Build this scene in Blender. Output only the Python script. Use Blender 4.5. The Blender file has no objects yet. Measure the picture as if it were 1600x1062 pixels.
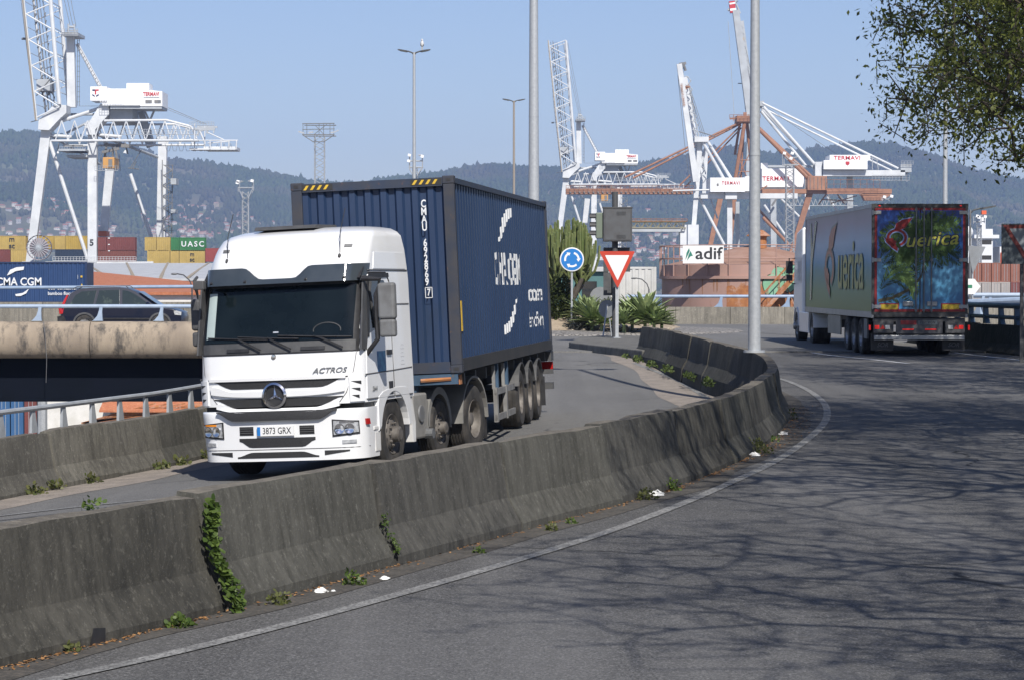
import bpy, bmesh, math, random
import numpy as np
from mathutils import Vector, Matrix, Euler, noise
R = math.radians
PI = math.pi
random.seed(7)
scene = bpy.context.scene
COL = scene.collection
# ------------------------------------------------------------------ camera, sky, sun, exposure
FPX = 3905.0                     # focal length in photograph pixels (1600 wide)
PITCH = math.atan(91 / FPX)
cam_d = bpy.data.cameras.new('camera')
cam = bpy.data.objects.new('camera', cam_d)
COL.objects.link(cam)
cam_d.sensor_width = 36.0
cam_d.lens = 36.0 * FPX / 1600
cam_d.clip_start = 0.5
cam_d.clip_end = 30000
cam.rotation_euler = (PI / 2 - PITCH, 0, 0)
scene.camera = cam
SUN_AZ = math.atan2(0.235, -0.972)     # clockwise from +Y
SUN_EL = R(43)
world = bpy.data.worlds.new('World')
scene.world = world
world.use_nodes = True
wn = world.node_tree
sky = wn.nodes.new('ShaderNodeTexSky')
sky.sky_type = 'NISHITA'
sky.sun_disc = False
sky.sun_elevation = SUN_EL
sky.sun_rotation = SUN_AZ
sky.air_density = 1.0
sky.dust_density = 0.6
sky.ozone_density = 3.5
wn.nodes['Background'].inputs['Strength'].default_value = 0.082
wb = wn.nodes.new('ShaderNodeMix'); wb.data_type = 'RGBA'; wb.blend_type = 'MULTIPLY'; wb.inputs['Factor'].default_value = 1
wb.inputs['B'].default_value = (1.04, .985, 1.11, 1)      # white balance of the clear spring sky
wn.links.new(sky.outputs[0], wb.inputs['A']); wn.links.new(wb.outputs['Result'], wn.nodes['Background'].inputs['Color'])
sun_d = bpy.data.lights.new('sun', 'SUN')
sun_d.energy = 5.0
sun_d.angle = R(0.5)
sun_d.color = (1.0, 0.95, 0.87)
sun = bpy.data.objects.new('sun', sun_d)
COL.objects.link(sun)
sdir = Vector((math.sin(SUN_AZ) * math.cos(SUN_EL), math.cos(SUN_AZ) * math.cos(SUN_EL), math.sin(SUN_EL)))
sun.rotation_euler = sdir.to_track_quat('Z', 'Y').to_euler()
scene.view_settings.view_transform = 'Standard'
scene.view_settings.look = 'None'
scene.view_settings.exposure = 0.24
scene.view_settings.gamma = 1.0
scene.cycles.volume_bounces = 1
scene.cycles.max_bounces = 8
scene.cycles.transparent_max_bounces = 16

def P(px, py, Y):
    """world point at depth Y seen at photograph pixel (px, py)"""
    a, b = (px - 800) / FPX, (531 - py) / FPX
    cy = math.cos(PITCH) + b * math.sin(PITCH)
    cz = -math.sin(PITCH) + b * math.cos(PITCH)
    t = Y / cy
    return Vector((a * t, Y, cz * t))

def PX(p):
    """pixel of a world point"""
    f = p[1] * math.cos(PITCH) - p[2] * math.sin(PITCH)
    u = p[1] * math.sin(PITCH) + p[2] * math.cos(PITCH)
    return 800 + FPX * p[0] / f, 531 - FPX * u / f

def lerp(a, b, t): return a + (b - a) * t
def itp(x, xs, ys): return float(np.interp(x, xs, ys))
def sstep(a, b, x):
    t = max(0.0, min(1.0, (x - a) / (b - a)))
    return t * t * (3 - 2 * t)

# ------------------------------------------------------------------ materials
def pm(name, c, c2=None, scale=4.0, rough=0.6, metal=0.0, bump=0.0, bscale=None, detail=6, lo=0.35, hi=0.65,
       stretch=(1, 1, 1), spec=0.5, coat=0.0, alpha=1.0, c3=None, s3=30.0, lo3=0.6, hi3=0.75, trans=0.0, rvar=0.0, bdist=0.02):
    m = bpy.data.materials.new(name)
    m.use_nodes = True
    nt = m.node_tree
    b = nt.nodes['Principled BSDF']
    b.inputs['Base Color'].default_value = (*c, 1)
    b.inputs['Roughness'].default_value = rough
    b.inputs['Metallic'].default_value = metal
    b.inputs['Specular IOR Level'].default_value = spec
    if coat: b.inputs['Coat Weight'].default_value = coat
    if alpha < 1: b.inputs['Alpha'].default_value = alpha
    if trans: b.inputs['Transmission Weight'].default_value = trans
    tc = nt.nodes.new('ShaderNodeTexCoord')
    mp = nt.nodes.new('ShaderNodeMapping')
    mp.inputs['Scale'].default_value = stretch
    nt.links.new(tc.outputs['Object'], mp.inputs['Vector'])
    col = None
    if c2 is not None:
        n = nt.nodes.new('ShaderNodeTexNoise'); n.inputs['Scale'].default_value = scale; n.inputs['Detail'].default_value = detail
        n.inputs['Roughness'].default_value = 0.6
        nt.links.new(mp.outputs[0], n.inputs['Vector'])
        r = nt.nodes.new('ShaderNodeMapRange'); r.inputs['From Min'].default_value = lo; r.inputs['From Max'].default_value = hi
        nt.links.new(n.outputs['Fac'], r.inputs['Value'])
        mx = nt.nodes.new('ShaderNodeMix'); mx.data_type = 'RGBA'
        mx.inputs['A'].default_value = (*c, 1); mx.inputs['B'].default_value = (*c2, 1)
        nt.links.new(r.outputs[0], mx.inputs['Factor'])
        col = mx.outputs['Result']
        if rvar:
            rr = nt.nodes.new('ShaderNodeMapRange'); rr.inputs['To Min'].default_value = max(0, rough - rvar); rr.inputs['To Max'].default_value = min(1, rough + rvar)
            nt.links.new(n.outputs['Fac'], rr.inputs['Value']); nt.links.new(rr.outputs[0], b.inputs['Roughness'])
    if c3 is not None:
        n3 = nt.nodes.new('ShaderNodeTexNoise'); n3.inputs['Scale'].default_value = s3; n3.inputs['Detail'].default_value = 5
        n3.inputs['Roughness'].default_value = 0.7
        nt.links.new(mp.outputs[0], n3.inputs['Vector'])
        r3 = nt.nodes.new('ShaderNodeMapRange'); r3.inputs['From Min'].default_value = lo3; r3.inputs['From Max'].default_value = hi3
        nt.links.new(n3.outputs['Fac'], r3.inputs['Value'])
        m3 = nt.nodes.new('ShaderNodeMix'); m3.data_type = 'RGBA'
        m3.inputs['A'].default_value = (*c, 1); m3.inputs['B'].default_value = (*c3, 1)
        if col is not None: nt.links.new(col, m3.inputs['A'])
        nt.links.new(r3.outputs[0], m3.inputs['Factor'])
        col = m3.outputs['Result']
    if col is not None: nt.links.new(col, b.inputs['Base Color'])
    if bump:
        nb = nt.nodes.new('ShaderNodeTexNoise'); nb.inputs['Scale'].default_value = bscale or scale * 6; nb.inputs['Detail'].default_value = 4
        nt.links.new(mp.outputs[0], nb.inputs['Vector'])
        bp = nt.nodes.new('ShaderNodeBump'); bp.inputs['Strength'].default_value = bump; bp.inputs['Distance'].default_value = bdist
        nt.links.new(nb.outputs['Fac'], bp.inputs['Height']); nt.links.new(bp.outputs[0], b.inputs['Normal'])
    return m

def attr_mat(name, rough=0.7, spec=0.3, sub=0.0):
    """base colour from a per-piece colour attribute (kind colour, not shading)"""
    m = bpy.data.materials.new(name); m.use_nodes = True
    nt = m.node_tree; b = nt.nodes['Principled BSDF']
    a = nt.nodes.new('ShaderNodeAttribute'); a.attribute_name = 'tint'
    nt.links.new(a.outputs['Color'], b.inputs['Base Color'])
    b.inputs['Roughness'].default_value = rough; b.inputs['Specular IOR Level'].default_value = spec
    if sub:
        tr = nt.nodes.new('ShaderNodeBsdfTranslucent'); nt.links.new(a.outputs['Color'], tr.inputs['Color'])
        mx = nt.nodes.new('ShaderNodeMixShader'); mx.inputs['Fac'].default_value = sub
        out = nt.nodes['Material Output']
        nt.links.new(b.outputs[0], mx.inputs[1]); nt.links.new(tr.outputs[0], mx.inputs[2]); nt.links.new(mx.outputs[0], out.inputs['Surface'])
    return m

# ------------------------------------------------------------------ mesh building
def basis(d, up=Vector((0, 0, 1))):
    d = d.normalized()
    if abs(d.dot(up)) > 0.995: up = Vector((0, 1, 0))
    x = d.cross(up).normalized(); y = x.cross(d).normalized()
    return x, y

class MB:
    def __init__(s): s.v = []; s.f = []; s.m = []
    def add(s, vs, fs, mi=0):
        o = len(s.v)
        s.v.extend([tuple(q) for q in vs]); s.f.extend([tuple(i + o for i in f) for f in fs]); s.m.extend([mi] * len(fs))
        return s
    def box(s, c, d, mi=0, M=None, tp=(1, 1)):
        x, y, z = d[0] / 2, d[1] / 2, d[2] / 2
        vs = [Vector((sx * x * (tp[0] if sz > 0 else 1), sy * y * (tp[1] if sz > 0 else 1), sz * z)) for sz in (-1, 1) for sy in (-1, 1) for sx in (-1, 1)]
        if M is not None: vs = [M @ q for q in vs]
        vs = [q + Vector(c) for q in vs]
        return s.add(vs, [(0, 2, 3, 1), (4, 5, 7, 6), (0, 1, 5, 4), (2, 6, 7, 3), (0, 4, 6, 2), (1, 3, 7, 5)], mi)
    def b2(s, x0, x1, y0, y1, z0, z1, mi=0):
        return s.box(((x0 + x1) / 2, (y0 + y1) / 2, (z0 + z1) / 2), (x1 - x0, y1 - y0, z1 - z0), mi)
    def bar(s, p, q, w, h=None, mi=0, w2=None, up=Vector((0, 0, 1))):
        p, q = Vector(p), Vector(q); h = h or w
        x, y = basis(q - p, Vector(up)); k = (w2 or w) / w
        vs = [a + x * (sx * w / 2 * kk) + y * (sy * h / 2 * kk) for a, kk in ((p, 1), (q, k)) for sx, sy in ((-1, -1), (1, -1), (1, 1), (-1, 1))]
        return s.add(vs, [(3, 2, 1, 0), (4, 5, 6, 7), (0, 1, 5, 4), (1, 2, 6, 5), (2, 3, 7, 6), (3, 0, 4, 7)], mi)
    def tube(s, p, q, r, r2=None, n=8, mi=0, caps=True):
        p, q = Vector(p), Vector(q); r2 = r if r2 is None else r2
        x, y = basis(q - p)
        vs = []
        for a, rr in ((p, r), (q, r2)):
            for i in range(n):
                t = 2 * PI * i / n; vs.append(a + x * (math.cos(t) * rr) + y * (math.sin(t) * rr))
        fs = [(i, (i + 1) % n, n + (i + 1) % n, n + i) for i in range(n)]
        if caps: fs += [tuple(range(n - 1, -1, -1)), tuple(range(n, 2 * n))]
        return s.add(vs, fs, mi)
    def path(s, pts, r, n=6, mi=0, rs=None, caps=True):
        pts = [Vector(q) for q in pts]; vs = []; fs = []
        L = len(pts)
        ref = Vector((0, 0, 1))
        d0 = (pts[1] - pts[0]).normalized()
        if abs(d0.z) > 0.9: ref = Vector((0, 1, 0))
        for k, q in enumerate(pts):
            d = (pts[min(k + 1, L - 1)] - pts[max(k - 1, 0)])
            if d.length < 1e-9: d = d0
            d.normalize()
            x = d.cross(ref)
            if x.length < 0.05: x = d.cross(Vector((1, 0, 0)))
            x.normalize(); y = x.cross(d)
            rr = rs[k] if rs else r
            for i in range(n):
                t = 2 * PI * i / n; vs.append(q + x * (math.cos(t) * rr) + y * (math.sin(t) * rr))
        for k in range(L - 1):
            for i in range(n):
                fs.append((k * n + i, k * n + (i + 1) % n, (k + 1) * n + (i + 1) % n, (k + 1) * n + i))
        if caps: fs += [tuple(range(n - 1, -1, -1)), tuple(range((L - 1) * n, L * n))]
        return s.add(vs, fs, mi)
    def prism(s, poly, axis, a, b, mi=0):
        """poly of 2D points extruded along axis: x -> (y,z), y -> (x,z), z -> (x,y)"""
        def mk(u, v, w): return {'x': (w, u, v), 'y': (u, w, v), 'z': (u, v, w)}[axis]
        n = len(poly)
        vs = [mk(u, v, a) for u, v in poly] + [mk(u, v, b) for u, v in poly]
        fs = [tuple(range(n)), tuple(range(2 * n - 1, n - 1, -1))] + [(i, i + n, (i + 1) % n + n, (i + 1) % n) for i in range(n)]
        return s.add(vs, fs, mi)
    def ring(s, outer, inner, axis, a, b, mi=0):
        """solid between two matching outlines (open ends closed when outline is a closed loop)"""
        def mk(u, v, w): return {'x': (w, u, v), 'y': (u, w, v), 'z': (u, v, w)}[axis]
        n = len(outer)
        vs = [mk(u, v, a) for u, v in outer] + [mk(u, v, a) for u, v in inner] + [mk(u, v, b) for u, v in outer] + [mk(u, v, b) for u, v in inner]
        fs = []
        for i in range(n - 1):
            j = i + 1
            fs += [(i, j, n + j, n + i), (2 * n + i, 3 * n + i, 3 * n + j, 2 * n + j), (i, 2 * n + i, 2 * n + j, j), (n + i, n + j, 3 * n + j, 3 * n + i)]
        fs += [(0, n, 3 * n, 2 * n), (n - 1, 3 * n - 1, 4 * n - 1, 2 * n - 1)]
        return s.add(vs, fs, mi)
    def lathe(s, prof, o=(0, 0, 0), d=(0, 0, 1), n=24, mi=0, mis=None):
        o = Vector(o); d = Vector(d).normalized(); x, y = basis(d)
        vs = []; L = len(prof)
        for r, t in prof:
            for i in range(n):
                a = 2 * PI * i / n; vs.append(o + d * t + x * (math.cos(a) * r) + y * (math.sin(a) * r))
        for k in range(L - 1):
            fs = [(k * n + i, k * n + (i + 1) % n, (k + 1) * n + (i + 1) % n, (k + 1) * n + i) for i in range(n)]
            if k == 0: s.add(vs, [], 0); base = len(s.v) - len(vs)
            s.f.extend([tuple(i + base for i in f) for f in fs]); s.m.extend([mis[k] if mis else mi] * len(fs))
        return s
    def grid(s, fn, us, vs_, mi=0, flip=False):
        nu, nv = len(us), len(vs_)
        pts = [fn(u, v) for v in vs_ for u in us]
        fs = []
        for j in range(nv - 1):
            for i in range(nu - 1):
                f = (j * nu + i, j * nu + i + 1, (j + 1) * nu + i + 1, (j + 1) * nu + i)
                fs.append(f[::-1] if flip else f)
        return s.add(pts, fs, mi)
    def ball(s, c, r, n=12, m=8, mi=0):
        r = (r, r, r) if not hasattr(r, '__len__') else r
        def fn(u, v): return (c[0] + r[0] * math.cos(u) * math.cos(v), c[1] + r[1] * math.sin(u) * math.cos(v), c[2] + r[2] * math.sin(v))
        return s.grid(fn, [2 * PI * i / n for i in range(n + 1)], [-PI / 2 + PI * j / m for j in range(m + 1)], mi)
    def build(s, name, mats, parent=None, world=False, smooth=False, ang=35, bevel=0, origin=None, seg=2):
        if not isinstance(mats, (list, tuple)): mats = [mats]
        vs = s.v
        me = bpy.data.meshes.new(name)
        if world and parent is not None:
            Mi = rootM(parent).inverted(); vs = [Mi @ Vector(q) for q in vs]
        if origin is not None:
            ox, oy, oz = origin; vs = [(q[0] - ox, q[1] - oy, q[2] - oz) for q in vs]
        me.from_pydata([tuple(q) for q in vs], [], s.f)
        for m in mats: me.materials.append(m)
        if len(mats) > 1: me.polygons.foreach_set('material_index', s.m)
        if smooth:
            me.polygons.foreach_set('use_smooth', [True] * len(me.polygons))
            me.set_sharp_from_angle(angle=R(ang))
        me.update()
        o = bpy.data.objects.new(name, me)
        COL.objects.link(o)
        if parent is not None: o.parent = parent
        if origin is not None: o.location = origin
        if bevel:
            b = o.modifiers.new('bevel', 'BEVEL'); b.width = bevel; b.segments = seg; b.limit_method = 'ANGLE'; b.angle_limit = R(40)
        return o

def rootM(o):
    while o.parent is not None: o = o.parent
    return Matrix.Translation(o.location) @ o.rotation_euler.to_matrix().to_4x4()

def tag(o, label=None, cat=None, group=None, kind=None):
    if label: o['label'] = label
    if cat: o['category'] = cat
    if group: o['group'] = group
    if kind: o['kind'] = kind
    return o
def thing(name, label, cat, loc=(0, 0, 0), rot=(0, 0, 0), group=None):
    o = bpy.data.objects.new(name, None); COL.objects.link(o)
    o.empty_display_size = 0.3
    o.location = loc; o.rotation_euler = rot
    return tag(o, label, cat, group)
def struct(o, label=None):
    o['kind'] = 'structure'
    if label: o['label'] = label
    return o
def copy_tree(o, parent=None):
    c = o.copy(); COL.objects.link(c); c.parent = parent
    for ch in list(o.children): copy_tree(ch, c)
    return c

def npmesh(name, V, F, mats, tint=None, tintdom='POINT', parent=None, fsize=3, origin=None):
    """fast mesh from numpy arrays; F of shape (n, fsize)"""
    V = np.asarray(V, dtype=np.float32)
    if origin is not None: V = V - np.array(origin, dtype=np.float32)
    me = bpy.data.meshes.new(name)
    nF = len(F)
    me.vertices.add(len(V)); me.vertices.foreach_set('co', V.ravel())
    me.loops.add(nF * fsize); me.loops.foreach_set('vertex_index', np.asarray(F, dtype=np.int32).ravel())
    me.polygons.add(nF); me.polygons.foreach_set('loop_start', np.arange(0, nF * fsize, fsize, dtype=np.int32))
    if tint is not None:
        a = me.attributes.new('tint', 'FLOAT_COLOR', tintdom)
        a.data.foreach_set('color', np.asarray(tint, dtype=np.float32).ravel())
    for m in (mats if isinstance(mats, (list, tuple)) else [mats]): me.materials.append(m)
    me.update(); me.validate()
    o = bpy.data.objects.new(name, me); COL.objects.link(o)
    if parent is not None: o.parent = parent
    if origin is not None: o.location = origin
    return o

def text_mesh(body, size, bold=0.0, xs=1.0, shear=0.0, spacing=1.0, thick=0.0, align='CENTER'):
    cu = bpy.data.curves.new('t', 'FONT'); cu.body = body; cu.size = size; cu.offset = bold * size; cu.shear = shear
    cu.align_x = align; cu.align_y = 'CENTER'; cu.space_character = spacing; cu.extrude = thick; cu.resolution_u = 3
    cu.space_line = 0.9
    ob = bpy.data.objects.new('t', cu)
    me = bpy.data.meshes.new_from_object(ob)
    bpy.data.objects.remove(ob); bpy.data.curves.remove(cu)
    for v in me.vertices: v.co.x *= xs
    return me
def lettering(body, size, m, parent, o, right, up, name='lettering', label=None, world=False, disp=None, cuts=None, **k):
    """flat letters: o origin (local to root), right/up unit vectors. disp(x)->offset along normal, cuts list of x to cut at"""
    me = text_mesh(body, size, **k)
    right = Vector(right).normalized(); up = Vector(up).normalized(); nrm = right.cross(up)
    if cuts is not None:
        bm = bmesh.new(); bm.from_mesh(me)
        for x in cuts:
            bmesh.ops.bisect_plane(bm, geom=bm.verts[:] + bm.edges[:] + bm.faces[:], plane_co=(x, 0, 0), plane_no=(1, 0, 0), dist=1e-5)
        bm.to_mesh(me); bm.free()
    o = Vector(o)
    Mi = rootM(parent).inverted() if (world and parent is not None) else None
    for v in me.vertices:
        d = disp(v.co.x) if disp else 0.0
        q = o + right * v.co.x + up * v.co.y + nrm * (v.co.z + d)
        v.co = (Mi @ q) if Mi is not None else q
    me.materials.clear(); me.materials.append(m)
    ob = bpy.data.objects.new(name, me); COL.objects.link(ob)
    if parent is not None: ob.parent = parent
    if label: ob['label'] = label
    return ob
def poly_flat(name, m, parent, o, right, up, polys, off=0.0, world=False, thick=0.0):
    """thin flat shapes on a plane"""
    right = Vector(right).normalized(); up = Vector(up).normalized(); n = right.cross(up); o = Vector(o) + n * off
    mb = MB()
    for p in polys:
        a = [o + right * x + up * y for x, y in p]
        if thick:
            b = [q + n * thick for q in a]; k = len(a)
            mb.add(a + b, [tuple(range(k - 1, -1, -1)), tuple(range(k, 2 * k))] + [(i, (i + 1) % k, (i + 1) % k + k, i + k) for i in range(k)])
        else: mb.add(a, [tuple(range(len(a)))])
    return mb.build(name, m, parent, world=world)
def circle(cx, cy, r, n=24, a0=0, a1=2 * PI): return [(cx + r * math.cos(a0 + (a1 - a0) * i / n), cy + r * math.sin(a0 + (a1 - a0) * i / n)) for i in range(n)]
def arcband(cx, cy, r0, r1, a0, a1, n=10):
    return [(cx + r1 * math.cos(a), cy + r1 * math.sin(a)) for a in [a0 + (a1 - a0) * i / n for i in range(n + 1)]] + \
           [(cx + r0 * math.cos(a), cy + r0 * math.sin(a)) for a in [a1 + (a0 - a1) * i / n for i in range(n + 1)]]

# materials
M = {}
M['white'] = pm('white_paint', (.78, .79, .80), (.72, .73, .74), 2.0, rough=.28, coat=.4, spec=.5)
M['cwhite'] = pm('crane_white', (.62, .64, .66), (.50, .52, .54), .4, rough=.5, c3=(.42, .36, .30), s3=1.2, lo3=.62, hi3=.8)
M['cgrey'] = pm('crane_grey', (.40, .43, .46), (.32, .34, .36), .4, rough=.5)
M['cdark'] = pm('crane_dark_steel', (.12, .13, .14), (.2, .19, .18), 1, rough=.6)
M['corange'] = pm('crane_orange', (.34, .165, .095), (.24, .115, .07), .5, rough=.6, c3=(.25, .11, .07), s3=2, lo3=.6, hi3=.75)
M['house'] = pm('machine_house_white', (.82, .83, .84), (.74, .75, .76), 1.0, rough=.5)
M['redtxt'] = pm('red_letter_paint', (.45, .03, .04), rough=.5)
M['black'] = pm('black_plastic', (.015, .015, .017), (.03, .03, .032), 8, rough=.5)
M['dkgrey'] = pm('dark_grey_plastic', (.05, .052, .055), (.075, .075, .077), 6, rough=.6)
M['grey'] = pm('grey_plastic', (.16, .165, .17), (.11, .11, .11), 5, rough=.6)
M['rubber'] = pm('tyre_rubber', (.022, .021, .02), (.07, .062, .055), 5, rough=.85, lo=.4, hi=.75)
M['rim'] = pm('dusty_steel_rim', (.17, .155, .14), (.09, .08, .07), 7, rough=.6, metal=.3)
M['rimg'] = pm('silver_rim', (.45, .45, .45), (.25, .24, .22), 9, rough=.4, metal=.7)
M['steel'] = pm('galvanised_steel', (.42, .44, .46), (.34, .36, .38), 12, rough=.5, metal=.25)
M['steeld'] = pm('dull_steel', (.20, .21, .22), (.13, .13, .13), 9, rough=.55, metal=.4)
M['glass'] = pm('dark_glass', (.012, .018, .022), rough=.04, spec=.8)
M['chrome'] = pm('chrome', (.7, .7, .72), rough=.12, metal=1)
M['lens'] = pm('clear_lens', (.62, .64, .66), (.3, .31, .33), 22, rough=.08, spec=.9, metal=.3)
M['amber'] = pm('amber_lens', (.75, .25, .02), rough=.2)
M['redlens'] = pm('red_lens', (.35, .01, .01), rough=.2)
def emit_mat(name, c, s):
    m = pm(name, c, rough=.3); b = m.node_tree.nodes['Principled BSDF']
    b.inputs['Emission Color'].default_value = (*c, 1); b.inputs['Emission Strength'].default_value = s
    return m
M['redlit'] = emit_mat('lit_red_lamp', (.6, .015, .012), .45)
M['bluerail'] = pm('blue_grey_rail_paint', (.25, .33, .45), (.20, .27, .38), 4, rough=.45, c3=(.35, .30, .25), s3=20, lo3=.68, hi3=.8)
M['bluerail2'] = pm('pale_blue_rail_paint', (.33, .41, .52), (.27, .34, .44), 4, rough=.5)
M['shaded_rail'] = pm('shaded_blue_rail_paint', (.06, .11, .17), (.05, .09, .14), 4, rough=.5)  # shade over this rail put into its blue
M['yellow'] = pm('yellow_paint', (.62, .40, .03), (.5, .33, .03), 8, rough=.5)
M['stripeblk'] = pm('stripe_black', (.02, .02, .02), rough=.6)
M['lwhite'] = pm('white_letter_paint', (.72, .73, .74), (.58, .6, .62), 14, rough=.5)
M['bird'] = pm('white_feathers', (.75, .75, .74), rough=.8)
# ------------------------------------------------------------------ setting: ground levels
PORT = -15.0
def hR(Y): return lerp(-2.25, -1.98, sstep(40, 66, Y)) + 0.05 * sstep(68, 90, Y)
BY = [-30, 0, 10, 14.5, 16.9, 19.5, 23.1, 26.8, 31, 35.1, 40.9, 43.3, 45.6, 47.9, 50, 53, 59, 66, 70]
BX = [-19, -9.5, -5.15, -3.3, -2.28, -1.33, -.05, 1.38, 2.5, 3.35, 4.27, 4.52, 4.70, 4.80, 4.74, 4.5, 4.08, 3.5, 3.1]
LY = [-30, 10, 24, 32.6, 39.5, 46, 52, 60, 70, 84]
LX = [-25, -13, -9.0, -6.95, -5.2, -3.9, -2.9, -2.6, -4.5, -8]
def _smooth(xs, ys):
    g = np.arange(-30, 90, 0.25); v = np.interp(g, xs, ys)
    k = np.ones(11) / 11; w = np.convolve(np.pad(v, 5, mode='edge'), k, 'valid')
    return g, w
_bg, _bw = _smooth(BY, BX); _lg, _lw = _smooth(LY, LX)
def XB(Y): return float(np.interp(Y, _bg, _bw))
def XL(Y): return float(np.interp(Y, _lg, _lw))
def xc(Y): return itp(Y, [-30, 14, 34, 39, 50, 60], [-20, -6.5, -2.95, -1.75, -.35, .5])
def zramp(X, Y):
    b = itp(Y, [34, 39, 44, 50], [-2.715, -2.70, -2.635, -2.61]) + 0.045 * (X - xc(Y))
    return lerp(b, hR(Y), sstep(50, 68, Y))

def asphalt(name, base, dark, light, sc=70, patch=.25):
    m = bpy.data.materials.new(name); m.use_nodes = True; nt = m.node_tree; b = nt.nodes['Principled BSDF']
    tc = nt.nodes.new('ShaderNodeTexCoord')
    def nz(s, d, r=.6):
        n = nt.nodes.new('ShaderNodeTexNoise'); n.inputs['Scale'].default_value = s; n.inputs['Detail'].default_value = d; n.inputs['Roughness'].default_value = r
        nt.links.new(tc.outputs['Object'], n.inputs['Vector']); return n
    def mr(src, a, c, x=0, y=1):
        r = nt.nodes.new('ShaderNodeMapRange'); r.inputs['From Min'].default_value = a; r.inputs['From Max'].default_value = c
        r.inputs['To Min'].default_value = x; r.inputs['To Max'].default_value = y
        nt.links.new(src, r.inputs['Value']); return r.outputs[0]
    def mix(fac, A, B):
        x = nt.nodes.new('ShaderNodeMix'); x.data_type = 'RGBA'
        for k, q in (('A', A), ('B', B)):
            if isinstance(q, tuple): x.inputs[k].default_value = (*q, 1)
            else: nt.links.new(q, x.inputs[k])
        if isinstance(fac, float): x.inputs['Factor'].default_value = fac
        else: nt.links.new(fac, x.inputs['Factor'])
        return x.outputs['Result']
    big = nz(.35, 5, .65); fine = nz(sc, 3, .75); mid = nz(9, 5, .7)
    c = mix(mr(big.outputs['Fac'], .38, .64), base, tuple(q * (1 - patch) for q in base))
    c = mix(mr(mid.outputs['Fac'], .45, .8, 0, .45), c, dark)
    c = mix(mr(fine.outputs['Fac'], .50, .64, 0, .85), c, light)
    vo = nt.nodes.new('ShaderNodeTexVoronoi'); vo.inputs['Scale'].default_value = sc * .9
    nt.links.new(tc.outputs['Object'], vo.inputs['Vector'])
    c = mix(mr(vo.outputs['Distance'], .55, .85, 0, .8), c, dark)
    # worn wheel tracks along the road and sparse tar-filled cracks
    mp = nt.nodes.new('ShaderNodeMapping'); mp.inputs['Scale'].default_value = (1.1, .06, 1); mp.inputs['Rotation'].default_value = (0, 0, -.32); nt.links.new(tc.outputs['Object'], mp.inputs['Vector'])
    tn = nt.nodes.new('ShaderNodeTexNoise'); tn.inputs['Scale'].default_value = .8; tn.inputs['Detail'].default_value = 3; nt.links.new(mp.outputs[0], tn.inputs['Vector'])
    c = mix(mr(tn.outputs['Fac'], .45, .72, 0, .35), c, light)
    wv = nt.nodes.new('ShaderNodeTexNoise'); wv.inputs['Scale'].default_value = 1.3; wv.inputs['Detail'].default_value = 4; nt.links.new(tc.outputs['Object'], wv.inputs['Vector'])
    vm = nt.nodes.new('ShaderNodeVectorMath'); vm.operation = 'MULTIPLY_ADD'; vm.inputs[1].default_value = (.9, .9, 0); nt.links.new(wv.outputs['Color'], vm.inputs[0]); nt.links.new(tc.outputs['Object'], vm.inputs[2])
    cv = nt.nodes.new('ShaderNodeTexVoronoi'); cv.feature = 'DISTANCE_TO_EDGE'; cv.inputs['Scale'].default_value = .13; nt.links.new(vm.outputs[0], cv.inputs['Vector'])
    ck = nt.nodes.new('ShaderNodeMath'); ck.operation = 'MULTIPLY'; nt.links.new(mr(cv.outputs['Distance'], .0015, .004, 1, 0), ck.inputs[0]); nt.links.new(mr(big.outputs['Fac'], .48, .56), ck.inputs[1])
    c = mix(ck.outputs[0], c, tuple(q * .8 for q in dark))
    st = nz(1.7, 4, .6); c = mix(mr(st.outputs['Fac'], .60, .72, 0, .5), c, tuple(q * .75 for q in base))
    nt.links.new(c, b.inputs['Base Color'])
    b.inputs['Roughness'].default_value = .88; b.inputs['Specular IOR Level'].default_value = .35
    bp = nt.nodes.new('ShaderNodeBump'); bp.inputs['Strength'].default_value = .55; bp.inputs['Distance'].default_value = .008
    nt.links.new(fine.outputs['Fac'], bp.inputs['Height']); nt.links.new(bp.outputs[0], b.inputs['Normal'])
    return m
M['asph'] = asphalt('road_asphalt', (.082, .081, .080), (.020, .020, .021), (.235, .232, .228), 62)
M['asph2'] = asphalt('ramp_asphalt', (.135, .133, .128), (.06, .06, .06), (.24, .235, .225), 60, .15)
M['gutter'] = pm('gutter_grit', (.26, .225, .19), (.17, .15, .13), 3.0, rough=.95, bump=.4, bscale=60, c3=(.36, .31, .27), s3=30, lo3=.5, hi3=.7)
M['grit'] = pm('dusty_verge', (.075, .07, .062), (.045, .042, .038), 5, rough=.95, bump=.4, bscale=60, c3=(.13, .11, .09), s3=25, lo3=.5, hi3=.7)
M['line'] = pm('worn_road_line', (.31, .31, .30), (.17, .17, .166), 5, rough=.85, c3=(.09, .089, .088), s3=40, lo3=.46, hi3=.58)
M['sand'] = pm('sandy_soil', (.36, .29, .21), (.24, .19, .13), 1.8, rough=.95, bump=.6, bscale=9, c3=(.42, .36, .28), s3=14, lo3=.55, hi3=.7)
M['cobble'] = None
M['portg'] = pm('port_pavement', (.20, .19, .18), (.14, .135, .13), .05, rough=.9)
M['earth'] = pm('far_earth', (.08, .085, .05), (.12, .11, .07), .01, rough=.95)
M['grass'] = pm('verge_grass', (.06, .085, .03), (.10, .10, .045), 1.2, rough=.95, bump=.6, bscale=20)
M['kerb'] = pm('kerb_stone', (.15, .145, .13), (.08, .078, .07), 3, rough=.9, bump=.3, bscale=30)

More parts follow.
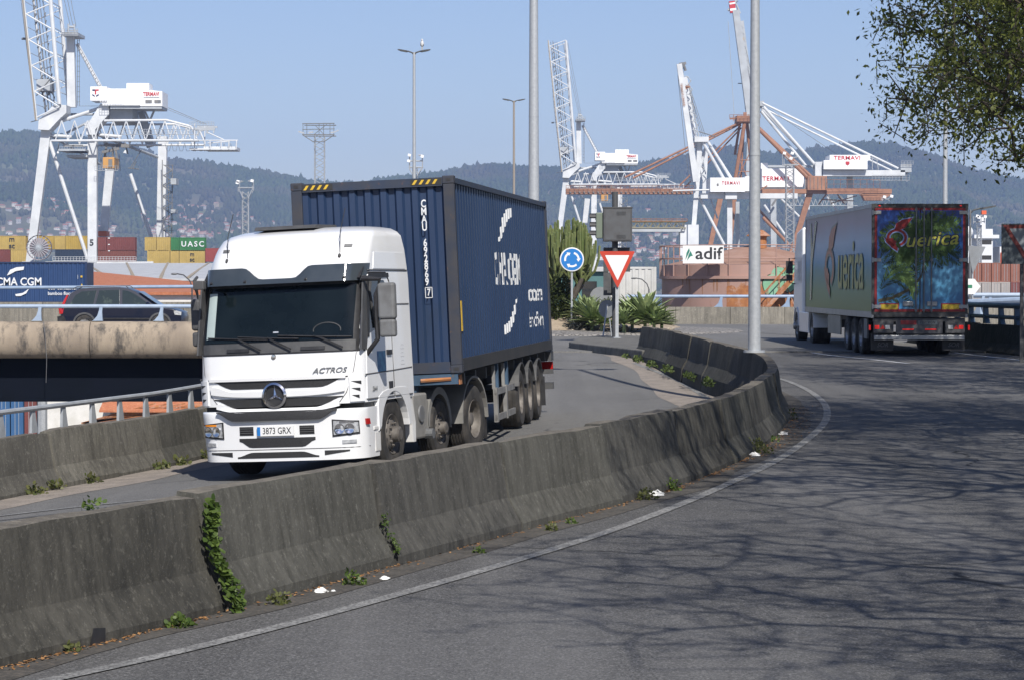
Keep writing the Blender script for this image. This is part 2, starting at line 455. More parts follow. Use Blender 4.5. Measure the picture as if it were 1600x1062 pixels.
def sheet(name, rows, m, kind='structure', dz=0.0):
    """rows of equal length point lists -> one sheet mesh"""
    mb = MB(); n = len(rows[0])
    vs = [(q[0], q[1], q[2] + dz) for r in rows for q in r]
    fs = [(j * n + i, j * n + i + 1, (j + 1) * n + i + 1, (j + 1) * n + i) for j in range(len(rows) - 1) for i in range(n - 1)]
    mb.add(vs, fs); o = mb.build(name, m, smooth=True, ang=50); o['kind'] = kind
    return o
# big ground and water
mb = MB(); mb.add([(-4300, -180, -19.5), (4300, -180, -19.5), (4300, 7300, -19.5), (-4300, 7300, -19.5)], [(0, 1, 2, 3)])
struct(mb.build('ground', M['earth']))
M['water'] = pm('sea_water', (.02, .05, .07), rough=.12, bump=.3, bscale=.2)
mb = MB(); mb.add([(-4000, 1250, -17), (4000, 1250, -17), (4000, 3700, -17), (-4000, 3700, -17)], [(0, 1, 2, 3)])
struct(mb.build('water', M['water']))
mb = MB(); mb.b2(-900, 900, -60, 1250, -19, PORT); struct(mb.build('quay', M['portg']))
# road, ramp
ys = [y for y in np.arange(-25, 70.01, 1.0)]
rows = []
for y in ys:
    xb, xr = XB(y), max(15.0, XB(y) + 14)
    rows.append([(lerp(xb, xr, t), y, hR(y)) for t in np.linspace(0, 1, 9)])
sheet('road', rows, M['asph'])
rows = []
for y in ys:
    xb, xl = XB(y), XL(y)
    rows.append([(lerp(xl, xb, t), y, zramp(lerp(xl, xb, t), y)) for t in np.linspace(0, 1, 13)])
ramp = sheet('ramp_road', rows, M['asph2'])
# gritty gutters
def strip(name, ysr, fx0, fx1, fz, m, dz=.004, k=5):
    rows = []
    for y in ysr:
        a, b = fx0(y), fx1(y)
        rows.append([(lerp(a, b, t), y, fz(lerp(a, b, t), y)) for t in np.linspace(0, 1, k)])
    return sheet(name, rows, m, dz=dz)
wob = lambda y, a=.12: a * noise.noise(Vector((y * .35, 3.1, 0)))
strip('gutter_left', np.arange(10, 52, .5), XL, lambda y: XL(y) + .95 + wob(y, .3), zramp, M['gutter'])
strip('gutter_ramp', np.arange(34, 68, .5), lambda y: XB(y) - itp(y, [34, 38, 44, 50, 60, 68], [.4, .9, 1.6, 1.5, 1.0, .9]) - wob(y, .3), XB, zramp, M['gutter'])
strip('gutter_road', np.arange(8, 66, .5), XB, lambda y: XB(y) + .62 + wob(y, .25), lambda x, y: hR(y), M['grit'])
# painted lines
def lx(y): return XB(y) + itp(y, [8, 14, 20, 27, 32, 36, 40, 44, 48], [1.45, 1.45, 1.55, 1.5, 1.45, 1.55, 1.5, 1.15, .75])
def line_strip(name, pts, w, zf, m=None, dz=.008, seg=.4):
    d = [0]; 
    for a, b in zip(pts[:-1], pts[1:]): d.append(d[-1] + math.dist(a, b))
    N = max(2, int(d[-1] / seg)); rows = []
    X = [itp(t, d, [p[0] for p in pts]) for t in np.linspace(0, d[-1], N)]
    Y = [itp(t, d, [p[1] for p in pts]) for t in np.linspace(0, d[-1], N)]
    for i in range(N):
        a, b = max(i - 1, 0), min(i + 1, N - 1)
        tx, ty = X[b] - X[a], Y[b] - Y[a]; l = math.hypot(tx, ty); nx, ny = ty / l, -tx / l
        rows.append([(X[i] + nx * w * s, Y[i] + ny * w * s, zf(X[i] + nx * w * s, Y[i] + ny * w * s)) for s in (-.5, .5)])
    return sheet(name, rows, m or M['line'], dz=dz)
zr = lambda x, y: hR(y)
g = lambda px, py, h=-2.25: (lambda y: ((px - 800) / FPX * y, y))(-h * FPX / (py - 440))
lp = [g(-200, 1120), g(90, 1062), g(360, 1000), g(640, 925), g(900, 848), g(1040, 798), g(1130, 760), g(1210, 722), g(1258, 690), g(1286, 664), g(1293, 645, -2.24), g(1286, 628, -2.22), g(1262, 612, -2.2), g(1225, 598, -2.17), g(1190, 592, -2.16)]
def subdiv(pts, n=6):
    out = []; L = len(pts)
    for i in range(L - 1):
        p0, p1, p2, p3 = pts[max(i - 1, 0)], pts[i], pts[i + 1], pts[min(i + 2, L - 1)]
        for k in range(n):
            t = k / n
            out.append(tuple(.5 * ((2 * p1[j]) + (-p0[j] + p2[j]) * t + (2 * p0[j] - 5 * p1[j] + 4 * p2[j] - p3[j]) * t * t + (-p0[j] + 3 * p1[j] - 3 * p2[j] + p3[j]) * t ** 3) for j in range(2)))
    return out + [pts[-1]]
line_strip('edge_line', subdiv(lp), .125, zr, seg=.25)
line_strip('ramp_edge_line', subdiv([g(1132, 625, -2.15), g(1108, 602, -2.13), g(1060, 582, -2.1), g(990, 566, -2.05)]), .13, zramp)
line_strip('ramp_seam', subdiv([g(-40, 808, -2.75), g(150, 789, -2.72), g(330, 772, -2.68), g(430, 760, -2.65)]), .05, zramp, m=M['stripeblk'], dz=.010)
line_strip('ramp_left_line', subdiv([g(-40, 800, -2.75), g(150, 780, -2.72), g(330, 765, -2.68), g(430, 752, -2.65)]), .07, zramp, dz=.012)
M['line2'] = pm('white_road_line', (.55, .56, .56), (.35, .35, .35), 12, rough=.8)
line_strip('give_way_line', subdiv([g(1178, 536, -1.98), g(1215, 541, -1.98), g(1290, 554, -1.98), g(1370, 563, -2), g(1420, 569, -2.02)]), .16, zr, M['line2'])
line_strip('right_lane_line', subdiv([g(1480, 548, -1.96), g(1530, 555, -1.97), g(1620, 566, -2)]), .16, zr, M['line2'])
line_strip('far_lane_line', subdiv([g(1150, 507, -1.93), g(1250, 509, -1.93), g(1330, 508, -1.93)]), .14, lambda x, y: -1.93, M['line2'], dz=.01)
line_strip('tar_joint', subdiv([g(1075, 515, -1.93), g(1160, 519, -1.93), g(1250, 524, -1.93), g(1330, 528, -1.93)]), .12, lambda x, y: -1.93, M['asph'], dz=.012)
# roundabout plate and far platform
mb = MB(); mb.prism([(-4.9, 69.9), (-8, 90.6), (-8.9, 107), (-8.9, 118), (48, 118), (48, 69.9)], 'z', -4.2, -1.93 - .004)
M['asph3'] = asphalt('roundabout_asphalt', (.15, .147, .14), (.08, .08, .08), (.22, .216, .21), 30, .15)
struct(mb.build('roundabout_road', M['asph3']))
mb = MB(); mb.b2(-90, 9.3, 147, 165, -3.4, -2.0); mb.b2(-14, 9.3, 118.1, 147, -3.4, -1.99); struct(mb.build('upper_road', M['asph3']))
# embankment sides below the upper roads
M['conc'] = pm('weathered_concrete', (.36, .31, .25), (.22, .19, .155), 1.5, rough=.9, bump=.25, bscale=25, c3=(.12, .11, .10), s3=3, lo3=.52, hi3=.72, stretch=(1, 1, .5))
mb = MB()
for i in range(len(ys) - 1):
    a, b = ys[i], ys[i + 1]
    mb.add([(XL(a) - .45, a, zramp(XL(a), a) - .01), (XL(b) - .45, b, zramp(XL(b), b) - .01), (XL(b) - .45, b, PORT), (XL(a) - .45, a, PORT)], [(0, 1, 2, 3)])
    mb.add([(XL(a) - .45, a, zramp(XL(a), a) - .01), (XL(b) - .45, b, zramp(XL(b), b) - .01), (XL(b), b, zramp(XL(b), b) - .01), (XL(a), a, zramp(XL(a), a) - .01)], [(3, 2, 1, 0)])
mb.add([(-4.9, 69.95, -4.2), (-8, 90.6, -4.2), (-8.9, 117.9, -4.2), (-8.9, 117.9, PORT), (-8, 90.6, PORT), (-4.9, 69.95, PORT)], [(0, 1, 4, 5), (1, 2, 3, 4)])
mb.add([(-8.9, 117.9, -4.2), (48, 117.9, -4.2), (48, 117.9, PORT), (-8.9, 117.9, PORT)], [(0, 1, 2, 3)])
struct(mb.build('embankment', M['conc']))
# right verge
rows = []
for y in np.arange(-25, 126, 3.0):
    x0 = max(14.9, XB(y) + 13.9) if y < 69 else 48.0
    rows.append([(lerp(x0, 75, t), y, hR(min(y, 69)) - .03 + (.5 * noise.noise(Vector((lerp(x0, 75, t) * .2, y * .2, 0))) + .35) * min(1, 6 * t)) for t in np.linspace(0, 1, 12)])
sheet('verge', rows, M['grass'])
# roundabout mound with cobbled apron
m = bpy.data.materials.new('cobble_paving'); m.use_nodes = True; nt = m.node_tree; b = nt.nodes['Principled BSDF']
tc = nt.nodes.new('ShaderNodeTexCoord'); br = nt.nodes.new('ShaderNodeTexVoronoi'); br.inputs['Scale'].default_value = 4.5; br.feature = 'DISTANCE_TO_EDGE'
nt.links.new(tc.outputs['Object'], br.inputs['Vector'])
cr = nt.nodes.new('ShaderNodeValToRGB'); cr.color_ramp.elements[0].position = .03; cr.color_ramp.elements[0].color = (.09, .085, .08, 1)
cr.color_ramp.elements[1].position = .14; cr.color_ramp.elements[1].color = (.25, .235, .215, 1)
nt.links.new(br.outputs['Distance'], cr.inputs[0]); nt.links.new(cr.outputs[0], b.inputs['Base Color']); b.inputs['Roughness'].default_value = .9
M['cobble'] = m
RC = (-1.0, 98.0)
mb = MB(); mb.lathe([(7.4, .16), (9.9, .06), (10.05, .0), (10.05, -.1)], (RC[0], RC[1], -1.93), n=64)
struct(mb.build('cobbled_apron', M['cobble']))
rows = []
def zmound(x, y):
    r = math.hypot(x - RC[0], y - RC[1]); t = max(0, 1 - r / 7.6)
    return -1.78 + .75 * (1 - (1 - t) ** 2.2) + .09 * t * noise.noise(Vector((x * 1.3, y * 1.3, 0))) * 3 + .1 * min(1, t * 8)
for j in range(14):
    r = 7.6 * (1 - j / 13)
    rows.append([(RC[0] + r * math.cos(a), RC[1] + r * math.sin(a), zmound(RC[0] + r * math.cos(a), RC[1] + r * math.sin(a))) for a in np.linspace(0, 2 * PI, 61)])
sheet('roundabout_mound', rows, M['sand'])
# kerbed island at the end of the median
isl = [g(889, 541, -1.9), g(893, 545, -1.95), g(1003, 560, -1.98), g(1060, 560, -1.98), g(1080, 545, -1.95), g(1040, 535, -1.93), g(960, 531, -1.93), g(905, 535, -1.93)]
mb = MB(); mb.prism(isl, 'z', -2.4, -1.76)
o = mb.build('traffic_island', M['kerb'], bevel=.03); struct(o)

# ------------------------------------------------------------------ hills with forest and houses
RPX = [-900, -400, -100, 0, 40, 80, 150, 250, 340, 400, 450, 500, 560, 600, 700, 780, 850, 900, 1000, 1050, 1100, 1150, 1200, 1280, 1340, 1400, 1450, 1500, 1600, 1750, 2100, 2600]
RPY = [250, 215, 208, 206, 202, 206, 216, 240, 256, 268, 274, 281, 284, 274, 264, 259, 262, 266, 256, 246, 232, 226, 240, 228, 222, 226, 240, 258, 282, 300, 290, 300]
YR = 5500.0
def ridge(X):
    return (440 - itp(800 + X / YR * FPX, RPX, RPY)) / FPX * YR
def fbm(x, y, o=4):
    v = 0; a = 1
    for k in range(o): v += a * noise.noise(Vector((x, y, k * 7.7))); x *= 2.1; y *= 2.1; a *= .5
    return v
GX = np.linspace(-2900, 2900, 200); GY = np.concatenate([np.linspace(3500, 5500, 70), np.linspace(5560, 7000, 14)])
HZ = np.zeros((len(GY), len(GX)))
for j, yy in enumerate(GY):
    for i, xx in enumerate(GX):
        zr_ = ridge(xx); t = (yy - 3500) / 2000
        if t <= 1:
            n = fbm(xx / 420 + 3, yy / 600) * .16 * math.sin(PI * min(1, t)) + fbm(xx / 150, yy / 150) * .035 * min(1, t * 3)
            f = .22 * t + .78 * t ** 1.35
            HZ[j, i] = -18 + (zr_ + 6) * (f + n * .9)
        else: HZ[j, i] = -12 + (zr_) * max(0, 1 - (t - 1) * 1.1)
V = np.array([(GX[i], GY[j], HZ[j, i]) for j in range(len(GY)) for i in range(len(GX))])
nx = len(GX)
F = np.array([(j * nx + i, j * nx + i + 1, (j + 1) * nx + i + 1, (j + 1) * nx + i) for j in range(len(GY) - 1) for i in range(nx - 1)])
M['hill'] = pm('hillside_ground', (.05, .058, .025), (.12, .095, .06), .004, rough=.95, c3=(.11, .12, .05), s3=.012, lo3=.5, hi3=.62)
hills = npmesh('hills', V, F, M['hill'], fsize=4); struct(hills)
def hz(X, Y):
    fi = np.interp(X, GX, np.arange(len(GX))); fj = np.interp(Y, GY, np.arange(len(GY)))
    i = np.minimum(fi.astype(int), len(GX) - 2); j = np.minimum(fj.astype(int), len(GY) - 2); a = fi - i; b = fj - j
    return (HZ[j, i] * (1 - a) + HZ[j, i + 1] * a) * (1 - b) + (HZ[j + 1, i] * (1 - a) + HZ[j + 1, i + 1] * a) * b
rng = np.random.default_rng(5)
# houses
boxes = [(0, 62, 347, 374, 34), (60, 120, 352, 374, 8), (150, 185, 355, 372, 9), (0, 45, 322, 330, 6), (70, 110, 312, 345, 9), (222, 322, 334, 368, 62), (240, 330, 360, 382, 30), (325, 372, 345, 370, 12), (372, 450, 336, 372, 14), (280, 345, 322, 336, 10),
         (862, 910, 376, 400, 10), (985, 1060, 366, 412, 34), (1000, 1075, 330, 352, 8), (1215, 1250, 385, 410, 8), (1210, 1240, 310, 335, 4), (1525, 1600, 345, 360, 6)]
hs = []
cand = rng.random((60000, 2)) * [1, 1]
cx_ = (cand[:, 0] * 1900 - 150 - 800) / FPX
cy_ = 3520 + cand[:, 1] * 1500
cX = cx_ * cy_; cz = hz(cX, cy_)
cpx = 800 + FPX * cX / cy_; cpy = 440 - FPX * cz / cy_
for (a, b_, c, d, n) in boxes:
    idx = np.where((cpx > a) & (cpx < b_) & (cpy > c) & (cpy < d))[0][:n * 4]
    k = 0
    for q in idx:
        p = (cX[q], cy_[q])
        if all((p[0] - h[0]) ** 2 + ((p[1] - h[1]) * .6) ** 2 > 13 ** 2 for h in hs):
            hs.append((p[0], p[1], float(cz[q]))); k += 1
            if k >= n: break
wl = [pm('house_wall_white', (.55, .53, .49), (.45, .42, .38), .2, rough=.8), pm('house_wall_cream', (.42, .35, .25), (.34, .28, .2), .2, rough=.8), pm('house_wall_grey', (.33, .32, .31), rough=.8)]
rf = [pm('terracotta_roof', (.32, .12, .075), (.24, .09, .06), .4, rough=.85), pm('dusty_pink_roof', (.36, .22, .17), (.28, .17, .13), .4, rough=.85), pm('brown_tile_roof', (.22, .10, .07), rough=.85)]
wdk = pm('house_window_dark', (.03, .035, .04), rough=.3)
def house_mesh(w, d, h, r, mw, mr, hip):
    mb = MB(); mb.b2(-w / 2, w / 2, -d / 2, d / 2, -3, h, 0)
    e = .5; k = w * .28 if hip else 0
    vs = [(-w / 2 - e, -d / 2 - e, h), (w / 2 + e, -d / 2 - e, h), (w / 2 + e, d / 2 + e, h), (-w / 2 - e, d / 2 + e, h), (-w / 2 - e + k, 0, h + r), (w / 2 + e - k, 0, h + r)]
    mb.add(vs, [(0, 1, 5, 4), (2, 3, 4, 5), (3, 0, 4), (1, 2, 5), (3, 2, 1, 0)], 1)
    for fl in range(int(h // 2.8)):
        for x in np.linspace(-w / 2 + 1.4, w / 2 - 1.4, max(2, int(w / 3))):
            mb.b2(x - .55, x + .55, -d / 2 - .04, -d / 2, fl * 2.8 + .9, fl * 2.8 + 2.2, 2)
    return mb
protos = []
names = [('white', 'cream', 'grey'), ('red tiled', 'faded pink', 'brown')]
for i in range(3):
    for j in range(3):
        w, d, h = [(11, 9, 5.6), (14, 10, 3.2), (9, 9, 6.6)][(i + j) % 3]
        mb = house_mesh(w, d, h, 2.4, wl[i], rf[j], (i + j) % 2)
        o = mb.build('hillside_house', [wl[i], rf[j], wdk]); protos.append(o)
        tag(o, 'small %s house with a %s roof in the far hillside village' % (names[0][i], names[1][j]), 'house', 'houses scattered on the far hillside')
used = set()
for k, (x, y, z) in enumerate(hs):
    ppx = 800 + FPX * x / y; place = 'on the slope left of the left crane legs' if ppx < 66 else 'seen between the left crane legs' if ppx < 190 else 'above the yellow containers by the lorry roof' if ppx < 372 else 'just left of the blue container' if ppx < 600 else 'behind the cranes in the middle' if ppx < 1100 else 'on the slope at the right'
    q = [0, 0, 0, 1, 1, 3, 0, 3, 4, 2, 6, 7, 5, 8][int(rng.integers(0, 14))]
    if k < 9: q = k
    o = protos[q]
    if q in used: o = o.copy(); COL.objects.link(o)
    used.add(q); o['label'] = 'small %s house with %s roof, %s' % (names[0][q // 3], names[1][q % 3], place)
    o.location = (x, y, z + .4); s = .62 + .30 * rng.random(); o.scale = (s, s, s); o.rotation_euler = (0, 0, (rng.random() - .5) * 1.6)
# forest: many low crowns, one object
N = 60000
y = 3560 + 2080 * rng.random(N) ** .8; x = (rng.random(N) * 2 - 1) * (y * .30)
N2 = 9000                          # denser ridge so the skyline reads as trees
y = np.concatenate([y, 5400 + 180 * rng.random(N2)]); x = np.concatenate([x, (rng.random(N2) * 2 - 1) * 1650])
z = hz(x, y)
keep = np.ones(len(x), bool)
HA = np.array(hs)
for h in HA:
    keep &= ~((np.abs(x - h[0]) < 10) & (y - h[1] < 14) & (y - h[1] > -26))
# clearings
cl = np.array([fbm(a / 170 + 9, b / 260, 3) for a, b in zip(x, y)])
low = np.clip((4700 - y) / 1000, 0, 1)
keep &= ~((cl > .42 - .22 * low) & (rng.random(len(x)) < .72))
x, y, z, cl = x[keep], y[keep], z[keep], cl[keep]
n = len(x)
ht = 8 + 7 * rng.random(n) + 5 * (rng.random(n) < .12); wd = ht * (.26 + .18 * rng.random(n))
ht = np.where(y < 4300, ht * .8, ht)
tmpl = []
for (r, zz, k) in ((.55, .05, 5), (1.0, .38, 6), (.72, .75, 5)):
    tmpl.append((r, zz, k))
# blob: rings of 5 + tip
RN = 5
tv = []
for (r, zz, _) in tmpl:
    for a in range(RN): tv.append((r * math.cos(a * 2 * PI / RN + zz), r * math.sin(a * 2 * PI / RN + zz), zz))
tv.append((0, 0, 1.0))
tv = np.array(tv); NV = len(tv)
tf = []
for k in range(2):
    for a in range(RN):
        b_ = (a + 1) % RN; tf += [(k * RN + a, k * RN + b_, (k + 1) * RN + b_), (k * RN + a, (k + 1) * RN + b_, (k + 1) * RN + a)]
for a in range(RN): tf.append((2 * RN + a, 2 * RN + (a + 1) % RN, NV - 1))
tf = np.array(tf)
jit = 1 + .5 * (rng.random((n, NV, 1)) - .5)
Vt = tv[None] * jit * np.stack([wd, wd, ht], 1)[:, None, :]
ang = rng.random(n) * 6.28; ca, sa = np.cos(ang)[:, None], np.sin(ang)[:, None]
Vt = np.stack([Vt[:, :, 0] * ca - Vt[:, :, 1] * sa, Vt[:, :, 0] * sa + Vt[:, :, 1] * ca, Vt[:, :, 2]], 2)
Vt += np.stack([x, y, z - 1], 1)[:, None, :]
Ft = tf[None] + (np.arange(n) * NV)[:, None, None]
base = np.array([.028, .042, .016]); b2 = np.array([.07, .085, .03]); b3 = np.array([.075, .06, .04])
mixv = .25 + .5 * rng.random(n)[:, None] ** 2
patch = np.clip((cl[:, None] + .2) * 1.2, 0, 1)
tcol = base * (1 - mixv * .6) + b2 * mixv * .6
tcol = tcol * (1 - patch * .7) + b3 * patch * .7; reg = np.array([fbm(a / 520 + 1, b / 700 + 5, 3) for a, b in zip(x, y)])[:, None]; tcol = tcol * (1 + .6 * np.clip(reg, -.5, .6))
tint = np.repeat(np.concatenate([tcol, np.ones((n, 1))], 1), NV, 0)
M['forest'] = attr_mat('forest_foliage', .9, .1)
fo = npmesh('forest', Vt.reshape(-1, 3), Ft.reshape(-1, 3), M['forest'], tint)
tag(fo, 'dark green wooded slopes covering the hills across the bay', 'forest', kind='stuff')
# ------------------------------------------------------------------ median barrier, ramp barrier
def conc_mat(name, a, b, c, streak=1.0):
    m = bpy.data.materials.new(name); m.use_nodes = True; nt = m.node_tree; bs = nt.nodes['Principled BSDF']
    tc = nt.nodes.new('ShaderNodeTexCoord')
    def nz(s, st, d=6, r=.65):
        mp = nt.nodes.new('ShaderNodeMapping'); mp.inputs['Scale'].default_value = st; nt.links.new(tc.outputs['Object'], mp.inputs['Vector'])
        n = nt.nodes.new('ShaderNodeTexNoise'); n.inputs['Scale'].default_value = s; n.inputs['Detail'].default_value = d; n.inputs['Roughness'].default_value = r
        nt.links.new(mp.outputs[0], n.inputs['Vector']); return n.outputs['Fac']
    def mix(src, lo, hi, A, B, mxv=1.0):
        r = nt.nodes.new('ShaderNodeMapRange'); r.inputs['From Min'].default_value = lo; r.inputs['From Max'].default_value = hi; r.inputs['To Max'].default_value = mxv
        nt.links.new(src, r.inputs['Value'])
        x = nt.nodes.new('ShaderNodeMix'); x.data_type = 'RGBA'; nt.links.new(r.outputs[0], x.inputs['Factor'])
        for k, q in (('A', A), ('B', B)):
            if isinstance(q, tuple): x.inputs[k].default_value = (*q, 1)
            else: nt.links.new(q, x.inputs[k])
        return x.outputs['Result']
    col = mix(nz(2.2, (1, 1, 1)), .35, .65, a, b)
    col = mix(nz(.55, (1, 1, .6), 4), .42, .60, col, tuple(q * 1.45 for q in a), .6)          # larger worn, paler areas
    col = mix(nz(6, (1.6, 1.6, .10 * streak)), .40, .66, col, c, .62)          # vertical run-off streaks
    col = mix(nz(16, (1, 1, 1), 5, .8), .56, .70, col, tuple(q * 2.1 for q in a), .75)   # pale lichen
    col = mix(nz(45, (1, 1, 1), 3, .8), .60, .72, col, tuple(q * 3.0 for q in a), .5)
    nt.links.new(col, bs.inputs['Base Color']); bs.inputs['Roughness'].default_value = .95; bs.inputs['Specular IOR Level'].default_value = .2
    bp = nt.nodes.new('ShaderNodeBump'); bp.inputs['Strength'].default_value = .5; bp.inputs['Distance'].default_value = .02
    nt.links.new(nz(22, (1, 1, 1), 6, .75), bp.inputs['Height']); nt.links.new(bp.outputs[0], bs.inputs['Normal'])
    return m
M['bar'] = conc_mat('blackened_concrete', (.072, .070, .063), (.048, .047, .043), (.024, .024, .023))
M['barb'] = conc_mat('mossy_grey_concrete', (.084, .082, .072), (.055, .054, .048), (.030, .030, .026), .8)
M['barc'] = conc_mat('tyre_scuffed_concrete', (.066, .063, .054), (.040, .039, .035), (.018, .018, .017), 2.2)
M['bartop'] = conc_mat('pale_top_concrete', (.15, .135, .11), (.10, .09, .078), (.06, .056, .05))  # top face paler than the sides
M['bar2'] = conc_mat('grimy_concrete', (.115, .11, .095), (.08, .076, .066), (.045, .044, .04))
M['bar2b'] = conc_mat('streaked_grey_concrete', (.135, .128, .108), (.09, .086, .074), (.036, .035, .031), 1.6)
M['wall'] = conc_mat('grey_wall_concrete', (.20, .185, .155), (.15, .14, .12), (.09, .085, .075))
PROF = [(-.30, -.12), (-.30, .07), (-.175, .30), (-.105, .74), (-.085, .80), (.085, .80), (.105, .74), (.175, .30), (.30, .07), (.30, -.12)]
def extr(mb, cx, cy_, tx, ty, z, prof, n_, k, tilt=0):
    """ring of profile vertices at a point with tangent (tx,ty)"""
    nx_, ny_ = ty, -tx
    return [(cx + nx_ * (o + tilt * h), cy_ + ny_ * (o + tilt * h), z + h) for o, h in prof]
def barrier_run(parent, xf, y0, y1, seglen, zf, mat, mtop, prof=PROF, gap=.018, name='barrier_segment', chips=True, step=.33):
    # arc length sampling
    pts = []; y = y0
    while y <= y1 + 1e-6: pts.append((xf(y), y)); y += .1
    d = [0]
    for a, b in zip(pts[:-1], pts[1:]): d.append(d[-1] + math.dist(a, b))
    X = [p[0] for p in pts]; Y = [p[1] for p in pts]
    L = d[-1]; n = int(round(L / seglen)); seg = L / n; joints = []
    for s in range(n):
        s0, s1 = s * seg + gap / 2, (s + 1) * seg - gap / 2
        K = max(4, int((s1 - s0) / step)); mb = MB(); vs = []
        til = random.uniform(-.02, .02); dz = random.uniform(-.016, .016); dx = random.uniform(-.02, .02)
        for k in range(K + 1):
            t = lerp(s0, s1, k / K); cx, cy_ = itp(t, d, X), itp(t, d, Y)
            ax, ay = itp(max(t - .2, 0), d, X), itp(max(t - .2, 0), d, Y); bx, by = itp(min(t + .2, L), d, X), itp(min(t + .2, L), d, Y)
            l = math.hypot(bx - ax, by - ay); tx, ty = (bx - ax) / l, (by - ay) / l
            cx += ty * dx; cy_ -= tx * dx
            nx_, ny_ = ty, -tx
            for (o, h) in prof:
                jz = .010 * noise.noise(Vector((t * 2.2, o * 9, h * 3))) if chips else 0
                if chips and h > .7: jz += -.03 * max(0, noise.noise(Vector((t * 5, 4.4, o * 3))) - .25) * 2
                oo = o + til * h + jz * (1 if o > 0 else -1)
                vs.append((cx + nx_ * oo, cy_ + ny_ * oo, zf(cx, cy_, o) + h + dz + jz))
        P_ = len(prof); fs = []; mi = []
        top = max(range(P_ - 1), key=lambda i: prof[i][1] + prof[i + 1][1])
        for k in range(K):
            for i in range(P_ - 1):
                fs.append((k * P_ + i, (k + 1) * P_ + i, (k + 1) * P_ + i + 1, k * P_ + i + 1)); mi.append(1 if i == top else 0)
        fs += [tuple(range(P_ - 1, -1, -1)), tuple(K * P_ + i for i in range(P_))]; mi += [0, 0]
        mb.v = vs; mb.f = fs; mb.m = mi
        mb.f = [f[::-1] for f in fs]
        mb.build(name, [mat[s % len(mat)] if isinstance(mat, list) else mat, mtop], parent, world=True, smooth=True, ang=14)
        joints.append((itp(s1, d, X), itp(s1, d, Y)))
    return joints
med = thing('median_barrier', 'long dark grimy concrete barrier curving between the two roads with weeds in its joints', 'barrier', (XB(16), 16, -2.25))
zmed = lambda x, y, o: lerp(zramp(x - .3, y), hR(y), .5 + .5 * max(-1, min(1, o / .3))) if o < 0 else hR(y)
zmed2 = lambda x, y, o: hR(y)
Y_START = 6.3
PROFM = [(-.34, -.35), (-.30, .07), (-.175, .30), (-.105, .74), (-.085, .80), (.085, .80), (.105, .74), (.175, .30), (.30, .07), (.31, -.12)]
JM = barrier_run(med, XB, Y_START, 66.0, 3.0, zmed2, [M['bar'], M['barb'], M['bar'], M['barc'], M['barb']], M['bartop'], prof=PROFM, gap=.034)
lft = thing('ramp_barrier', 'stained grey concrete barrier with pipe rail on the far side of the ramp', 'barrier', (XL(36), 36, zramp(XL(36), 36)))
zl = lambda x, y, o: zramp(x, y)
LB = lambda y: XL(y) - .18
barrier_run(lft, LB, 14, 60, 2.0, zl, [M['bar2'], M['barb'], M['bar2'], M['bar2b']], M['bartop'], name='barrier_segment', gap=.04)
# pipe rail above it
M['railgrey'] = pm('grey_rail_paint', (.33, .35, .37), (.26, .28, .30), 5, rough=.5)
mb = MB(); pts = [(LB(y) - .04, y, zramp(LB(y), y) + 1.13) for y in np.arange(14, 60, .8)]
mb.path(pts, .037, 8); mb.build('top_rail', M['railgrey'], lft, world=True, smooth=True)
y = 15.0
while y < 59:
    x = LB(y); z = zramp(x, y); mb = MB()
    mb.prism([(0, 0), (.2, 0), (.1, .34), (.02, .34)], 'x', -.02, .02)
    Mx = Matrix.Translation((x - .05, y, z + .79)) @ Matrix.Rotation(-.25, 4, 'Z')
    mb.v = [tuple(Mx @ Vector(v)) for v in mb.v]
    mb.build('rail_post', M['railgrey'], lft, world=True); y += .98
# ------------------------------------------------------------------ bridge with rounded parapet and blue rails
br = thing('road_bridge', 'concrete bridge with rounded stained parapet and dark girder crossing behind the white lorry', 'bridge', (-30, 98, -4.3))
M['para'] = pm('stained_round_parapet', (.34, .28, .21), (.22, .18, .14), .9, rough=.9, bump=.3, bscale=18, c3=(.085, .075, .065), s3=2.0, lo3=.5, hi3=.66, stretch=(1, 1, .35))
M['paradark'] = pm('parapet_underside_grime', (.12, .105, .09), (.06, .055, .05), 1.2, rough=.95)
xx = -62.0; k = 0
while xx < -9.5:
    L = 3.9; mb = MB(); prof = [(.45, -.02)]
    for i in range(13):
        a = R(75) + R(200) * i / 12; prof.append((.18 + .47 * math.cos(a) * 1.0 - .1, -.66 + .66 * math.sin(a)))
    prof += [(.45, -1.32)]
    vs = []; fs = []; n = len(prof)
    for j, xq in enumerate((xx + .012, xx + L - .012)):
        for (o, h) in prof: vs.append((xq, 90.2 + o, -1.44 + h))
    for i in range(n): fs.append((i, (i + 1) % n, n + (i + 1) % n, n + i))
    fs += [tuple(range(n)), tuple(range(2 * n - 1, n - 1, -1))]
    mb.add(vs, fs); mb.build('parapet_panel', M['para'], br, world=True, smooth=True, ang=40)
    xx += L; k += 1
mb = MB(); mb.b2(-62, -9, 90.75, 106.8, -2.75, -1.97); mb.build('deck', M['asph3'], br, world=True)
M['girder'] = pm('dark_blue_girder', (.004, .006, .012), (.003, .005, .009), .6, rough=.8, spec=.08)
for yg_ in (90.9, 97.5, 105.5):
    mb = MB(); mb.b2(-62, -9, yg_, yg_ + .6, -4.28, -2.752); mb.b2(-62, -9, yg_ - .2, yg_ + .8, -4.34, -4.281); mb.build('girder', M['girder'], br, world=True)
mb = MB(); mb.b2(-61, -59, 92, 105, PORT, -4.35); mb.build('pier', M['wall'], br, world=True)
mb = MB()
for q in np.arange(-62, -9, 3.0): mb.b2(q + .01, q + 2.99, 106.5, 106.8, -1.968, -.88)
mb.build('far_parapet', M['wall'], br, world=True)
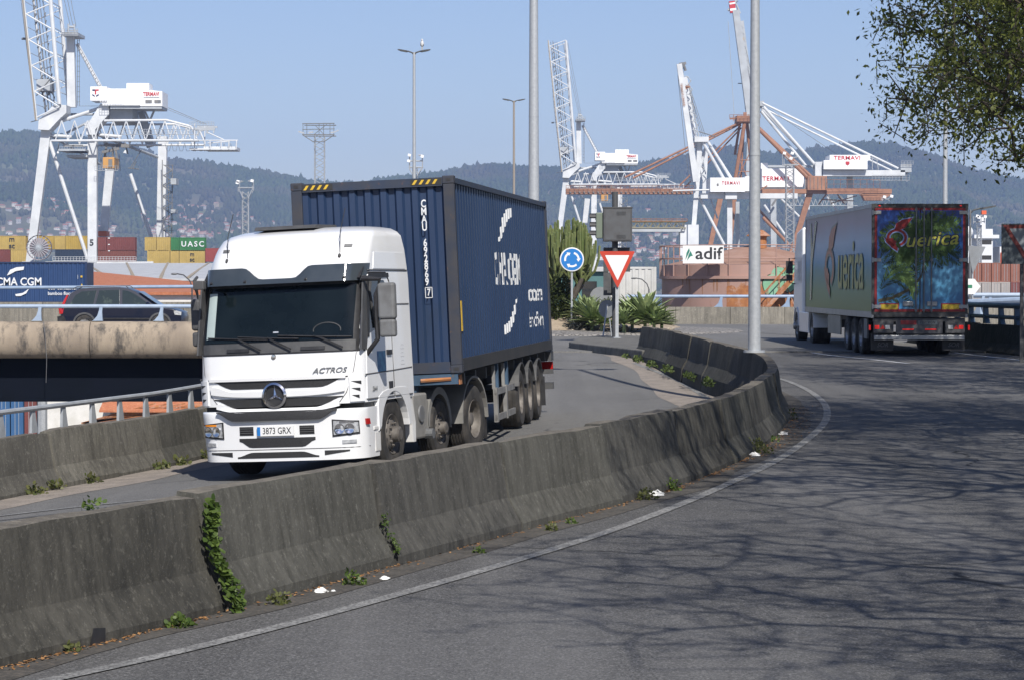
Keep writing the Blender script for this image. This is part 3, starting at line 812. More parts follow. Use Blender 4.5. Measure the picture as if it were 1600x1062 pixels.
mb = MB(); mb.path([P(68, 503, 89.7), P(70, 520, 89.62), P(73, 560, 89.6), P(72, 597, 89.7)], .012, 5); mb.build('hanging_cable', M['steeld'], br, world=True)

def rail(name, pts, label, posts=3.0, h=.5, r=.075, mat=None, group=None, fancy=True, low=None, hw=.3):
    mat = mat or M['bluerail']
    p0 = Vector(pts[0])
    t = thing(name, label, 'railing', p0, group=group)
    mb = MB(); top = [Vector(q) + Vector((0, 0, h)) for q in pts]; mb.path(top, r, 10)
    mb.build('rail', mat, t, world=True, smooth=True)
    if low:
        mb = MB(); mb.path([Vector(q) + Vector((0, 0, low)) for q in pts], r * .7, 8); mb.build('lower_rail', mat, t, world=True, smooth=True)
    d = [0]
    for a, b in zip(pts[:-1], pts[1:]): d.append(d[-1] + (Vector(b) - Vector(a)).length)
    s = posts * .4
    while s < d[-1]:
        q = Vector([itp(s, d, [p[i] for p in pts]) for i in range(3)])
        q2 = Vector([itp(min(s + .1, d[-1]), d, [p[i] for p in pts]) for i in range(3)]); q1 = Vector([itp(s - .1, d, [p[i] for p in pts]) for i in range(3)])
        tv_ = (q2 - q1).normalized()
        mb = MB()
        # splayed cast post: wide foot, waist, small head
        prof = [(-hw, 0), (-hw * .75, .03), (-hw * .2, h * .35), (hw * .05, h * .7), (hw * .15, h), (hw * .62, h), (hw * .5, h * .6), (hw * .55, .06), (hw * .6, 0)] if fancy else [(-.05, 0), (-.04, h), (.04, h), (.05, 0)]
        vs = []; K = len(prof)
        nrm = Vector((tv_.y, -tv_.x, 0))
        for w in (-.07, .07):
            for (a, b) in prof: vs.append(q + tv_ * a + nrm * w + Vector((0, 0, b)))
        mb.add(vs, [tuple(range(K)), tuple(range(2 * K - 1, K - 1, -1))] + [(i, i + K, (i + 1) % K + K, (i + 1) % K) for i in range(K)])
        mb.build('post', mat, t, world=True)
        s += posts
    return t
rail('parapet_rail', [(-62, 90.25, -1.42), (-10, 90.25, -1.42)], 'pale blue rail on the rounded bridge parapet in front of the dark blue car', posts=2.2, h=.52, mat=M['bluerail2'], hw=.24)
rail('parapet_rail', [(-62, 106.65, -.88), (-40, 106.65, -.84), (-10, 106.65, -.66)], 'blue rail behind the dark blue car along the far bridge wall', posts=5.4, h=.46, mat=M['bluerail'], hw=.3)
# far wall round the roundabout
fw = thing('roundabout_wall', 'low beige concrete wall with blue rail behind the roundabout', 'wall', (20, 115, -1.93))
xw = 5.0
wy = lambda x: 113.5 + .006 * (x - 20) ** 2 * .5
while xw < 47:
    mb = MB(); a, b = xw + .01, xw + 2.46
    mb.add([(a, wy(a), -1.97), (b, wy(b), -1.97), (b, wy(b) + .3, -1.97), (a, wy(a) + .3, -1.97), (a, wy(a) + .06, -1.16), (b, wy(b) + .06, -1.16), (b, wy(b) + .26, -1.16), (a, wy(a) + .26, -1.16)],
           [(0, 1, 5, 4), (1, 2, 6, 5), (2, 3, 7, 6), (3, 0, 4, 7), (4, 5, 6, 7)])
    mb.build('wall_panel', M['wall'], fw, world=True); xw += 2.47
rail('parapet_rail', [(x, wy(x) + .16, -1.16) for x in np.arange(5.2, 47, 2.0)], 'blue grey rail on the low wall in front of the rusty pink tank', posts=3.05, h=.48, mat=M['bluerail'], hw=.26)
rail('crash_rail', [tuple(P(1470, 494, 88)), tuple(P(1560, 490, 86)), tuple(P(1680, 486, 84))], 'pale blue tubular rail behind the right end of the refrigerated lorry', posts=4.2, h=.42, r=.12, mat=M['bluerail2'], hw=.3)
rail('crash_rail', [tuple(P(1470, 476, 104)), tuple(P(1700, 476, 104))], 'thin pale blue rail in front of the brown container stack', posts=4.2, h=.4, r=.09, mat=M['bluerail2'], hw=.25)
# dark right barrier with blue rails darkened for shade
rb = thing('roadside_barrier', 'shaded dark concrete barrier at the right edge of the road', 'barrier', (14, 70, -1.98))
XRf = lambda y: itp(y, [56, 66, 76, 90], [15.6, 13.95, 13.0, 12.7])
barrier_run(rb, XRf, 56, 80, 2.0, lambda x, y, o: -1.99, M['bar'], M['bartop'])
rl = rail('barrier_rail', [(XRf(y), y, -1.19) for y in np.arange(60, 79.6, 1.0)], 'shaded blue double rail standing on the shaded barrier', posts=1.5, h=.52, r=.08, low=.2, mat=M['shaded_rail'], hw=.2)

# ------------------------------------------------------------------ poles and lamps
def pole(name, label, cat, x, y, z, h, r0, r1, mat=None, n=16):
    t = thing(name, label, cat, (x, y, z)); mb = MB()
    mb.tube((0, 0, 0), (0, 0, h), r0, r1, n); mb.tube((0, 0, 0), (0, 0, .04), r0 * 1.7, r0 * 1.7, n)
    for k in range(1, 3): mb.tube((0, 0, h * k / 3), (0, 0, h * k / 3 + .05), r0 + (r1 - r0) * k / 3 + .006, None, n)
    mb.build('pole', mat or M['steel'], t, smooth=True)
    return t
def lamp_head(t, h, ang, L, m, tilt=.18):
    mb = MB(); c, s = math.cos(ang), math.sin(ang)
    mb.path([(0, 0, h - .15), (c * L * .12, s * L * .12, h - .02), (c * L * .4, s * L * .4, h + .05)], .035, 6)
    d = Vector((c, s, tilt)).normalized(); n = Vector((-s, c, 0)); u = d.cross(n)
    o = Vector((c * L * .38, s * L * .38, h + .04))
    pts = []
    for tt, w, th in ((0, .06, .04), (.15, .12, .05), (.7, .14, .045), (1, .09, .02)):
        q = o + d * (L * .62 * tt); pts += [q - n * w - u * th, q + n * w - u * th, q + n * w + u * th * .5, q - n * w + u * th * .5]
    fs = [(3, 2, 1, 0)] + [(k * 4 + i, k * 4 + (i + 1) % 4, k * 4 + 4 + (i + 1) % 4, k * 4 + 4 + i) for k in range(3) for i in range(4)] + [(12, 13, 14, 15)]
    mb.add(pts, fs); mb.build('lamp_head', m, t)
q = P(647, 82, 112); lamp = pole('street_lamp', 'tall double armed street lamp with a white gull perched on its arm', 'street lamp', q.x, 112, -1.93, q.z + 1.93, .095, .06)
for a in (0, PI): lamp_head(lamp, q.z + 1.93, a, .74, M['dkgrey'])
# gull on the right arm
gx, gy, gz = q.x + .36, 112.0, q.z + .1
gl = thing('gull', 'white gull perched on the right arm of the tall lamp', 'bird', (gx, gy, gz)); mb = MB()
mb.path([(-.02, .12, .18), (0, .07, .20), (0, 0, .24), (0, -.06, .32), (0, -.08, .40), (0, -.10, .44)], .05, 8, rs=[.02, .06, .085, .075, .045, .03])
mb.ball((0, -.10, .445), (.04, .05, .04), 8, 6); mb.build('body', M['bird'], gl, smooth=True)
mb = MB(); mb.tube((0, -.14, .44), (0, -.2, .43), .012, .003, 6); mb.tube((-.02, 0, .17), (-.02, 0, 0), .007); mb.tube((.02, 0, .17), (.02, 0, 0), .007); mb.build('beak_and_legs', M['yellow'], gl)
mb = MB(); mb.ball((.06, .04, .23), (.02, .13, .06), 8, 6); mb.ball((-.06, .04, .23), (.02, .13, .06), 8, 6); mb.build('wing', M['grey'], gl)
q = P(803, 158, 156); l2 = pole('street_lamp', 'thin brownish double armed street lamp left of the thick grey pole', 'street lamp', q.x, 156, -2.0, q.z + 2.0, .10, .06, pm('lamp_pole_brown', (.27, .24, .21), rough=.5))
for a in (R(8), PI + R(8)): lamp_head(l2, q.z + 2.0, a, .72, M['dkgrey'])
q = P(834, 0, 97); pole('high_mast', 'thick grey galvanised mast rising behind the blue container', 'mast', q.x, 97, -1.3, 23, .235, .10)
q = P(1181, 548, 48.6); zt = hR(48.6) + .8
l3 = pole('street_lamp', 'pale metal lamp pole standing in the bend of the median barrier', 'street lamp', q.x, 48.9, zt, 11.5, .125, .062)
for a in (R(-14), PI - R(14)): lamp_head(l3, 11.5, a, 1.0, M['dkgrey'])
q = P(1478, 0, 101); l4 = pole('street_lamp', 'thin pale lamp pole seen through the tree branches', 'street lamp', q.x, 101, -1.93, 15.5, .11, .075)
for a in (0, PI): lamp_head(l4, 15.5, a, .9, M['dkgrey'])
q = P(1516, 328, 96); l5 = pole('street_lamp', 'short dull lamp post just right of the refrigerated trailer', 'street lamp', q.x, 96, -1.93, q.z + 1.93, .06, .04, M['steeld'])
lamp_head(l5, q.z + 1.93, 0, 1.0, M['dkgrey'])
# ------------------------------------------------------------------ signs
M['sblue'] = pm('sign_blue', (.015, .16, .46), rough=.4); M['sred'] = pm('sign_red', (.50, .045, .02), (.42, .04, .02), 3, rough=.45); M['swhite'] = pm('sign_white', (.70, .70, .69), rough=.45)
M['sback'] = pm('sign_back_grey', (.22, .235, .25), (.18, .19, .2), 3, rough=.5)
q = P(893, 500, 92); c = P(893.5, 406, 92); zb = zmound(q.x, 92)
t = thing('roundabout_sign', 'round blue sign with three white circling arrows beside the cactus tree', 'road sign', (c.x, 92, zb)); hc = c.z - zb
mb = MB(); mb.tube((0, 0, -.1), (0, 0, hc + .2), .04, n=10); mb.build('pole', M['steel'], t, smooth=True)
mb = MB(); mb.lathe([(0, 0), (.43, 0), (.445, .012), (.43, .03), (0, .03)], (0, -.09, hc), (0, 1, 0), 32); mb.build('sign_plate', M['swhite'], t)
poly_flat('blue_disc', M['sblue'], t, (0, -.09, hc), (1, 0, 0), (0, 0, 1), [circle(0, 0, .40, 36)], off=.004)
ar = []
for k in range(3):
    a0 = R(95 + 120 * k + 12); a1 = a0 + R(66); ar.append(arcband(0, 0, .215, .285, a0, a1, 8))
    ar.append([(.33 * math.cos(a1), .33 * math.sin(a1)), (.25 * math.cos(a1 + R(26)), .25 * math.sin(a1 + R(26))), (.17 * math.cos(a1), .17 * math.sin(a1))])
poly_flat('arrows', M['swhite'], t, (0, -.09, hc), (-1, 0, 0), (0, 0, 1), [[(-x, y) for x, y in p] for p in [[(-a, b) for a, b in pp] for pp in ar]], off=-.008)
YS = 78.0
a, b, c = P(936, 393, YS), P(992, 393, YS), P(965, 451, YS)
zb = -1.76; xs = P(964, 533, YS).x
t = thing('give_way_sign', 'red bordered white triangular give way sign in front of the grey signal post', 'road sign', (xs, YS, zb))
mb = MB(); mb.box((0, 0, (a.z - zb) / 2), (.10, .06, a.z - zb)); mb.tube((0, 0, 0), (0, 0, .03), .14, n=8); mb.build('pole', M['steel'], t)
def tri(k, r=.04):
    cx, cz = (a.x + b.x + c.x) / 3 - xs, (a.z + b.z + c.z) / 3 - zb; pts = []
    for p in (a, b, c):
        v = Vector((p.x - xs - cx, p.z - zb - cz)); pts.append(Vector((cx, cz)) + v * k)
    out = []
    for i in range(3):
        p0, p1, p2 = pts[i - 1], pts[i], pts[(i + 1) % 3]; d0 = (p0 - p1).normalized(); d1 = (p2 - p1).normalized()
        for u in np.linspace(0, 1, 5):
            A = p1 + d0 * r * 1.6; B = p1 + d1 * r * 1.6; out.append(tuple(A * (1 - u) ** 2 + p1 * 2 * u * (1 - u) + B * u * u))
    return out
mb = MB(); mb.prism(tri(1.0), 'y', -.10, -.06); mb.build('sign_plate', M['sred'], t)
poly_flat('white_triangle', M['swhite'], t, (0, -.10, 0), (1, 0, 0), (0, 0, 1), [tri(.68, .02)], off=.004)
# signal post behind it: dark post, cabinet, three-lamp head, dark backs
YC = 79.2; w = lambda px, py: P(px, py, YC)
t = thing('traffic_signal', 'dark signal post with big grey box and three hooded lamps facing left', 'traffic signal', (w(962, 500).x, YC, -1.76)); B = rootM(t).translation
mb = MB(); p0, p1 = w(961, 530), w(961, 300); mb.tube((p0.x, YC, -1.76), p1, .095, n=12); mb.build('post', M['dkgrey'], t, world=True, smooth=True)
p0, p1 = w(942, 378), w(987, 326)
mb = MB(); mb.b2(p0.x, p1.x, YC - .32, YC + .15, p0.z, p1.z); mb.build('signal_box', M['dkgrey'], t, world=True, bevel=.02)
mb = MB(); mb.b2(p0.x + .06, p1.x - .06, YC - .335, YC - .321, p0.z + .05, p1.z - .06)
for k in range(5): mb.b2(p0.x + .42, p1.x - .2, YC - .345, YC - .334, p1.z - .12 - k * .025, p1.z - .11 - k * .025); mb.b2(p0.x + .42, p1.x - .2, YC - .345, YC - .334, p0.z + .1 + k * .025, p0.z + .11 + k * .025)
mb.build('box_door', M['grey'] if False else pm('cabinet_grey', (.085, .09, .095), (.07, .07, .072), 4, rough=.5), t, world=True)
mb = MB(); mb.b2(p0.x - .02, p1.x + .02, YC - .34, YC + .17, p1.z + .002, p1.z + .035); mb.build('box_lid', M['dkgrey'], t, world=True)
a, b = w(931, 373), w(942, 333)
mb = MB(); mb.b2(a.x, b.x - .004, YC - .2, YC + .1, a.z, b.z); mb.build('signal_head', pm('signal_green_grey', (.14, .17, .13), rough=.5), t, world=True, bevel=.02)
for k in range(3):
    zc = lerp(a.z, b.z, (k + .5) / 3); mb = MB()
    for i in range(10):
        a0, a1 = R(-20 + 22 * i), R(-20 + 22 * (i + 1)); r = .115
        mb.add([(a.x, YC - .05 + r * math.cos(a0), zc + r * math.sin(a0)), (a.x, YC - .05 + r * math.cos(a1), zc + r * math.sin(a1)), (a.x - .2, YC - .05 + r * math.cos(a1), zc + r * math.sin(a1)), (a.x - .2, YC - .05 + r * math.cos(a0), zc + r * math.sin(a0))], [(0, 1, 2, 3)])
    mb.tube((a.x - .01, YC - .05, zc), (a.x - .02, YC - .05, zc), .1, n=14); mb.build('lamp_hood', M['black'], t, world=True)
p0, p1 = w(943, 425), w(985, 387)
mb = MB(); mb.b2(p0.x, p1.x, YC + .12, YC + .15, p0.z, p1.z); mb.b2(p0.x + .0, p0.x + .38, YC + .10, YC + .119, w(943, 462).z, p0.z - .02); mb.build('sign_back', M['dkgrey'], t, world=True)
# back of a small round sign leaning beside
q = P(948, 483, 80.5)
t = thing('small_sign_back', 'back of a small round sign on a slanting thin post', 'road sign', (q.x, 80.5, -1.76))
mb = MB(); mb.tube((-.13, -.3, 0), (.02, 0, q.z + 1.9), .028, n=6); mb.tube((.16, .1, 0), (.04, 0, q.z + 1.9), .02, n=6); mb.build('pole', M['steel'], t)
mb = MB(); mb.lathe([(0, 0), (.29, 0), (.29, .02), (0, .02)], (0, .02, q.z + 1.76), (.5, 1, 0), 24); mb.build('sign_plate', M['sback'], t)
# sign backs behind the post on the mound
q = P(938, 465, 95)
t = thing('small_sign_back', 'blue grey back of a round sign behind the agave bushes', 'road sign', (q.x, 95, -1.5)); mb = MB(); mb.tube((0, 0, 0), (0, 0, q.z + 1.5), .03, n=6); mb.build('pole', M['steel'], t)
mb = MB(); mb.lathe([(0, 0), (.4, 0), (.4, .02), (0, .02)], (0, 0, q.z + 1.5), (0, 1, 0), 24); mb.build('sign_plate', M['sback'], t)
# right side: dark board with give way triangle, chevron board
YB = 62.0; a, b = P(1564, 413, YB), P(1640, 350, YB); xm = P(1597, 400, YB).x
t = thing('give_way_board', 'dark square board with a red edged triangle on a post at the right edge', 'road sign', (xm, YB, -2.0)); zz = 2.0
mb = MB(); mb.b2(-.045, .045, -.03, .03, 0, b.z + zz - .1); mb.build('pole', M['dkgrey'], t)
mb = MB(); mb.b2(a.x - xm, b.x - xm, -.065, -.035, a.z + zz, b.z + zz); mb.build('board', pm('dark_board', (.06, .075, .085), rough=.5), t)
W = b.x - a.x; cx = (a.x + b.x) / 2 - xm; zt = b.z + zz - .03; hh = (b.z - a.z)
poly_flat('red_border', pm('shaded_sign_red', (.12, .015, .012), rough=.5), t, (cx, -.066, zt), (1, 0, 0), (0, 0, 1), [[(-W * .48, 0), (0, -hh * .93), (W * .48, 0)]], off=.003)  # shade on the board put into the sign's red and white
poly_flat('pale_triangle', pm('shaded_sign_white', (.16, .18, .20), rough=.5), t, (cx, -.066, zt), (1, 0, 0), (0, 0, 1), [[(-W * .34, -.09), (0, -hh * .72), (W * .34, -.09)]], off=.007)
YB = 90.0; a, b = P(1508, 460, YB), P(1532, 436, YB)
t = thing('chevron_sign', 'white pointed direction board right of the refrigerated trailer', 'road sign', ((a.x + b.x) / 2, YB, -1.93))
x0, x1, z0, z1 = a.x - (a.x + b.x) / 2, b.x - (a.x + b.x) / 2, a.z + 1.93, b.z + 1.93
mb = MB(); mb.prism([(x0, z0), (x1 - .22, z0), (x1, (z0 + z1) / 2), (x1 - .22, z1), (x0, z1)], 'y', -.03, 0); mb.build('board', M['swhite'], t)
mb = MB(); mb.tube((0, .03, 0), (0, .03, z1), .03, n=6); mb.build('pole', M['steel'], t)
poly_flat('green_mark', pm('sign_green', (.03, .18, .1), rough=.5), t, (0, -.03, (z0 + z1) / 2), (1, 0, 0), (0, 0, 1), [[(x0 + .05, -.06), (x0 + .25, -.06), (x0 + .25, .06), (x0 + .05, .06)]], off=.003)
YB = 92.0; a, b, c = P(1512, 384, YB), P(1540, 386, YB), P(1520, 428, YB)
t = thing('sign_back', 'grey back of a triangular sign above the white direction board', 'road sign', (a.x, YB, -1.93)); mb = MB()
mb.add([a, b, c, a + Vector((0, .03, 0)), b + Vector((0, .03, 0)), c + Vector((0, .03, 0))], [(0, 2, 1), (3, 4, 5), (0, 1, 4, 3), (1, 2, 5, 4), (2, 0, 3, 5)]); mb.build('sign_plate', M['sback'], t, world=True)
mb = MB(); mb.tube((c.x, YB + .06, -1.93), (c.x, YB + .06, a.z), .035, n=6); mb.build('pole', M['steel'], t, world=True)
# ------------------------------------------------------------------ rusty tank with sign
TY, TR = 150.5, 5.6
TX = P(1034, 440, TY - 1.5).x + TR + .1
M['tank'] = pm('faded_pink_tank', (.38, .235, .195), (.31, .195, .155), .5, rough=.7, c3=(.26, .10, .045), s3=.9, lo3=.60, hi3=.72, stretch=(1, 1, .25))
M['tankrust'] = pm('rusted_plate', (.40, .17, .06), (.24, .09, .04), 2.0, rough=.9, c3=(.40, .24, .17), s3=1.6, lo3=.5, hi3=.62)
M['tankroof'] = pm('tank_roof_brown', (.27, .15, .10), (.35, .22, .17), .8, rough=.8)
tk = thing('storage_tank', 'round faded pink rusty storage tank with railing and white sign', 'tank', (TX, TY, PORT))
zw = P(1100, 433, TY - TR).z; zr1 = P(1100, 383, TY - TR).z
mb = MB(); mb.lathe([(TR, 0), (TR, zw - PORT - .05)], n=72); mb.build('wall', M['tank'], tk, smooth=True)
mb = MB(); mb.lathe([(TR + .16, zw - PORT - .12), (TR + .16, zw - PORT + .06), (TR + .02, zw - PORT + .062), (TR + .02, zw - PORT + .7), (TR - .1, zw - PORT + .72)], n=72); mb.build('rim_ring', M['tank'], tk, smooth=True, ang=30)
mb = MB(); mb.lathe([(TR - .1, zw - PORT + .7), (1.2, zw - PORT + 1.75), (0, zw - PORT + 1.95)], n=48); mb.build('roof', M['tankroof'], tk, smooth=True)
mb = MB(); mb.lathe([(.5, zw - PORT + 1.7), (.5, zw - PORT + 2.4), (.75, zw - PORT + 2.45), (.3, zw - PORT + 2.8), (0, zw - PORT + 2.85)], (.1, -1.0, 0), n=16); mb.build('roof_vent', M['tankrust'], tk)
hr = zr1 - PORT
mb = MB()
for zz in (hr, hr - .75):
    mb.path([((TR + .12) * math.cos(a), (TR + .12) * math.sin(a), zz) for a in np.linspace(0, 2 * PI, 60)], .035, 6)
for k in range(26):
    a = 2 * PI * k / 26; mb.tube(((TR + .12) * math.cos(a), (TR + .12) * math.sin(a), zw - PORT), ((TR + .12) * math.cos(a), (TR + .12) * math.sin(a), hr), .035, n=6)
mb.build('railing', M['tank'], tk)
def cyl(x, z, off=.02): # local x px-like along the front arc
    a = x / TR; return ((TR + off) * math.sin(a), -(TR + off) * math.cos(a), z)
mb = MB()
rp = random.Random(3)
zb = -1.3 - PORT
mb.grid(lambda u, v: cyl(u, zb - .3 + v * (1.35 + .55 * noise.noise(Vector((u * 2.1, 1, 0))) + .25 * noise.noise(Vector((u * 7, 3, 0)))), .012), np.linspace(-2.2, 6.4, 100), [0, .5, 1]); mb.build('rust_patch', M['tankrust'], tk)
def drip(u0, w_, l): return lambda u, v: cyl(u0 + (u - .5) * w_ * (1 - v * .8), zw - PORT - .13 - v * l, .010)
mb = MB()
for k in range(26): mb.grid(drip(rp.uniform(-5.5, 6), rp.uniform(.03, .12), rp.uniform(.3, 1.3)), [0, 1], [0, .5, 1])
mb.build('rust_streaks', pm('rust_streak', (.27, .14, .08), rough=.9), tk)
# graffiti: green rounded shapes with dark outline
M['gg'] = pm('graffiti_green', (.17, .36, .22), (.22, .42, .30), 2, rough=.7); M['gk'] = pm('graffiti_dark', (.03, .05, .03), rough=.7); M['gw'] = pm('graffiti_pale', (.5, .55, .5), rough=.7)
def blob(cx, cz, rx, rz, off, m, nm, wob=.08, ph=0):
    mb = MB(); pts = [cyl(cx + rx * math.cos(t) * (1 + wob * math.sin(3 * t + ph)), cz + rz * math.sin(t) * (1 + wob * math.cos(2 * t + ph)), off) for t in np.linspace(0, 2 * PI, 28)[:-1]]
    c = cyl(cx, cz, off); mb.add([c] + pts, [(0, i + 1, (i + 1) % 27 + 1) for i in range(27)]); mb.build(nm, m, tk)
gu = lambda px: TR * math.asin(max(-1, min(1, (P(px, 440, TY - TR * .8).x - TX) / TR)))
gz_ = lambda py: P(1200, py, TY - 4.8).z - PORT
for (px, py, rx, rz, ph) in ((1206, 447, .62, .72, 0), (1216, 434, .55, .62, 1), (1228, 440, .5, .6, 2), (1237, 428, .5, .5, .5)):
    blob(gu(px), gz_(py), rx + .06, rz + .06, .016, M['gk'], 'graffiti_outline', .08, ph); blob(gu(px), gz_(py), rx, rz, .022, M['gg'], 'graffiti', .08, ph)
mb = MB()
for k in range(5):
    a = k * 1.26; mb.add([cyl(gu(1222) + .09 * math.cos(a - .5), gz_(430) + .09 * math.sin(a - .5), .03), cyl(gu(1222) + .36 * math.cos(a), gz_(430) + .36 * math.sin(a), .03), cyl(gu(1222) + .09 * math.cos(a + .5), gz_(430) + .09 * math.sin(a + .5), .03)], [(0, 1, 2)])
mb.build('graffiti_star', M['gk'], tk)
# stairs on the front right
mb = MB(); s0 = P(1192, 486, TY - 6.4); s1 = P(1252, 418, TY - 6.4); s0 = P(1180, 500, TY - 6.4)
for o in (0, .7):
    mb.bar(s0 + Vector((0, -o, 0)), s1 + Vector((0, -o, 0)), .06, .24)
    mb.path([s0 + Vector((0, -o, 1.0)), s1 + Vector((0, -o, 1.0))], .03, 6)
for k in range(13):
    q = s0.lerp(s1, k / 12); mb.b2(q.x - .13, q.x + .13, q.y - .7, q.y, q.z - .02, q.z + .02)
    if k % 3 == 0:
        for o in (0, .7): mb.tube(q + Vector((0, -o, 0)), q + Vector((0, -o, 1.0)), .025, n=5)
mb.bar(s0, (s0.x, s0.y, PORT), .12); mb.bar(s1, (s1.x, s1.y, PORT), .12)
for k in range(1, 5):
    q = s0.lerp(s1, k / 4.5); mb.bar(q, (q.x, q.y, q.z - 1.6), .06); mb.bar(q, (q.x + .5, q.y, q.z - 1.2), .05)
mb.build('stairway', M['tankrust'], tk, world=True)
# sign panel
a, b = P(1067, 412, TY - 5.4), P(1131, 384, TY - 5.4); yv = TY - 5.75
a, b = P(1067, 412, yv), P(1131, 384, yv)
t = thing('company_sign', 'white rectangular sign with green arrow emblem fixed to the tank railing', 'sign', ((a.x + b.x) / 2, yv, a.z))
w_, h_ = b.x - a.x, b.z - a.z
mb = MB(); mb.b2(-w_ / 2, w_ / 2, 0, .06, 0, h_); mb.build('panel', M['swhite'], t)
M['txtdark'] = pm('dark_letter_paint', (.02, .022, .025), rough=.5); M['adg'] = pm('emblem_green', (.02, .17, .12), rough=.5)
lettering('adif', h_ * .94, M['txtdark'], t, (w_ * .125, -.004, h_ * .53), (1, 0, 0), (0, 0, 1), bold=.018, xs=1.12)
poly_flat('emblem', M['adg'], t, (-w_ * .35, -.003, h_ * .5), (1, 0, 0), (0, 0, 1), [[(-.09 * w_, -h_ * .32), (-.06 * w_, h_ * .1), (.0, h_ * .36), (.02 * w_, h_ * .2), (-.03 * w_, -.05 * h_)], [(-.05 * w_, -h_ * .36), (-.01 * w_, -.02 * h_), (.035 * w_, h_ * .2), (.095 * w_, -h_ * .08), (.04 * w_, -h_ * .1), (.0, -.2 * h_)]])
# ------------------------------------------------------------------ containers
def corr_sheet(mb, x0, x1, z0, z1, yout, depth, pitch, axis, sgn, mi=0, phase=0.0):
    """trapezoid corrugation; axis 'y': face normal along y (sheet spans x), axis 'x': face normal along x (sheet spans y)"""
    pts = []; u = x0
    cyc = [(0, 0), (.35, 0), (.5, 1), (.85, 1), (1.0, 0)]
    k = 0
    while u < x1:
        for c, d in cyc[:-1]:
            uu = u + c * pitch
            if uu < x1: pts.append((uu, d))
        u += pitch
    pts.append((x1, 0))
    vs = []
    for z in (z0, z1):
        for uu, d in pts:
            off = yout - sgn * d * depth
            vs.append((uu, off, z) if axis == 'y' else (off, uu, z))
    n = len(pts); mb.add(vs, [(i, i + 1, n + i + 1, n + i) for i in range(n - 1)], mi)
def cdepth(u, x0, pitch, depth):
    c = ((u - x0) / pitch) % 1.0
    return depth * (0 if c < .35 else (c - .35) / .15 if c < .5 else 1 if c < .85 else (1 - c) / .15)
cont_cache = {}
def simple_container(colname, c, L=12.19, H=2.59, doors=False):
    """container with long side facing -y, door end at +x (if doors: door end faces -y)"""
    key = (colname, L, H, doors)
    if key in cont_cache: return cont_cache[key]
    m = pm('container_' + colname, c, tuple(q * .8 for q in c), .6, rough=.55, c3=tuple(q * .6 + .03 for q in c), s3=3, lo3=.62, hi3=.75)
    W = 2.44; mb = MB(); lx, ly = (L, W)
    if doors: lx, ly = W, L
    for (x, y_) in ((-1, -1), (1, -1), (-1, 1), (1, 1)): mb.box((x * (lx / 2 - .08), y_ * (ly / 2 - .08), H / 2), (.16, .16, H))
    for z in (.08, H - .06):
        for y_ in (-1, 1): mb.box((0, y_ * (ly / 2 - .06), z), (lx - .33, .10, .14))
        for x in (-1, 1): mb.box((x * (lx / 2 - .06), 0, z), (.10, ly - .33, .14))
    mb.box((0, 0, H - .03), (lx - .3, ly - .3, .03)); mb.box((0, 0, .1), (lx - .3, ly - .3, .05))
    if not doors:
        corr_sheet(mb, -lx / 2 + .16, lx / 2 - .16, .15, H - .13, -ly / 2 + .02, .05, .40, 'y', -1)
        for x in (-1, 1): corr_sheet(mb, -ly / 2 + .16, ly / 2 - .16, .15, H - .13, x * (lx / 2 - .02), .05, .4, 'x', x)
        corr_sheet(mb, -lx / 2 + .16, lx / 2 - .16, .15, H - .13, ly / 2 - .02, .05, .40, 'y', 1)
    else:
        for x in (-1, 1):
            mb.box((x * (lx / 4 - .04), -ly / 2 + .05, H / 2), (lx / 2 - .18, .05, H - .3))
            for q in (-.16, .2): mb.tube((x * (lx / 4) + q * x, -ly / 2 - .01, .12), (x * (lx / 4) + q * x, -ly / 2 - .01, H - .1), .028, n=5, mi=1)
        for x in (-1, 1): corr_sheet(mb, -ly / 2 + .16, ly / 2 - .16, .15, H - .13, x * (lx / 2 - .02), .05, .4, 'x', x)
    me = (mb, m)
    cont_cache[key] = me
    return me
mesh_cache = {}
def put_container(label, cname, c, loc, rz=0, L=12.19, H=2.59, doors=False, group=None, scale=1):
    mb, m = simple_container(cname, c, L, H, doors); key = (cname, L, H, doors)
    t = thing('shipping_container', label, 'container', loc, (0, 0, rz), group)
    if key not in mesh_cache:
        o = mb.build('body', [m, M['steel']], t); mesh_cache[key] = o.data
    else:
        o = bpy.data.objects.new('body', mesh_cache[key]); COL.objects.link(o); o.parent = t
    return t
Ye, Rd, Gn, Br, Nb, Rd2 = (.42, .30, .085), (.16, .042, .036), (.03, .16, .05), (.16, .05, .035), (.02, .06, .18), (.26, .05, .045)
YK = 500.0
def stack(pxl, pxr, pyt, cname, c, label, Y=YK, doors=False, text=None, tm=None, H=None):
    a, b = P(pxl, pyt, Y), P(pxr, pyt, Y); H = H or 2.59; L = b.x - a.x
    t = put_container(label, cname, c, ((a.x + b.x) / 2, Y + 1.22, a.z - H), L=round(L, 1), H=H, doors=doors, group='containers stacked behind the left crane')
    if text: lettering(text[0], text[1], tm, t, (text[2], -1.28, H * .5), (1, 0, 0), (0, 0, 1), bold=.02, spacing=text[3] if len(text) > 3 else 1)
    return t
up = 369; lo = 390.3; HH = (lo - up) / FPX * YK * .985
tx = M['txtdark']
stack(-55, -18, up, 'mustard', Ye, 'yellow container at the left end of the upper row', H=HH)
stack(-17, 40, up, 'mustard', Ye, 'yellow container with black letters on the upper row left of the crane leg', H=HH, text=('m\nsc', 1.5, .9), tm=tx)
stack(-42, 16, lo, 'oxide', Rd, 'dark red container on the lower row left of the crane leg', H=HH)
stack(17, 44, lo, 'mustard', Ye, 'yellow container right of the dark red one on the lower row', H=HH)
stack(46, 84, up, 'shaded_mustard', (.38, .26, .05), 'shaded yellow container above the round cable reel', H=HH)  # darker copy of the mustard, shade put into the colour
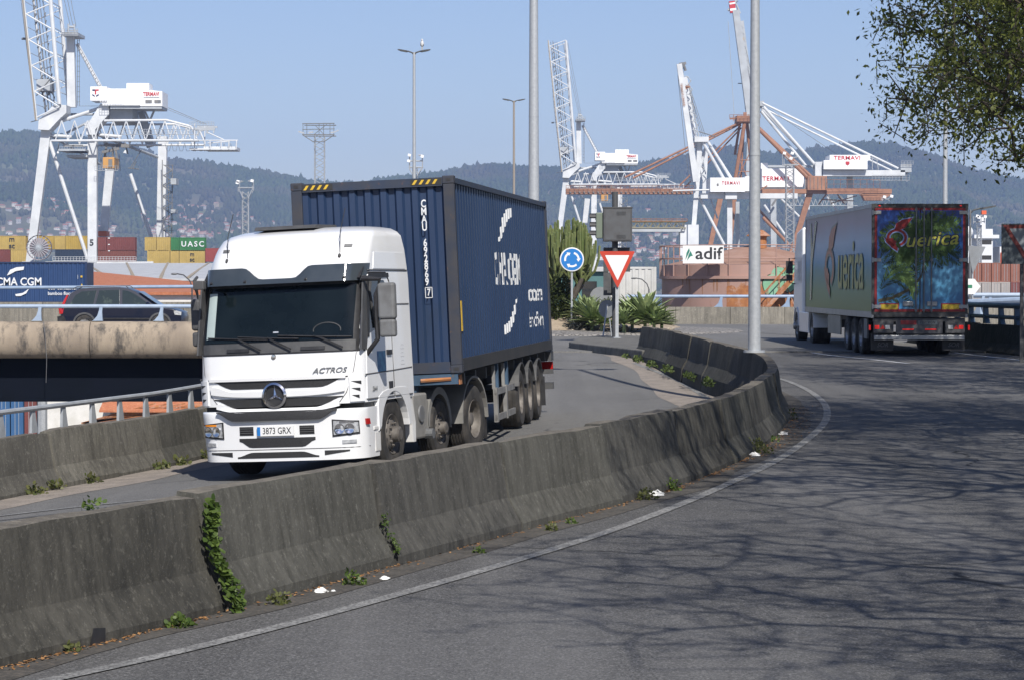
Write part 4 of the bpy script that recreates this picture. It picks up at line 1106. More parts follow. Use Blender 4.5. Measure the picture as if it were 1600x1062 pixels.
stack(85, 102, up, 'mustard', Ye, 'short yellow container end beside the cable reel', H=HH)
stack(103, 138, up, 'shaded_mustard', (.38, .26, .05), 'shaded yellow container left of the crane leg numbered five', H=HH)
stack(86, 140, lo, 'navy', (.015, .03, .06), 'dark navy container under the shaded yellow ones', H=HH)
stack(153, 166, up + 2, 'oxide', Rd, 'narrow dark red container end with white marks', H=HH)
stack(167, 211, up + 2, 'oxide', Rd, 'long dark red container on the upper row between the crane legs', H=HH, text=('-\n-\n-', 1.4, -2.4), tm=M['lwhite'])
stack(153, 211, lo + 1, 'brown', Br, 'dark brown container on the lower row between the crane legs', H=HH)
stack(226, 244, up + 2, 'mustard', Ye, 'yellow container end behind the lattice ladder', H=HH)
stack(245, 266, up + 2, 'mustard', Ye, 'yellow container next to the green one', H=HH)
stack(267, 279.5, up + 2.5, 'green', Gn, 'green container end on the upper row', H=HH)
stack(280.5, 320, up + 2.5, 'green', Gn, 'green container with spaced white letters at the right end of the stack', H=HH, text=('UASC', 1.5, .1, 1.35), tm=M['lwhite'])
stack(230, 265, lo + 1, 'mustard', Ye, 'yellow container on the lower row behind the ladder foot', H=HH)
stack(266, 279.5, lo + 1, 'mustard', Ye, 'yellow container end below the green one', H=HH)
stack(280.5, 320, lo + 1, 'mustard', Ye, 'yellow container with black letters below the lettered green one', H=HH, text=('m\nsc', 1.2, 0), tm=tx)
stack(321, 345, lo - 2, 'crimson', Rd2, 'bright red container at the right end beside the lorry cab', H=HH)
# rows beneath (support, hidden by roofs): same stack continued to the ground
for (a_, b_, cn, c) in ((-55, 44, 'oxide', Rd), (46, 140, 'navy', (.015, .03, .06)), (153, 211, 'oxide', Rd), (226, 320, 'mustard', Ye), (321, 345, 'crimson', Rd2)):
    z = P(0, lo + 1, YK).z - HH; k = 1
    while z > PORT + .5:
        hgt = min(HH, z - PORT); xa, xb = P(a_, 400, YK).x, P(b_, 400, YK).x
        put_container('%s container low in the stack behind the shed roofs, level %s from top' % ({'oxide': 'dark red', 'navy': 'navy', 'mustard': 'yellow', 'crimson': 'bright red'}[cn], ['three', 'four', 'five', 'six', 'seven', 'eight', 'nine'][min(k - 1, 6)]), cn, c, ((xa + xb) / 2, YK + 1.22, z - hgt), L=round(xb - xa, 1), H=round(hgt, 2), group='containers stacked behind the left crane')
        z -= hgt + .02; k += 1
# brown stack at right
YS2 = 330.0; rr = random.Random(11)
bc = [('rust_brown', (.25, .095, .06)), ('oxide', Rd), ('pale_brown', (.32, .15, .10)), ('dusty_grey', (.36, .33, .31))]
x = P(1519, 440, YS2).x; ci = 0; row_n = ['top row', 'second row', 'third row', 'fourth row', 'fifth row', 'bottom row']; pos_n = ['first', 'second', 'third', 'fourth', 'fifth']
zt = P(1519, 411, YS2).z
for i in range(5):
    for j in range(6):
        cn, c = bc[rr.randrange(4)] if j else bc[0]
        z = zt - 2.55 * (j + 1)
        if z < PORT: z = PORT
        put_container('%s container door end, %s from left, %s, right edge stack' % ({'rust_brown': 'rust brown', 'oxide': 'dark red', 'pale_brown': 'pale brown', 'dusty_grey': 'dusty grey'}[cn], pos_n[i], row_n[j]), cn, c, (x + 1.25 + i * 2.53, YS2 + 6, z), L=12.19, H=2.54 if z > PORT else 2.5, doors=True, group='brown containers stacked at the right edge')
# containers and shed seen under the bridge
YU = 240.0
def ub(pxl, w, py0, H, cname, c, label, doors=True, L=12.19):
    a = P(pxl, py0, YU); t = put_container(label, cname, c, (a.x + w / 2, YU + (6.1 if doors else 1.22), PORT + (0 if H > 0 else 2.7)), L=L if doors else w, H=2.7, doors=doors, group='containers under the bridge'); return t
for lev in (0, 2.72):
    for (pxl, cn, c, nm) in ((-45, 'blue', (.03, .11, .26), 'blue'), (-4, 'blue', (.03, .11, .26), 'blue'), (38, 'oxide', Rd, 'red brown')):
        a = P(pxl, 600, YU)
        put_container('%s container doors under the bridge, %s, %s' % (nm, {-45: 'farthest left', -4: 'left edge', 38: 'beside the grey post'}[pxl], 'lower' if lev == 0 else 'upper'), cn, c, (a.x + 1.22, YU + 6.1, PORT + lev), H=2.7, doors=True, group='containers under the bridge')
    a = P(79, 600, YU); t = put_container('red brown container with tall white letters behind ramp rail, %s' % ('lower' if lev == 0 else 'upper'), 'oxide', Rd, (a.x + 3.05, YU + 1.22, PORT + lev), L=6.06, H=2.7, group='containers under the bridge')
    if lev: pass
    lettering('1001', 1.7, M['lwhite'], t, (-.6, -1.27, 1.45), (1, 0, 0), (0, 0, 1), bold=.02, xs=.9)
a = P(66, 600, 150)
pole('grey_post', 'grey steel post under the bridge between blue and red containers', 'post', a.x, 150, PORT, 11.5, .3, .3, n=8)
# low white building with tiled roof under the bridge
a, b = P(160, 640, 200), P(440, 640, 200)
t = thing('port_shed', 'low white shed with an orange tiled roof seen under the bridge', 'shed', ((a.x + b.x) / 2, 205, PORT)); w_ = (b.x - a.x) / 2
M['tile'] = pm('orange_roof_tiles', (.42, .15, .07), (.33, .11, .05), 1.4, rough=.9, bump=.7, bscale=6, c3=(.50, .22, .12), s3=4, lo3=.5, hi3=.7)
M['whitew'] = pm('white_render', (.66, .65, .62), (.55, .54, .5), 1, rough=.8)
mb = MB(); mb.b2(-w_ + .3, w_, -3, 8, 0, 4.62); mb.build('wall', M['whitew'], t)
mb = MB(); mb.add([(-w_ - .5, -3.6, 4.66), (w_ + .5, -3.6, 4.66), (w_ + .5, 3, 6.8), (-w_ - .5, 3, 6.8), (w_ + .5, 9, 4.7), (-w_ - .5, 9, 4.7), (-w_ - .5, -3.6, 4.5), (w_ + .5, -3.6, 4.5)], [(0, 1, 2, 3), (3, 2, 4, 5), (6, 7, 1, 0)]); mb.build('roof', M['tile'], t)
mb = MB()
for k in range(6): mb.bar((-w_ - 2 + k * .1, -3.2, 3.6 + 0), (-w_ + 4 + k * 1.2, -3.2, 5.2), .12)
mb.build('roof_truss', M['tankrust'], t)
# ------------------------------------------------------------------ shed roofs behind the bridge
def shed(name, label, corners, wallm, roofm, ribs=0, ribm=None, eave=None):
    """corners: front-left, front-right, back-right, back-left of a sloping roof; walls to the quay"""
    c = [Vector(q) for q in corners]; mid = sum(c, Vector()) / 4
    t = thing(name, label, 'shed', (mid.x, mid.y, PORT))
    mb = MB(); d = Vector((0, 0, .22)); mb.add(c + [q - d for q in c], [(0, 1, 2, 3), (7, 6, 5, 4), (0, 4, 5, 1), (1, 5, 6, 2), (2, 6, 7, 3), (3, 7, 4, 0)]); mb.build('roof', roofm, t, world=True)
    e = [q + (mid - q) * .02 for q in c]
    mb = MB(); mb.add([q - d * 1.02 for q in e] + [Vector((q.x, q.y, PORT)) for q in e], [(0, 1, 5, 4), (1, 2, 6, 5), (2, 3, 7, 6), (3, 0, 4, 7)]); mb.build('wall', wallm, t, world=True)
    if ribs:
        mb = MB()
        for k in range(1, ribs):
            a = c[0].lerp(c[1], k / ribs); b = c[3].lerp(c[2], k / ribs); mb.bar(a + Vector((0, 0, .08)), b + Vector((0, 0, .08)), .35, .12)
        mb.build('roof_ribs', ribm, t, world=True)
    return t
M['groof'] = pm('pale_grey_roof', (.46, .47, .48), (.38, .39, .40), .3, rough=.7, bump=.2, bscale=2, stretch=(3, .4, 1))
M['gribs'] = pm('roof_gutter_brown', (.30, .25, .18), rough=.8)
mb_ = shed('port_shed', 'long shed with a pale grey metal roof and brown ribs behind the tiled roof', [P(40, 433, 260), P(420, 437, 260), P(520, 411, 470), P(-60, 412, 470)], M['whitew'], M['groof'], 9, M['gribs'])
shed('port_shed', 'shed with a bright orange tiled roof behind the dark blue car', [P(60, 457, 205), P(400, 457, 205), P(345, 445, 240), P(110, 421, 255)], M['whitew'], M['tile'])
M['teal'] = pm('teal_panel', (.05, .13, .13), (.07, .16, .16), 1, rough=.6)
a, b = P(990, 420, 158), P(1034, 420, 158)
t = put_container('white container between the agaves and the pink tank', 'white', (.55, .55, .53), (9.0 - 1.25, 158 + 1.3, -1.99), H=2.9, L=6.06, doors=False)
t.location.x = 6.1
a, b = P(855, 470, 150), P(905, 435, 150)
t = thing('kiosk', 'teal green site cabin behind the cactus tree', 'cabin', ((a.x + b.x) / 2 + .6, 154, -2.0)); mb = MB(); mb.b2(-2.6, 2.2, -1.5, 1.5, 0, 2.6); mb.build('wall', M['teal'], t)
mb = MB(); mb.prism([(-2.9, 2.602), (2.5, 2.602), (-.2, 3.3)], 'y', -1.8, 1.8); mb.build('roof', M['groof'], t)
for xa_ in (-1.8, .6): mb = MB(); mb.b2(xa_, xa_ + .9, -1.54, -1.5, 1.0, 2.0); mb.build('window', M['glass'], t)
# curved arm lamp at left & right near shed
for (px, py, Y, lab) in ((300, 448, 120, 'small lamp on a curved arm above the orange tiled roof'), (1014, 452, 140, 'small lamp on a curved arm beside the white container')):
    q = P(px, py, Y); t = thing('curved_lamp', lab, 'lamp', (q.x, Y, -3 if px < 500 else -2.0)); s = 1 if px < 500 else 1
    zq = q.z - t.location.z; L = 1.1
    mb = MB(); mb.tube((0, 0, 0), (0, 0, zq), .04, n=6); mb.path([(0, 0, zq), (-.12, 0, zq + .3), (-.4, 0, zq + .55), (-.75, 0, zq + .62)], .03, 6); mb.build('arm', M['dkgrey'], t)
    mb = MB(); mb.ball((-.85, 0, zq + .6), (.17, .09, .05), 10, 6); mb.build('lamp_head', M['grey'], t)
    if px < 500: t.location.z = PORT; 
    for ch in t.children:
        if px < 500: ch.location.z = -3 - PORT
    if px < 500:
        mb = MB(); mb.tube((0, 0, 0), (0, 0, -3 - PORT), .06, n=6); mb.build('pole', M['dkgrey'], t)
# ship superstructure at right
M['ship'] = pm('ship_white', (.62, .64, .66), rough=.5)
a, b = P(1541, 412, 420), P(1562, 357, 420)
t = thing('ship_superstructure', 'white ship bridge block with orange details behind the brown containers', 'ship', ((a.x + b.x) / 2, 430, PORT))
w_ = (b.x - a.x) / 2; z1 = b.z - PORT
mb = MB(); mb.b2(-w_, w_, -4, 4, 0, z1); mb.b2(-w_ - 1, w_ + 1, -4.5, 4, z1 - 1.6, z1 - 1.0); mb.b2(-w_ * .4, w_ * .4, -1, 1, z1, z1 + 2.5); mb.b2(w_ + 1.4, w_ + 4.4, -3, 3, 0, z1 - 3); mb.build('deckhouse', M['ship'], t)
mb = MB()
for k in range(5): mb.b2(-w_ * .8, w_ * .8, -4.06, -4.001, z1 - 2.6 - k * 2.6, z1 - 1.9 - k * 2.6)
mb.build('window', M['glass'], t)
mb = MB(); mb.b2(-.3, .5, -1.5, -.7, z1 + 2.55, z1 + 3.2); mb.b2(w_ + 1.5, w_ + 2.4, -3.3, -3.05, z1 - 7, z1 - 4); mb.build('orange_fittings', pm('lifeboat_orange', (.6, .1, .03), rough=.5), t)
a, b = P(1508, 418, 400), P(1530, 372, 400)
t = thing('mooring_tower', 'white latticed deck tower just right of the refrigerated trailer', 'tower', ((a.x + b.x) / 2, 404, PORT)); w_ = (b.x - a.x) / 2
mb = MB(); z1 = b.z - PORT; mb.b2(-w_, w_ * .9, -2, 2, 0, z1 - 3); mb.b2(-w_ * .5, w_ * .4, -1, 1, z1 - 3, z1); mb.build('tower_block', M['ship'], t)
mb = MB(); mb.ball((0, 0, z1 + 1), (.9, .9, 1.0), 10, 8); mb.build('radar_dome', M['ship'], t)
# ------------------------------------------------------------------ vehicles
def wheel(parent, x, y, z, r, w, side, rimtype='steel', steer=0.0, name='wheel', rimm=None):
    """axle along x; side=+1 means the outer face points to +x"""
    mb = MB(); ri = r * .56
    d = Vector((side * math.cos(steer), side * math.sin(steer) * 1.0, 0)); o = Vector((x, y, z)) - d * (w)
    prof = [(ri, .02), (ri * 1.02, 0), (r * .9, 0), (r * .965, w * .06), (r, w * .14)]
    # tread grooves
    for k in range(4):
        a = w * (.2 + .16 * k); prof += [(r, a), (r * .982, a + .004), (r * .982, a + .016), (r, a + .02)]
    prof += [(r, w * .86), (r * .965, w * .94), (r * .90, w), (ri * 1.08, w * .985), (ri, w * .95), (ri, w * .5)]
    mb.lathe(prof, o, d, 40); t = mb.build(name, M['rubber'], parent, smooth=True, ang=30)
    mb = MB()
    if rimtype == 'front':          # convex disc, hand holes, protruding hub with nuts
        prof = [(ri, w * .92), (ri * .97, w * .97), (ri * .9, w * .92), (ri * .8, w * .80), (ri * .62, w * .98), (ri * .5, w * 1.0), (ri * .46, w * .98), (ri * .40, w * 1.02), (ri * .38, w * 1.30), (ri * .28, w * 1.36), (0, w * 1.36)]
    else:                           # deep dish
        prof = [(ri, w * .93), (ri * .97, w * .98), (ri * .91, w * .9), (ri * .86, w * .45), (ri * .8, w * .36), (ri * .55, w * .36), (ri * .5, w * .4), (ri * .36, w * .44), (ri * .34, w * .78), (ri * .22, w * .84), (0, w * .84)]
    mb.lathe(prof, o, d, 32)
    ax, ay = basis(d)
    for k in range(10):
        a = 2 * PI * k / 10; rr = ri * .44 if rimtype != 'front' else ri * .55; q = o + (ax * math.cos(a) + ay * math.sin(a)) * rr; h0 = w * (.36 if rimtype != 'front' else .96)
        mb.tube(q + d * h0, q + d * (h0 + w * .13), ri * .055, n=6)
    mb.build('rim', rimm or M['rim'], t, smooth=True, ang=30)
    mb = MB()
    for k in range(10):
        a = 2 * PI * (k + .5) / 10; rr = ri * (.70 if rimtype != 'front' else .73); q = o + (ax * math.cos(a) + ay * math.sin(a)) * rr; h0 = w * (.365 if rimtype != 'front' else .88)
        mb.tube(q + d * (h0 - .02), q + d * (h0 + .012), ri * .085, n=8)
    mb.build('rim_holes', M['black'], t)
    return t
def fender(mb, x0, x1, y, z, r, a0, a1, th=.03, n=14, mi=0):
    outer = [(y + (r + th) * math.cos(a), z + (r + th) * math.sin(a)) for a in np.linspace(a0, a1, n)]
    inner = [(y + r * math.cos(a), z + r * math.sin(a)) for a in np.linspace(a0, a1, n)]
    mb.ring(outer, inner, 'x', x0, x1, mi)

# ---- white tractor: local x to the right of the picture, y to the rear, z up, origin on the road under the bumper
TYAW = 17.0; ROLL = -2.5
TR0 = Vector((-3.20, 34.15, -2.69))
lor = thing('articulated_lorry', 'white tractor unit with dark windscreen hauling a container semitrailer down the ramp', 'lorry', TR0, (0, R(ROLL), R(-TYAW)))
M['cab'] = pm('cab_white_paint', (.74, .75, .76), (.70, .705, .71), .8, rough=.25, coat=.5, spec=.5, c3=(.62, .60, .56), s3=2.6, lo3=.60, hi3=.85)
M['cabdirt'] = pm('dusty_white_paint', (.66, .66, .65), (.55, .54, .52), 3, rough=.5)
M['grille'] = pm('black_grille_mesh', (.012, .012, .013), (.035, .035, .036), 90, rough=.6)
M['seam'] = pm('panel_gap', (.10, .10, .105), rough=.7)
M['screen'] = pm('windscreen_glass', (.003, .006, .008), (.008, .013, .016), .9, rough=.03, spec=.28)
M['visor'] = pm('smoky_visor', (.035, .045, .055), (.05, .06, .07), 2, rough=.08, spec=.8)
M['dust'] = pm('dusty_grey_plastic', (.23, .225, .21), (.16, .155, .145), 2.2, rough=.75)
HW = 1.22
def Y0(z): return itp(z, [.2, .92, .96, 1.40, 1.75, 2.0, 2.64, 2.95, 3.18, 3.32, 3.40, 3.44], [.02, .0, .06, .04, .08, .13, .32, .40, .55, .72, .98, 1.35])
def Wz(z): return itp(z, [.2, .9, 1.2, 1.8, 2.7, 3.1, 3.3, 3.40, 3.44], [HW - .02, HW, HW, HW - .01, HW - .02, HW - .05, HW - .09, HW - .18, HW - .40])
def RCz(z): return itp(z, [.2, 1.0, 2.0, 2.8, 3.2, 3.44], [.30, .24, .20, .26, .32, .35])
BOW = .13
def front(x, z, off=0.0):
    w, rc = Wz(z), RCz(z); ax = min(abs(x), w - 1e-4)
    y = Y0(z) + BOW * (ax / w) ** 2.2
    if ax > w - rc: y += rc * (1 - math.sqrt(max(0, 1 - ((ax - (w - rc)) / rc) ** 2)))
    if off:
        sl = 0.0; e = .004
        def yy_(a):
            a = min(abs(a), w - 1e-4); v = Y0(z) + BOW * (a / w) ** 2.2
            return v + (rc * (1 - math.sqrt(max(0, 1 - ((a - (w - rc)) / rc) ** 2))) if a > w - rc else 0)
        sl = max(-6, min(6, (yy_(abs(x) + e) - yy_(abs(x) - e)) / (2 * e))) * (1 if x > 0 else -1)
        l = math.hypot(sl, 1); return Vector((x + off * sl / l, y - off / l, z))
    return Vector((x, y, z))
def outline(z, yr, w_extra=0.0):
    w, rc = Wz(z) + w_extra, RCz(z); pts = []
    A = np.linspace(0, PI / 2, 9)
    left = []
    for a in A: 
        xx = (w - rc) + rc * math.sin(a); left.append((xx, front(min(xx, Wz(z)), z).y if w_extra == 0 else 0))
    L = [(-x, y) for x, y in reversed(left)]
    mid = [(x, front(x, z).y) for x in np.linspace(-(w - rc), w - rc, 17)[1:-1]]
    pts = [(-w, yr)] + [(-w, (yr + L[0][1]) / 2)] + L + mid + left + [(w, (yr + left[-1][1]) / 2), (w, yr)]
    return pts
def cab_loft(z0, z1, nz, yr, name, mat, cap=True, extra=()):
    mb = MB(); zs = sorted(set(list(np.linspace(z0, z1, nz)) + list(extra))); rows = [[(x, y, z) for x, y in outline(z, yr(z) if callable(yr) else yr)] for z in zs]
    n = len(rows[0]); vs = [q for r_ in rows for q in r_]; fs = []
    for j in range(len(rows) - 1):
        for i in range(n): fs.append((j * n + i, j * n + (i + 1) % n, (j + 1) * n + (i + 1) % n, (j + 1) * n + i))
    if cap: fs += [tuple(range(n - 1, -1, -1)), tuple((len(rows) - 1) * n + i for i in range(n))]
    mb.add(vs, fs); return mb.build(name, mat, lor, smooth=True, ang=50)
YREAR = 2.28
cab_loft(1.0, 3.44, 30, lambda z: YREAR - .04 * sstep(2.6, 3.44, z), 'cab', M['cab'], extra=(3.36, 3.41, 3.43, 3.2, 3.3))
# lower bumper wraps round and ends at the wheel arch
cab_loft(.24, .93, 8, .80, 'bumper', M['cab'], extra=(.245, .27, .90, .925))
mb = MB(); mb.b2(-HW + .05, HW - .05, .35, .9, .93, 1.0); mb.build('cab_gap', M['black'], lor)
def patch(name, m, x0, x1, z0, z1, off, nx=14, nz=3, top=None, bot=None, parent=None, thick=True):
    """panel lying on the cab front; top/bot optional functions of u for shaped edges"""
    mb = MB(); us = np.linspace(0, 1, nx); vs_ = np.linspace(0, 1, nz)
    def pt(u, v, o):
        x = lerp(x0, x1, u); zb = bot(u) if bot else z0; zt = top(u) if top else z1
        return front(x, lerp(zb, zt, v), o)
    mb.grid(lambda u, v: pt(u, v, off), us, vs_)
    if thick:   # skirt back to the skin
        for v in (0, 1): mb.grid(lambda u, w_: pt(u, v, off * w_ - .01 * (1 - w_)), us, [0, 1], flip=(v == 1))
        for u in (0, 1): mb.grid(lambda v, w_: pt(u, v, off * w_ - .01 * (1 - w_)), vs_, [0, 1], flip=(u == 0))
    return mb.build(name, m, parent or lor, smooth=True, ang=30)
# windscreen, black surround
patch('screen_surround', M['black'], -1.205, 1.205, 1.70, 2.70, .006, 40, 8)
ws = patch('windscreen', M['screen'], -1.09, 1.09, 1.87, 2.62, .014, 34, 8)
M['side_view'] = pm('side_window_seen_through', (.36, .43, .42), (.30, .36, .36), 2, rough=.5)  # bright view through the far side window painted onto the screen
patch('far_side_window_view', M['side_view'], -1.06, -.93, 1.93, 2.56, .017, 5, 5, parent=ws, thick=False)
mb = MB(); mb.path([front(.74 + .19 * math.cos(a), 2.0 + .10 * math.sin(a), .017) for a in np.linspace(R(-10), R(190), 14)], .008, 4); mb.build('steering_wheel_glimpse', M['dkgrey'], ws)
patch('dashboard_paper', M['lens'], -.03, .05, 1.985, 2.005, .018, 3, 2, parent=ws, thick=False)
# sun visor blade with three struts
mb = MB()
def vis(u, v):
    x = lerp(-1.20, 1.20, u); zt = 2.92 + .035 * abs(2 * u - 1) ; c = abs(2 * u - 1)
    zt = 2.73 + .165 * sstep(.20, .42, c)
    z = lerp(2.66, zt, v); q = front(x, max(z, 2.5), 0); q.z = z; q.y = front(x, 2.66).y - .17 + .10 * v + (.10 * max(0, c - .85) / .15) ; return q
mb.grid(vis, np.linspace(0, 1, 40), np.linspace(0, 1, 5))
v2 = [tuple(Vector(q) + Vector((0, .012, 0))) for q in mb.v]; n0 = len(mb.v); f0 = list(mb.f); mb.add(v2, [tuple(i for i in f[::-1]) for f in f0]); 
vz = mb.build('sun_visor', M['visor'], lor, smooth=True, ang=60)
for x in (-1.15, -.98, -.45, .45, .98, 1.15):
    q = front(x, 2.72); mb = MB(); mb.bar((x, q.y - .18, 2.69), (x, q.y + .0, 2.84), .035, .02); mb.build('visor_bracket', M['black'], vz)

# hood panel seams
def seam(name, pts, w=.006):
    mb = MB(); mb.path([front(x, z, .001) for x, z in pts], w, 4); mb.build(name, M['seam'], lor)
seam('hood_seam', [(-1.13, 1.69), (-1.10, 1.45), (-1.0, 1.15), (-.86, .97)]); seam('hood_seam', [(1.13, 1.69), (1.10, 1.45), (1.0, 1.15), (.86, .97)])
# grille: dark mesh recess bands with white slats between
def band(name, x0, x1, z0, z1, off, m, slope=.0, inset=.1):
    return patch(name, m, x0, x1, z0, z1, off, 30, 3, top=lambda u: z1, bot=lambda u: lerp(z1 - .012, z0, sstep(0, inset, min(u, 1 - u) * 2)))
band('grille_band', -1.03, 1.03, 1.235, 1.375, .007, M['grille'], inset=.38)
band('grille_band', -.95, .95, .985, 1.105, .007, M['grille'], inset=.34)
band('grille_band', -.88, .88, .80, .93, .055, M['grille'], inset=.3)
patch('grille_slat', M['cab'], -1.0, 1.0, 1.345, 1.385, .03, 30, 3)
patch('grille_slat', M['cab'], -.98, .98, 1.12, 1.225, .035, 30, 3, bot=lambda u: 1.12 + .05 * (abs(2 * u - 1)) ** 3, top=lambda u: 1.20 + .07 * sstep(.66, .94, abs(2 * u - 1)))
patch('grille_slat', M['cab'], -.90, .90, .90, .985, .045, 30, 3, bot=lambda u: .90 + .07 * (abs(2 * u - 1)) ** 3, top=lambda u: .965 + .07 * sstep(.64, .94, abs(2 * u - 1)))
# side air fins
for s in (-1, 1):
    patch('corner_panel', M['cab'], s * 1.04, s * 1.19, 1.02, 1.36, .022, 8, 4)
    for k in range(3):
        zc = 1.30 - k * .095
        patch('corner_vent', M['black'], s * 1.06, s * (1.165 - .012 * k), zc - .04, zc, .026, 5, 2, bot=(lambda u, zc=zc, s=s: zc - .05 * (u if s > 0 else u)), top=lambda u, zc=zc: zc, thick=False)
# emblem: chrome ring with three-pointed star
ec = front(0, 1.14); mb = MB()
ring = [( .150, -.03), (.178, -.045), (.178, -.07), (.150, -.085), (.142, -.06), (.150, -.03)]
mb.lathe([(r_, -t_) for r_, t_ in ring], (0, ec.y, 1.14), (0, -1, 0), 40)
e = mb.build('emblem', M['chrome'], lor, smooth=True)
mb = MB(); mb.lathe([(.146, .04), (0, .045)], (0, ec.y, 1.14), (0, -1, 0), 32); mb.build('emblem_back', M['black'], e)
mb = MB()
for k in range(3):
    a = PI / 2 + k * 2 * PI / 3; tip = (0 + .145 * math.cos(a), 1.14 + .145 * math.sin(a)); l = (.028 * math.cos(a + PI / 3), 1.14 + .028 * math.sin(a + PI / 3)); r_ = (.028 * math.cos(a - PI / 3), 1.14 + .028 * math.sin(a - PI / 3)); yy = ec.y - .05
    mb.add([(0, yy - .03, 1.14), (l[0], yy, l[1]), (tip[0], yy, tip[1]), (r_[0], yy, r_[1])], [(0, 2, 1), (0, 3, 2)])
mb.build('star', M['chrome'], e)
q = front(-.02, 1.66); mb = MB(); mb.lathe([(.0, .012), (.035, .010), (.04, 0)], q, (0, -1, 0), 16); mb.build('bonnet_badge', M['chrome'], lor)
q = front(.78, 1.455); lettering('ACTROS', .105, M['steeld'], lor, (q.x, q.y - .012, q.z), (1, .17, 0), (0, .02, 1), bold=.012, xs=1.15, shear=.35, name='model_lettering', thick=.004)
# headlights
for s in (-1, 1):
    x0, x1 = (s * .80, s * 1.14)
    patch('headlight_housing', M['black'], x0, x1, .55, .80, .010, 12, 4, top=lambda u: .79 - .03 * u, bot=lambda u: .55 + .03 * u)
    hl = patch('headlight', M['lens'], s * .82, s * 1.125, .57, .775, .022, 14, 5, top=lambda u: .77 - .03 * u, bot=lambda u: .575 + .03 * u)
    for cx in (.90, 1.03):
        q = front(s * cx, .66); mb = MB(); mb.lathe([(.066, .024), (.07, .036), (.062, .036), (.045, .026), (0, .025)], q, Vector((s * .35, -1, 0)), 20); mb.build('reflector', M['chrome'], hl, smooth=True)
    q = front(s * .95, .745); patch('indicator', M['amber'] if s < 0 else M['chrome'], s * .90, s * 1.08, .735, .76, .027, 8, 2, parent=hl, thick=False)
    patch('fog_lamp', M['lens'], s * .93, s * 1.10, .455, .505, .012, 8, 3)
    patch('side_marker', M['redlens'] if s > 0 else M['amber'], s * 1.196, s * 1.214, .70, .78, .03 if s > 0 else .004, 4, 2)
# bumper openings and plate
for s in (-1, 1):
    patch('bumper_vent', M['grille'], s * .34, s * .55, .60, .72, .006, 6, 3)
    mb = MB()
    for k in range(3): mb.path([front(s * x, .63 + .03 * k, .012) for x in (.345, .45, .545)], .006, 4)
    mb.build('vent_slat', M['dkgrey'], lor)
patch('bumper_intake', M['grille'], -.56, .56, .43, .56, .006, 24, 3, bot=lambda u: .43 + .09 * (1 - sstep(0, .16, min(u, 1 - u))))
patch('lower_intake', M['grille'], -.60, .60, .285, .365, .006, 24, 3, bot=lambda u: .285, top=lambda u: .365 - .06 * (1 - sstep(0, .2, min(u, 1 - u))))
for s in (-1, 1): patch('lower_intake', M['grille'], s * .68, s * 1.02, .30, .37, .006, 10, 3, bot=lambda u: .305 + .045 * u)
seam('bumper_seam', [(x, .40) for x in np.linspace(-1.21, 1.21, 30)])
q = front(0, .655); mb = MB(); mb.box((0, q.y - .025, .655), (.54, .02, .13)); pl = mb.build('number_plate', M['swhite'], lor)
mb = MB(); mb.box((-.245, q.y - .037, .655), (.045, .004, .12)); mb.build('plate_flag', M['sblue'], pl)
lettering('3873 GRX', .125, M['txtdark'], pl, (.02, q.y - .037, .655), (1, 0, 0), (0, 0, 1), bold=.008, xs=.78, name='plate_lettering')
# wipers, washer covers, grab handles
patch('lower_screen_strip', M['dkgrey'], -1.12, 1.12, 1.72, 1.86, .012, 30, 3)
for (x, x2) in ((-.45, -1.02), (.0, -.55), (.72, .05)):
    mb = MB(); a = front(x + .25, 1.76, .05); b = front(x - .05, 1.90, .05); c = front(x2, 1.95, .04); d = front(x - .0, 1.915, .04)
    mb.path([a, b], .014, 5); mb.path([c, d, front(x + .35, 1.90, .035)], .010, 5); mb.path([b, front((x2 + x + .35) / 2, 1.93, .05)], .009, 5); mb.build('wiper', M['black'], lor)
for s in (-.55, .55): patch('grab_handle', M['black'], s - .17, s + .17, 1.745, 1.79, .03, 6, 2)
# roof hatch, horns/antennas, marker lamps
mb = MB(); mb.prism([(.98, 3.43), (1.9, 3.43), (1.85, 3.49), (1.05, 3.48)], 'x', -.62, .30); mb.build('roof_hatch', M['dkgrey'], lor, bevel=.01)
for x in (-.84, .84):
    q = front(x, 3.05); mb = MB(); mb.ball((q.x, q.y - .02, q.z - .05), (.025, .03, .045), 8, 6); mb.path([q, q + Vector((.0, .05, .3)), q + Vector((.02, .22, .62))], .006, 4); mb.build('aerial', M['black'], lor)
    patch('marker_lamp', M['grey'], x + (.04 if x > 0 else -.09), x + (.14 if x > 0 else .01), 3.13, 3.17, .012, 4, 2)
